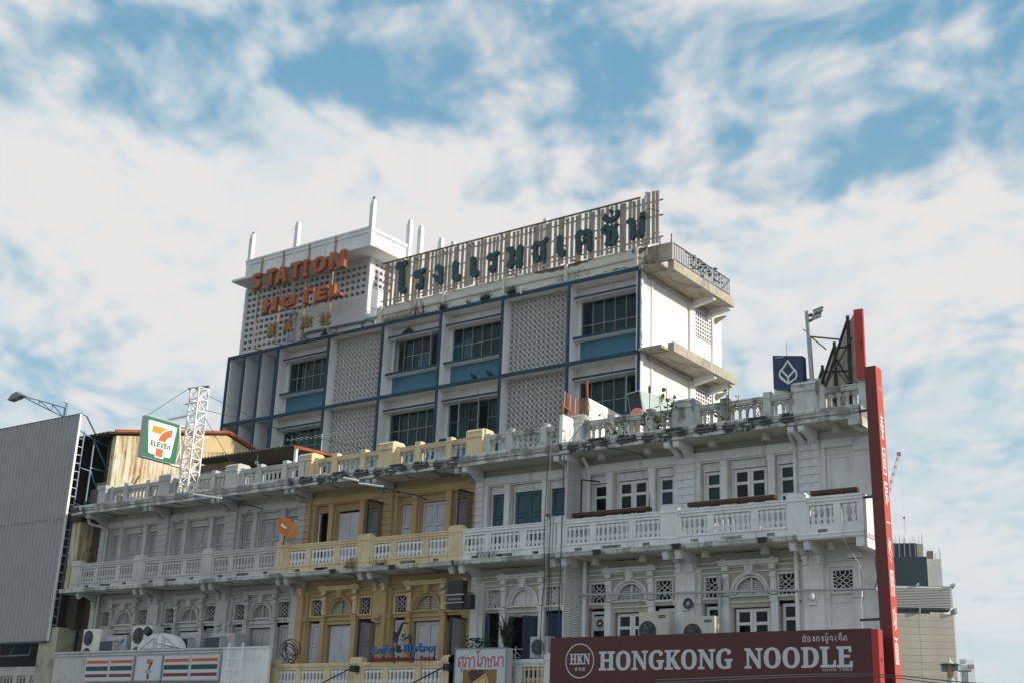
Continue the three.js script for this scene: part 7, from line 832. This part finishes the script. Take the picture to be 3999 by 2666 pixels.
// ---------- far right: towers, crane, street lamp ----------
{
  const th = Math.atan2(0.455, 0.906); // its front turned a little to the sun
  const s = thing('stone_tower', 'beige stone clad building with a louvred crown, right of the vertical sign', 'building', [-29.72, 0, -95.45], null, th); const g = (b, n, m, p = s) => b.build(n, m, p, true), W = 12, D = 1.6;
  g(nb().box(-W, -0.1, 0, 13.6, -D, -0.1), 'core', 'grey');
  const pm = ['stone', mat('stoneA', { map: T.stone, m: 2.3, c: [1.05, 1.03, 1.0], bump: 0.002 }), mat('stoneB', { map: T.stone, m: 1.7, c: [0.95, 0.95, 0.94], bump: 0.002 })]; const pg = boxUV(plain(new THREE.BoxGeometry(2.38, 0.475, 0.08))), r = rng(91);
  for (let j = 0; j < 27; j++) for (let i = 0; i < 4; i++) { const o = inst('stone_panel', pg, pm[Math.floor(r() * 3)], s, [-1.28 - 0.02 - i * 2.4, 13.35 - j * 0.49, -0.06]); }
  g(nb().box(-0.11, 0.0, 0, 13.6, -D, -0.02), 'sunlit_side', 'whitePaint'); for (const y of [13.62, 15.55]) for (let i = 0; i < 5; i++) g(nb().box(-0.05 - (i + 1) * 2.4 + 2.42 - (i ? 0 : 0) - 0.03, -i * 2.4 + 0.12 * (i === 0), y, y + 0.38 * (y > 15 ? 0.6 : 1), -D - 0.1, 0.3), 'coping', 'paleGrey'); for (let i = 0; i < 13; i++) g(nb().geo(new THREE.BoxGeometry(W, 0.03, 0.2).rotateX(0.6).translate(-W / 2 - 0.1, 14.08 + i * 0.115, 0.02)), 'louvre_blade', 'iron'); g(nb().box(-W, -0.25, 13.9, 15.6, -D, -0.2), 'louvre_back', 'grey');  // narrow right face whitened: the stronger sun on it is painted in
  const c = thing('tower_under_construction', 'concrete tower under construction wrapped in dark netting, behind stone building', 'building', [-78.37, 0, -237.4], null, 0.33); const q = (b, n, m) => b.build(n, m, c, true);
  q(nb().box(-9, 0, 0, 42.0, -9, 0), 'netted_block', 'netting'); q(nb().box(0.0, 0.1, 0, 41.9, -8.8, 0.05).box(0.1, 2.5, 0, 41.6, -8.8, -0.2), 'bare_wall', 'tower'); q(nb().box(-8.6, -1.6, 42, 44.6, -6, -0.6), 'upper_block', 'netting'); q(nb().box(-1.6, -0.5, 42, 44.5, -6, -0.8), 'upper_wall', 'concrete'); for (let i = 0; i < 8; i++) q(nb().box(-8.6 + i * 0.95, -8.5 + i * 0.95, 42, 44.7, -0.6, -0.5), 'formwork_post', 'paleGrey'); q(nb().box(0.1, 1.2, 41.8, 43.2, -3, -1), 'scaffold_box', 'wood'); const rb = nb(), rr = rng(95); for (let i = 0; i < 46; i++) { const x = -8.5 + rr() * 11, y = x < -0.5 ? 44.5 : 41.7; rb.bar([x, y, -1 - rr() * 2], [x, y + 0.8 + rr() * 1.4, -1 - rr() * 2], 0.05); } q(rb, 'rebar', 'grey');
  const k = thing('tower_crane', 'red and white lattice crane jib rising behind the tall vertical sign', 'crane', [-107.3, 0, -301.5]); const a = [-107.6, 69.0, -301.4], b = [-104.95, 78.1, -302.3]; const lt = (t, d, e) => [a[0] + (b[0] - a[0]) * t + d * 0.3, a[1] + (b[1] - a[1]) * t - d * 0.09, a[2] + (b[2] - a[2]) * t + e]; const red = mat('craneRed', { c: [0.5, 0.12, 0.1], rough: 0.6, bump: 0 }); for (let i = 0; i < 10; i++) { const B1 = nb(), t0 = i / 10, t1 = (i + 1) / 10; for (const [d, e] of [[-1, 0], [1, 0], [0, 0.4]]) B1.bar(lt(t0, d, e), lt(t1, d, e), 0.09); B1.bar(lt(t0, -1, 0), lt(t1, 1, 0), 0.06).bar(lt(t0, 1, 0), lt(t1, -1, 0), 0.06); B1.build('jib_section', i % 2 ? 'whitePaint' : red, k); } nb().box(-105.4, -104.5, 77.6, 78.5, -302.5, -302.0).build('jib_head', red, k); nb().bar([-104.75, 77.6, -302.4], [-104.6, 62.6, -302.4], 0.03).build('hoist_rope', 'iron', k); nb().geo(new THREE.ConeGeometry(0.4, 0.6, 8).rotateX(Math.PI).translate(-104.6, 62.4, -302.4)).bar([-104.6, 62.2, -302.4], [-104.55, 58.5, -302.4], 0.06).build('hook_block', red, k); nb().bar([-108.3, 66, -301.4], [-109.6, 0, -301.4], 0.8).build('crane_tower', 'whitePaint', k);
  const w = thing('white_tower', 'distant pale tower block at the lower right edge', 'building', [-116.8, 0, -383], null, 0.4); w; { const e = (bb, n, m) => bb.build(n, m, w, true); e(nb().box(-1.6, 2.0, 0, 37.0, -4, 0), 'wall', 'whitePaint'); e(nb().box(-2.0, -0.2, 36.0, 37.0, 0.002, 0.4).box(-1.9, 0.2, 34.6, 35.4, 0.002, 0.4), 'roof_frame', 'paleGrey'); for (let i = 0; i < 5; i++) e(nb().box(-1.5 + i * 0.34, -1.32 + i * 0.34, 0, 34, 0.002, 0.06), 'glass_strip', i % 2 ? 'steelBlue' : 'steelDark'); e(nb().box(0.4, 1.8, 34.5, 35.6, 0.002, 0.5), 'plant_box', 'grey'); }
  const l = thing('street_lantern', 'old style street lantern with a wide flat hood at lower right', 'street lamp', [-8.48, 0, -26.7]); const L = (b, n, m) => b.build(n, m, l, true); L(nb().tube([0, 0, 0], [0, 3.62, 0], 0.045, 10), 'post', 'steelDark'); L(nb().tube([0, 3.6, 0], [0, 3.66, 0], 0.09, 16).tube([0, 3.66, 0], [0, 3.7, 0], 0.07, 16), 'cup', 'paleGrey'); L(nb().tube([0, 3.7, 0], [0, 3.97, 0], 0.058, 16, 0.066), 'glass_cylinder', mat('amberGlass', { c: [0.42, 0.31, 0.13], rough: 0.25, bump: 0 })); L(nb().tube([0, 3.965, 0], [0, 3.985, 0], 0.205, 24, 0.17), 'hood', 'steelDark'); L(nb().tube([0, 3.985, 0], [0, 4.03, 0], 0.1, 16, 0.05).tube([0, 4.03, 0], [0, 4.12, 0], 0.045, 12, 0.004), 'finial', 'iron'); for (let i = 0; i < 5; i++) L(nb().geo(new THREE.TorusGeometry(0.066, 0.005, 5, 16).rotateX(Math.PI / 2).translate(0, 3.74 + i * 0.045, 0)), 'lamp_ring', 'wood'); for (const q of [[-0.16, -0.06, 3.84, 3.95, -0.05, 0.05], [0.06, 0.17, 3.85, 3.95, -0.05, 0.05]]) L(nb().box(...q), 'side_box', 'grey'); L(nb().box(0.17, 0.42, 3.83, 3.86, -0.02, 0.02), 'side_arm', 'grey');
}
scene.fog = new THREE.FogExp2(new THREE.Color().setRGB(0.62, 0.74, 0.8), 0.00015);
renderer.render(scene, camera);
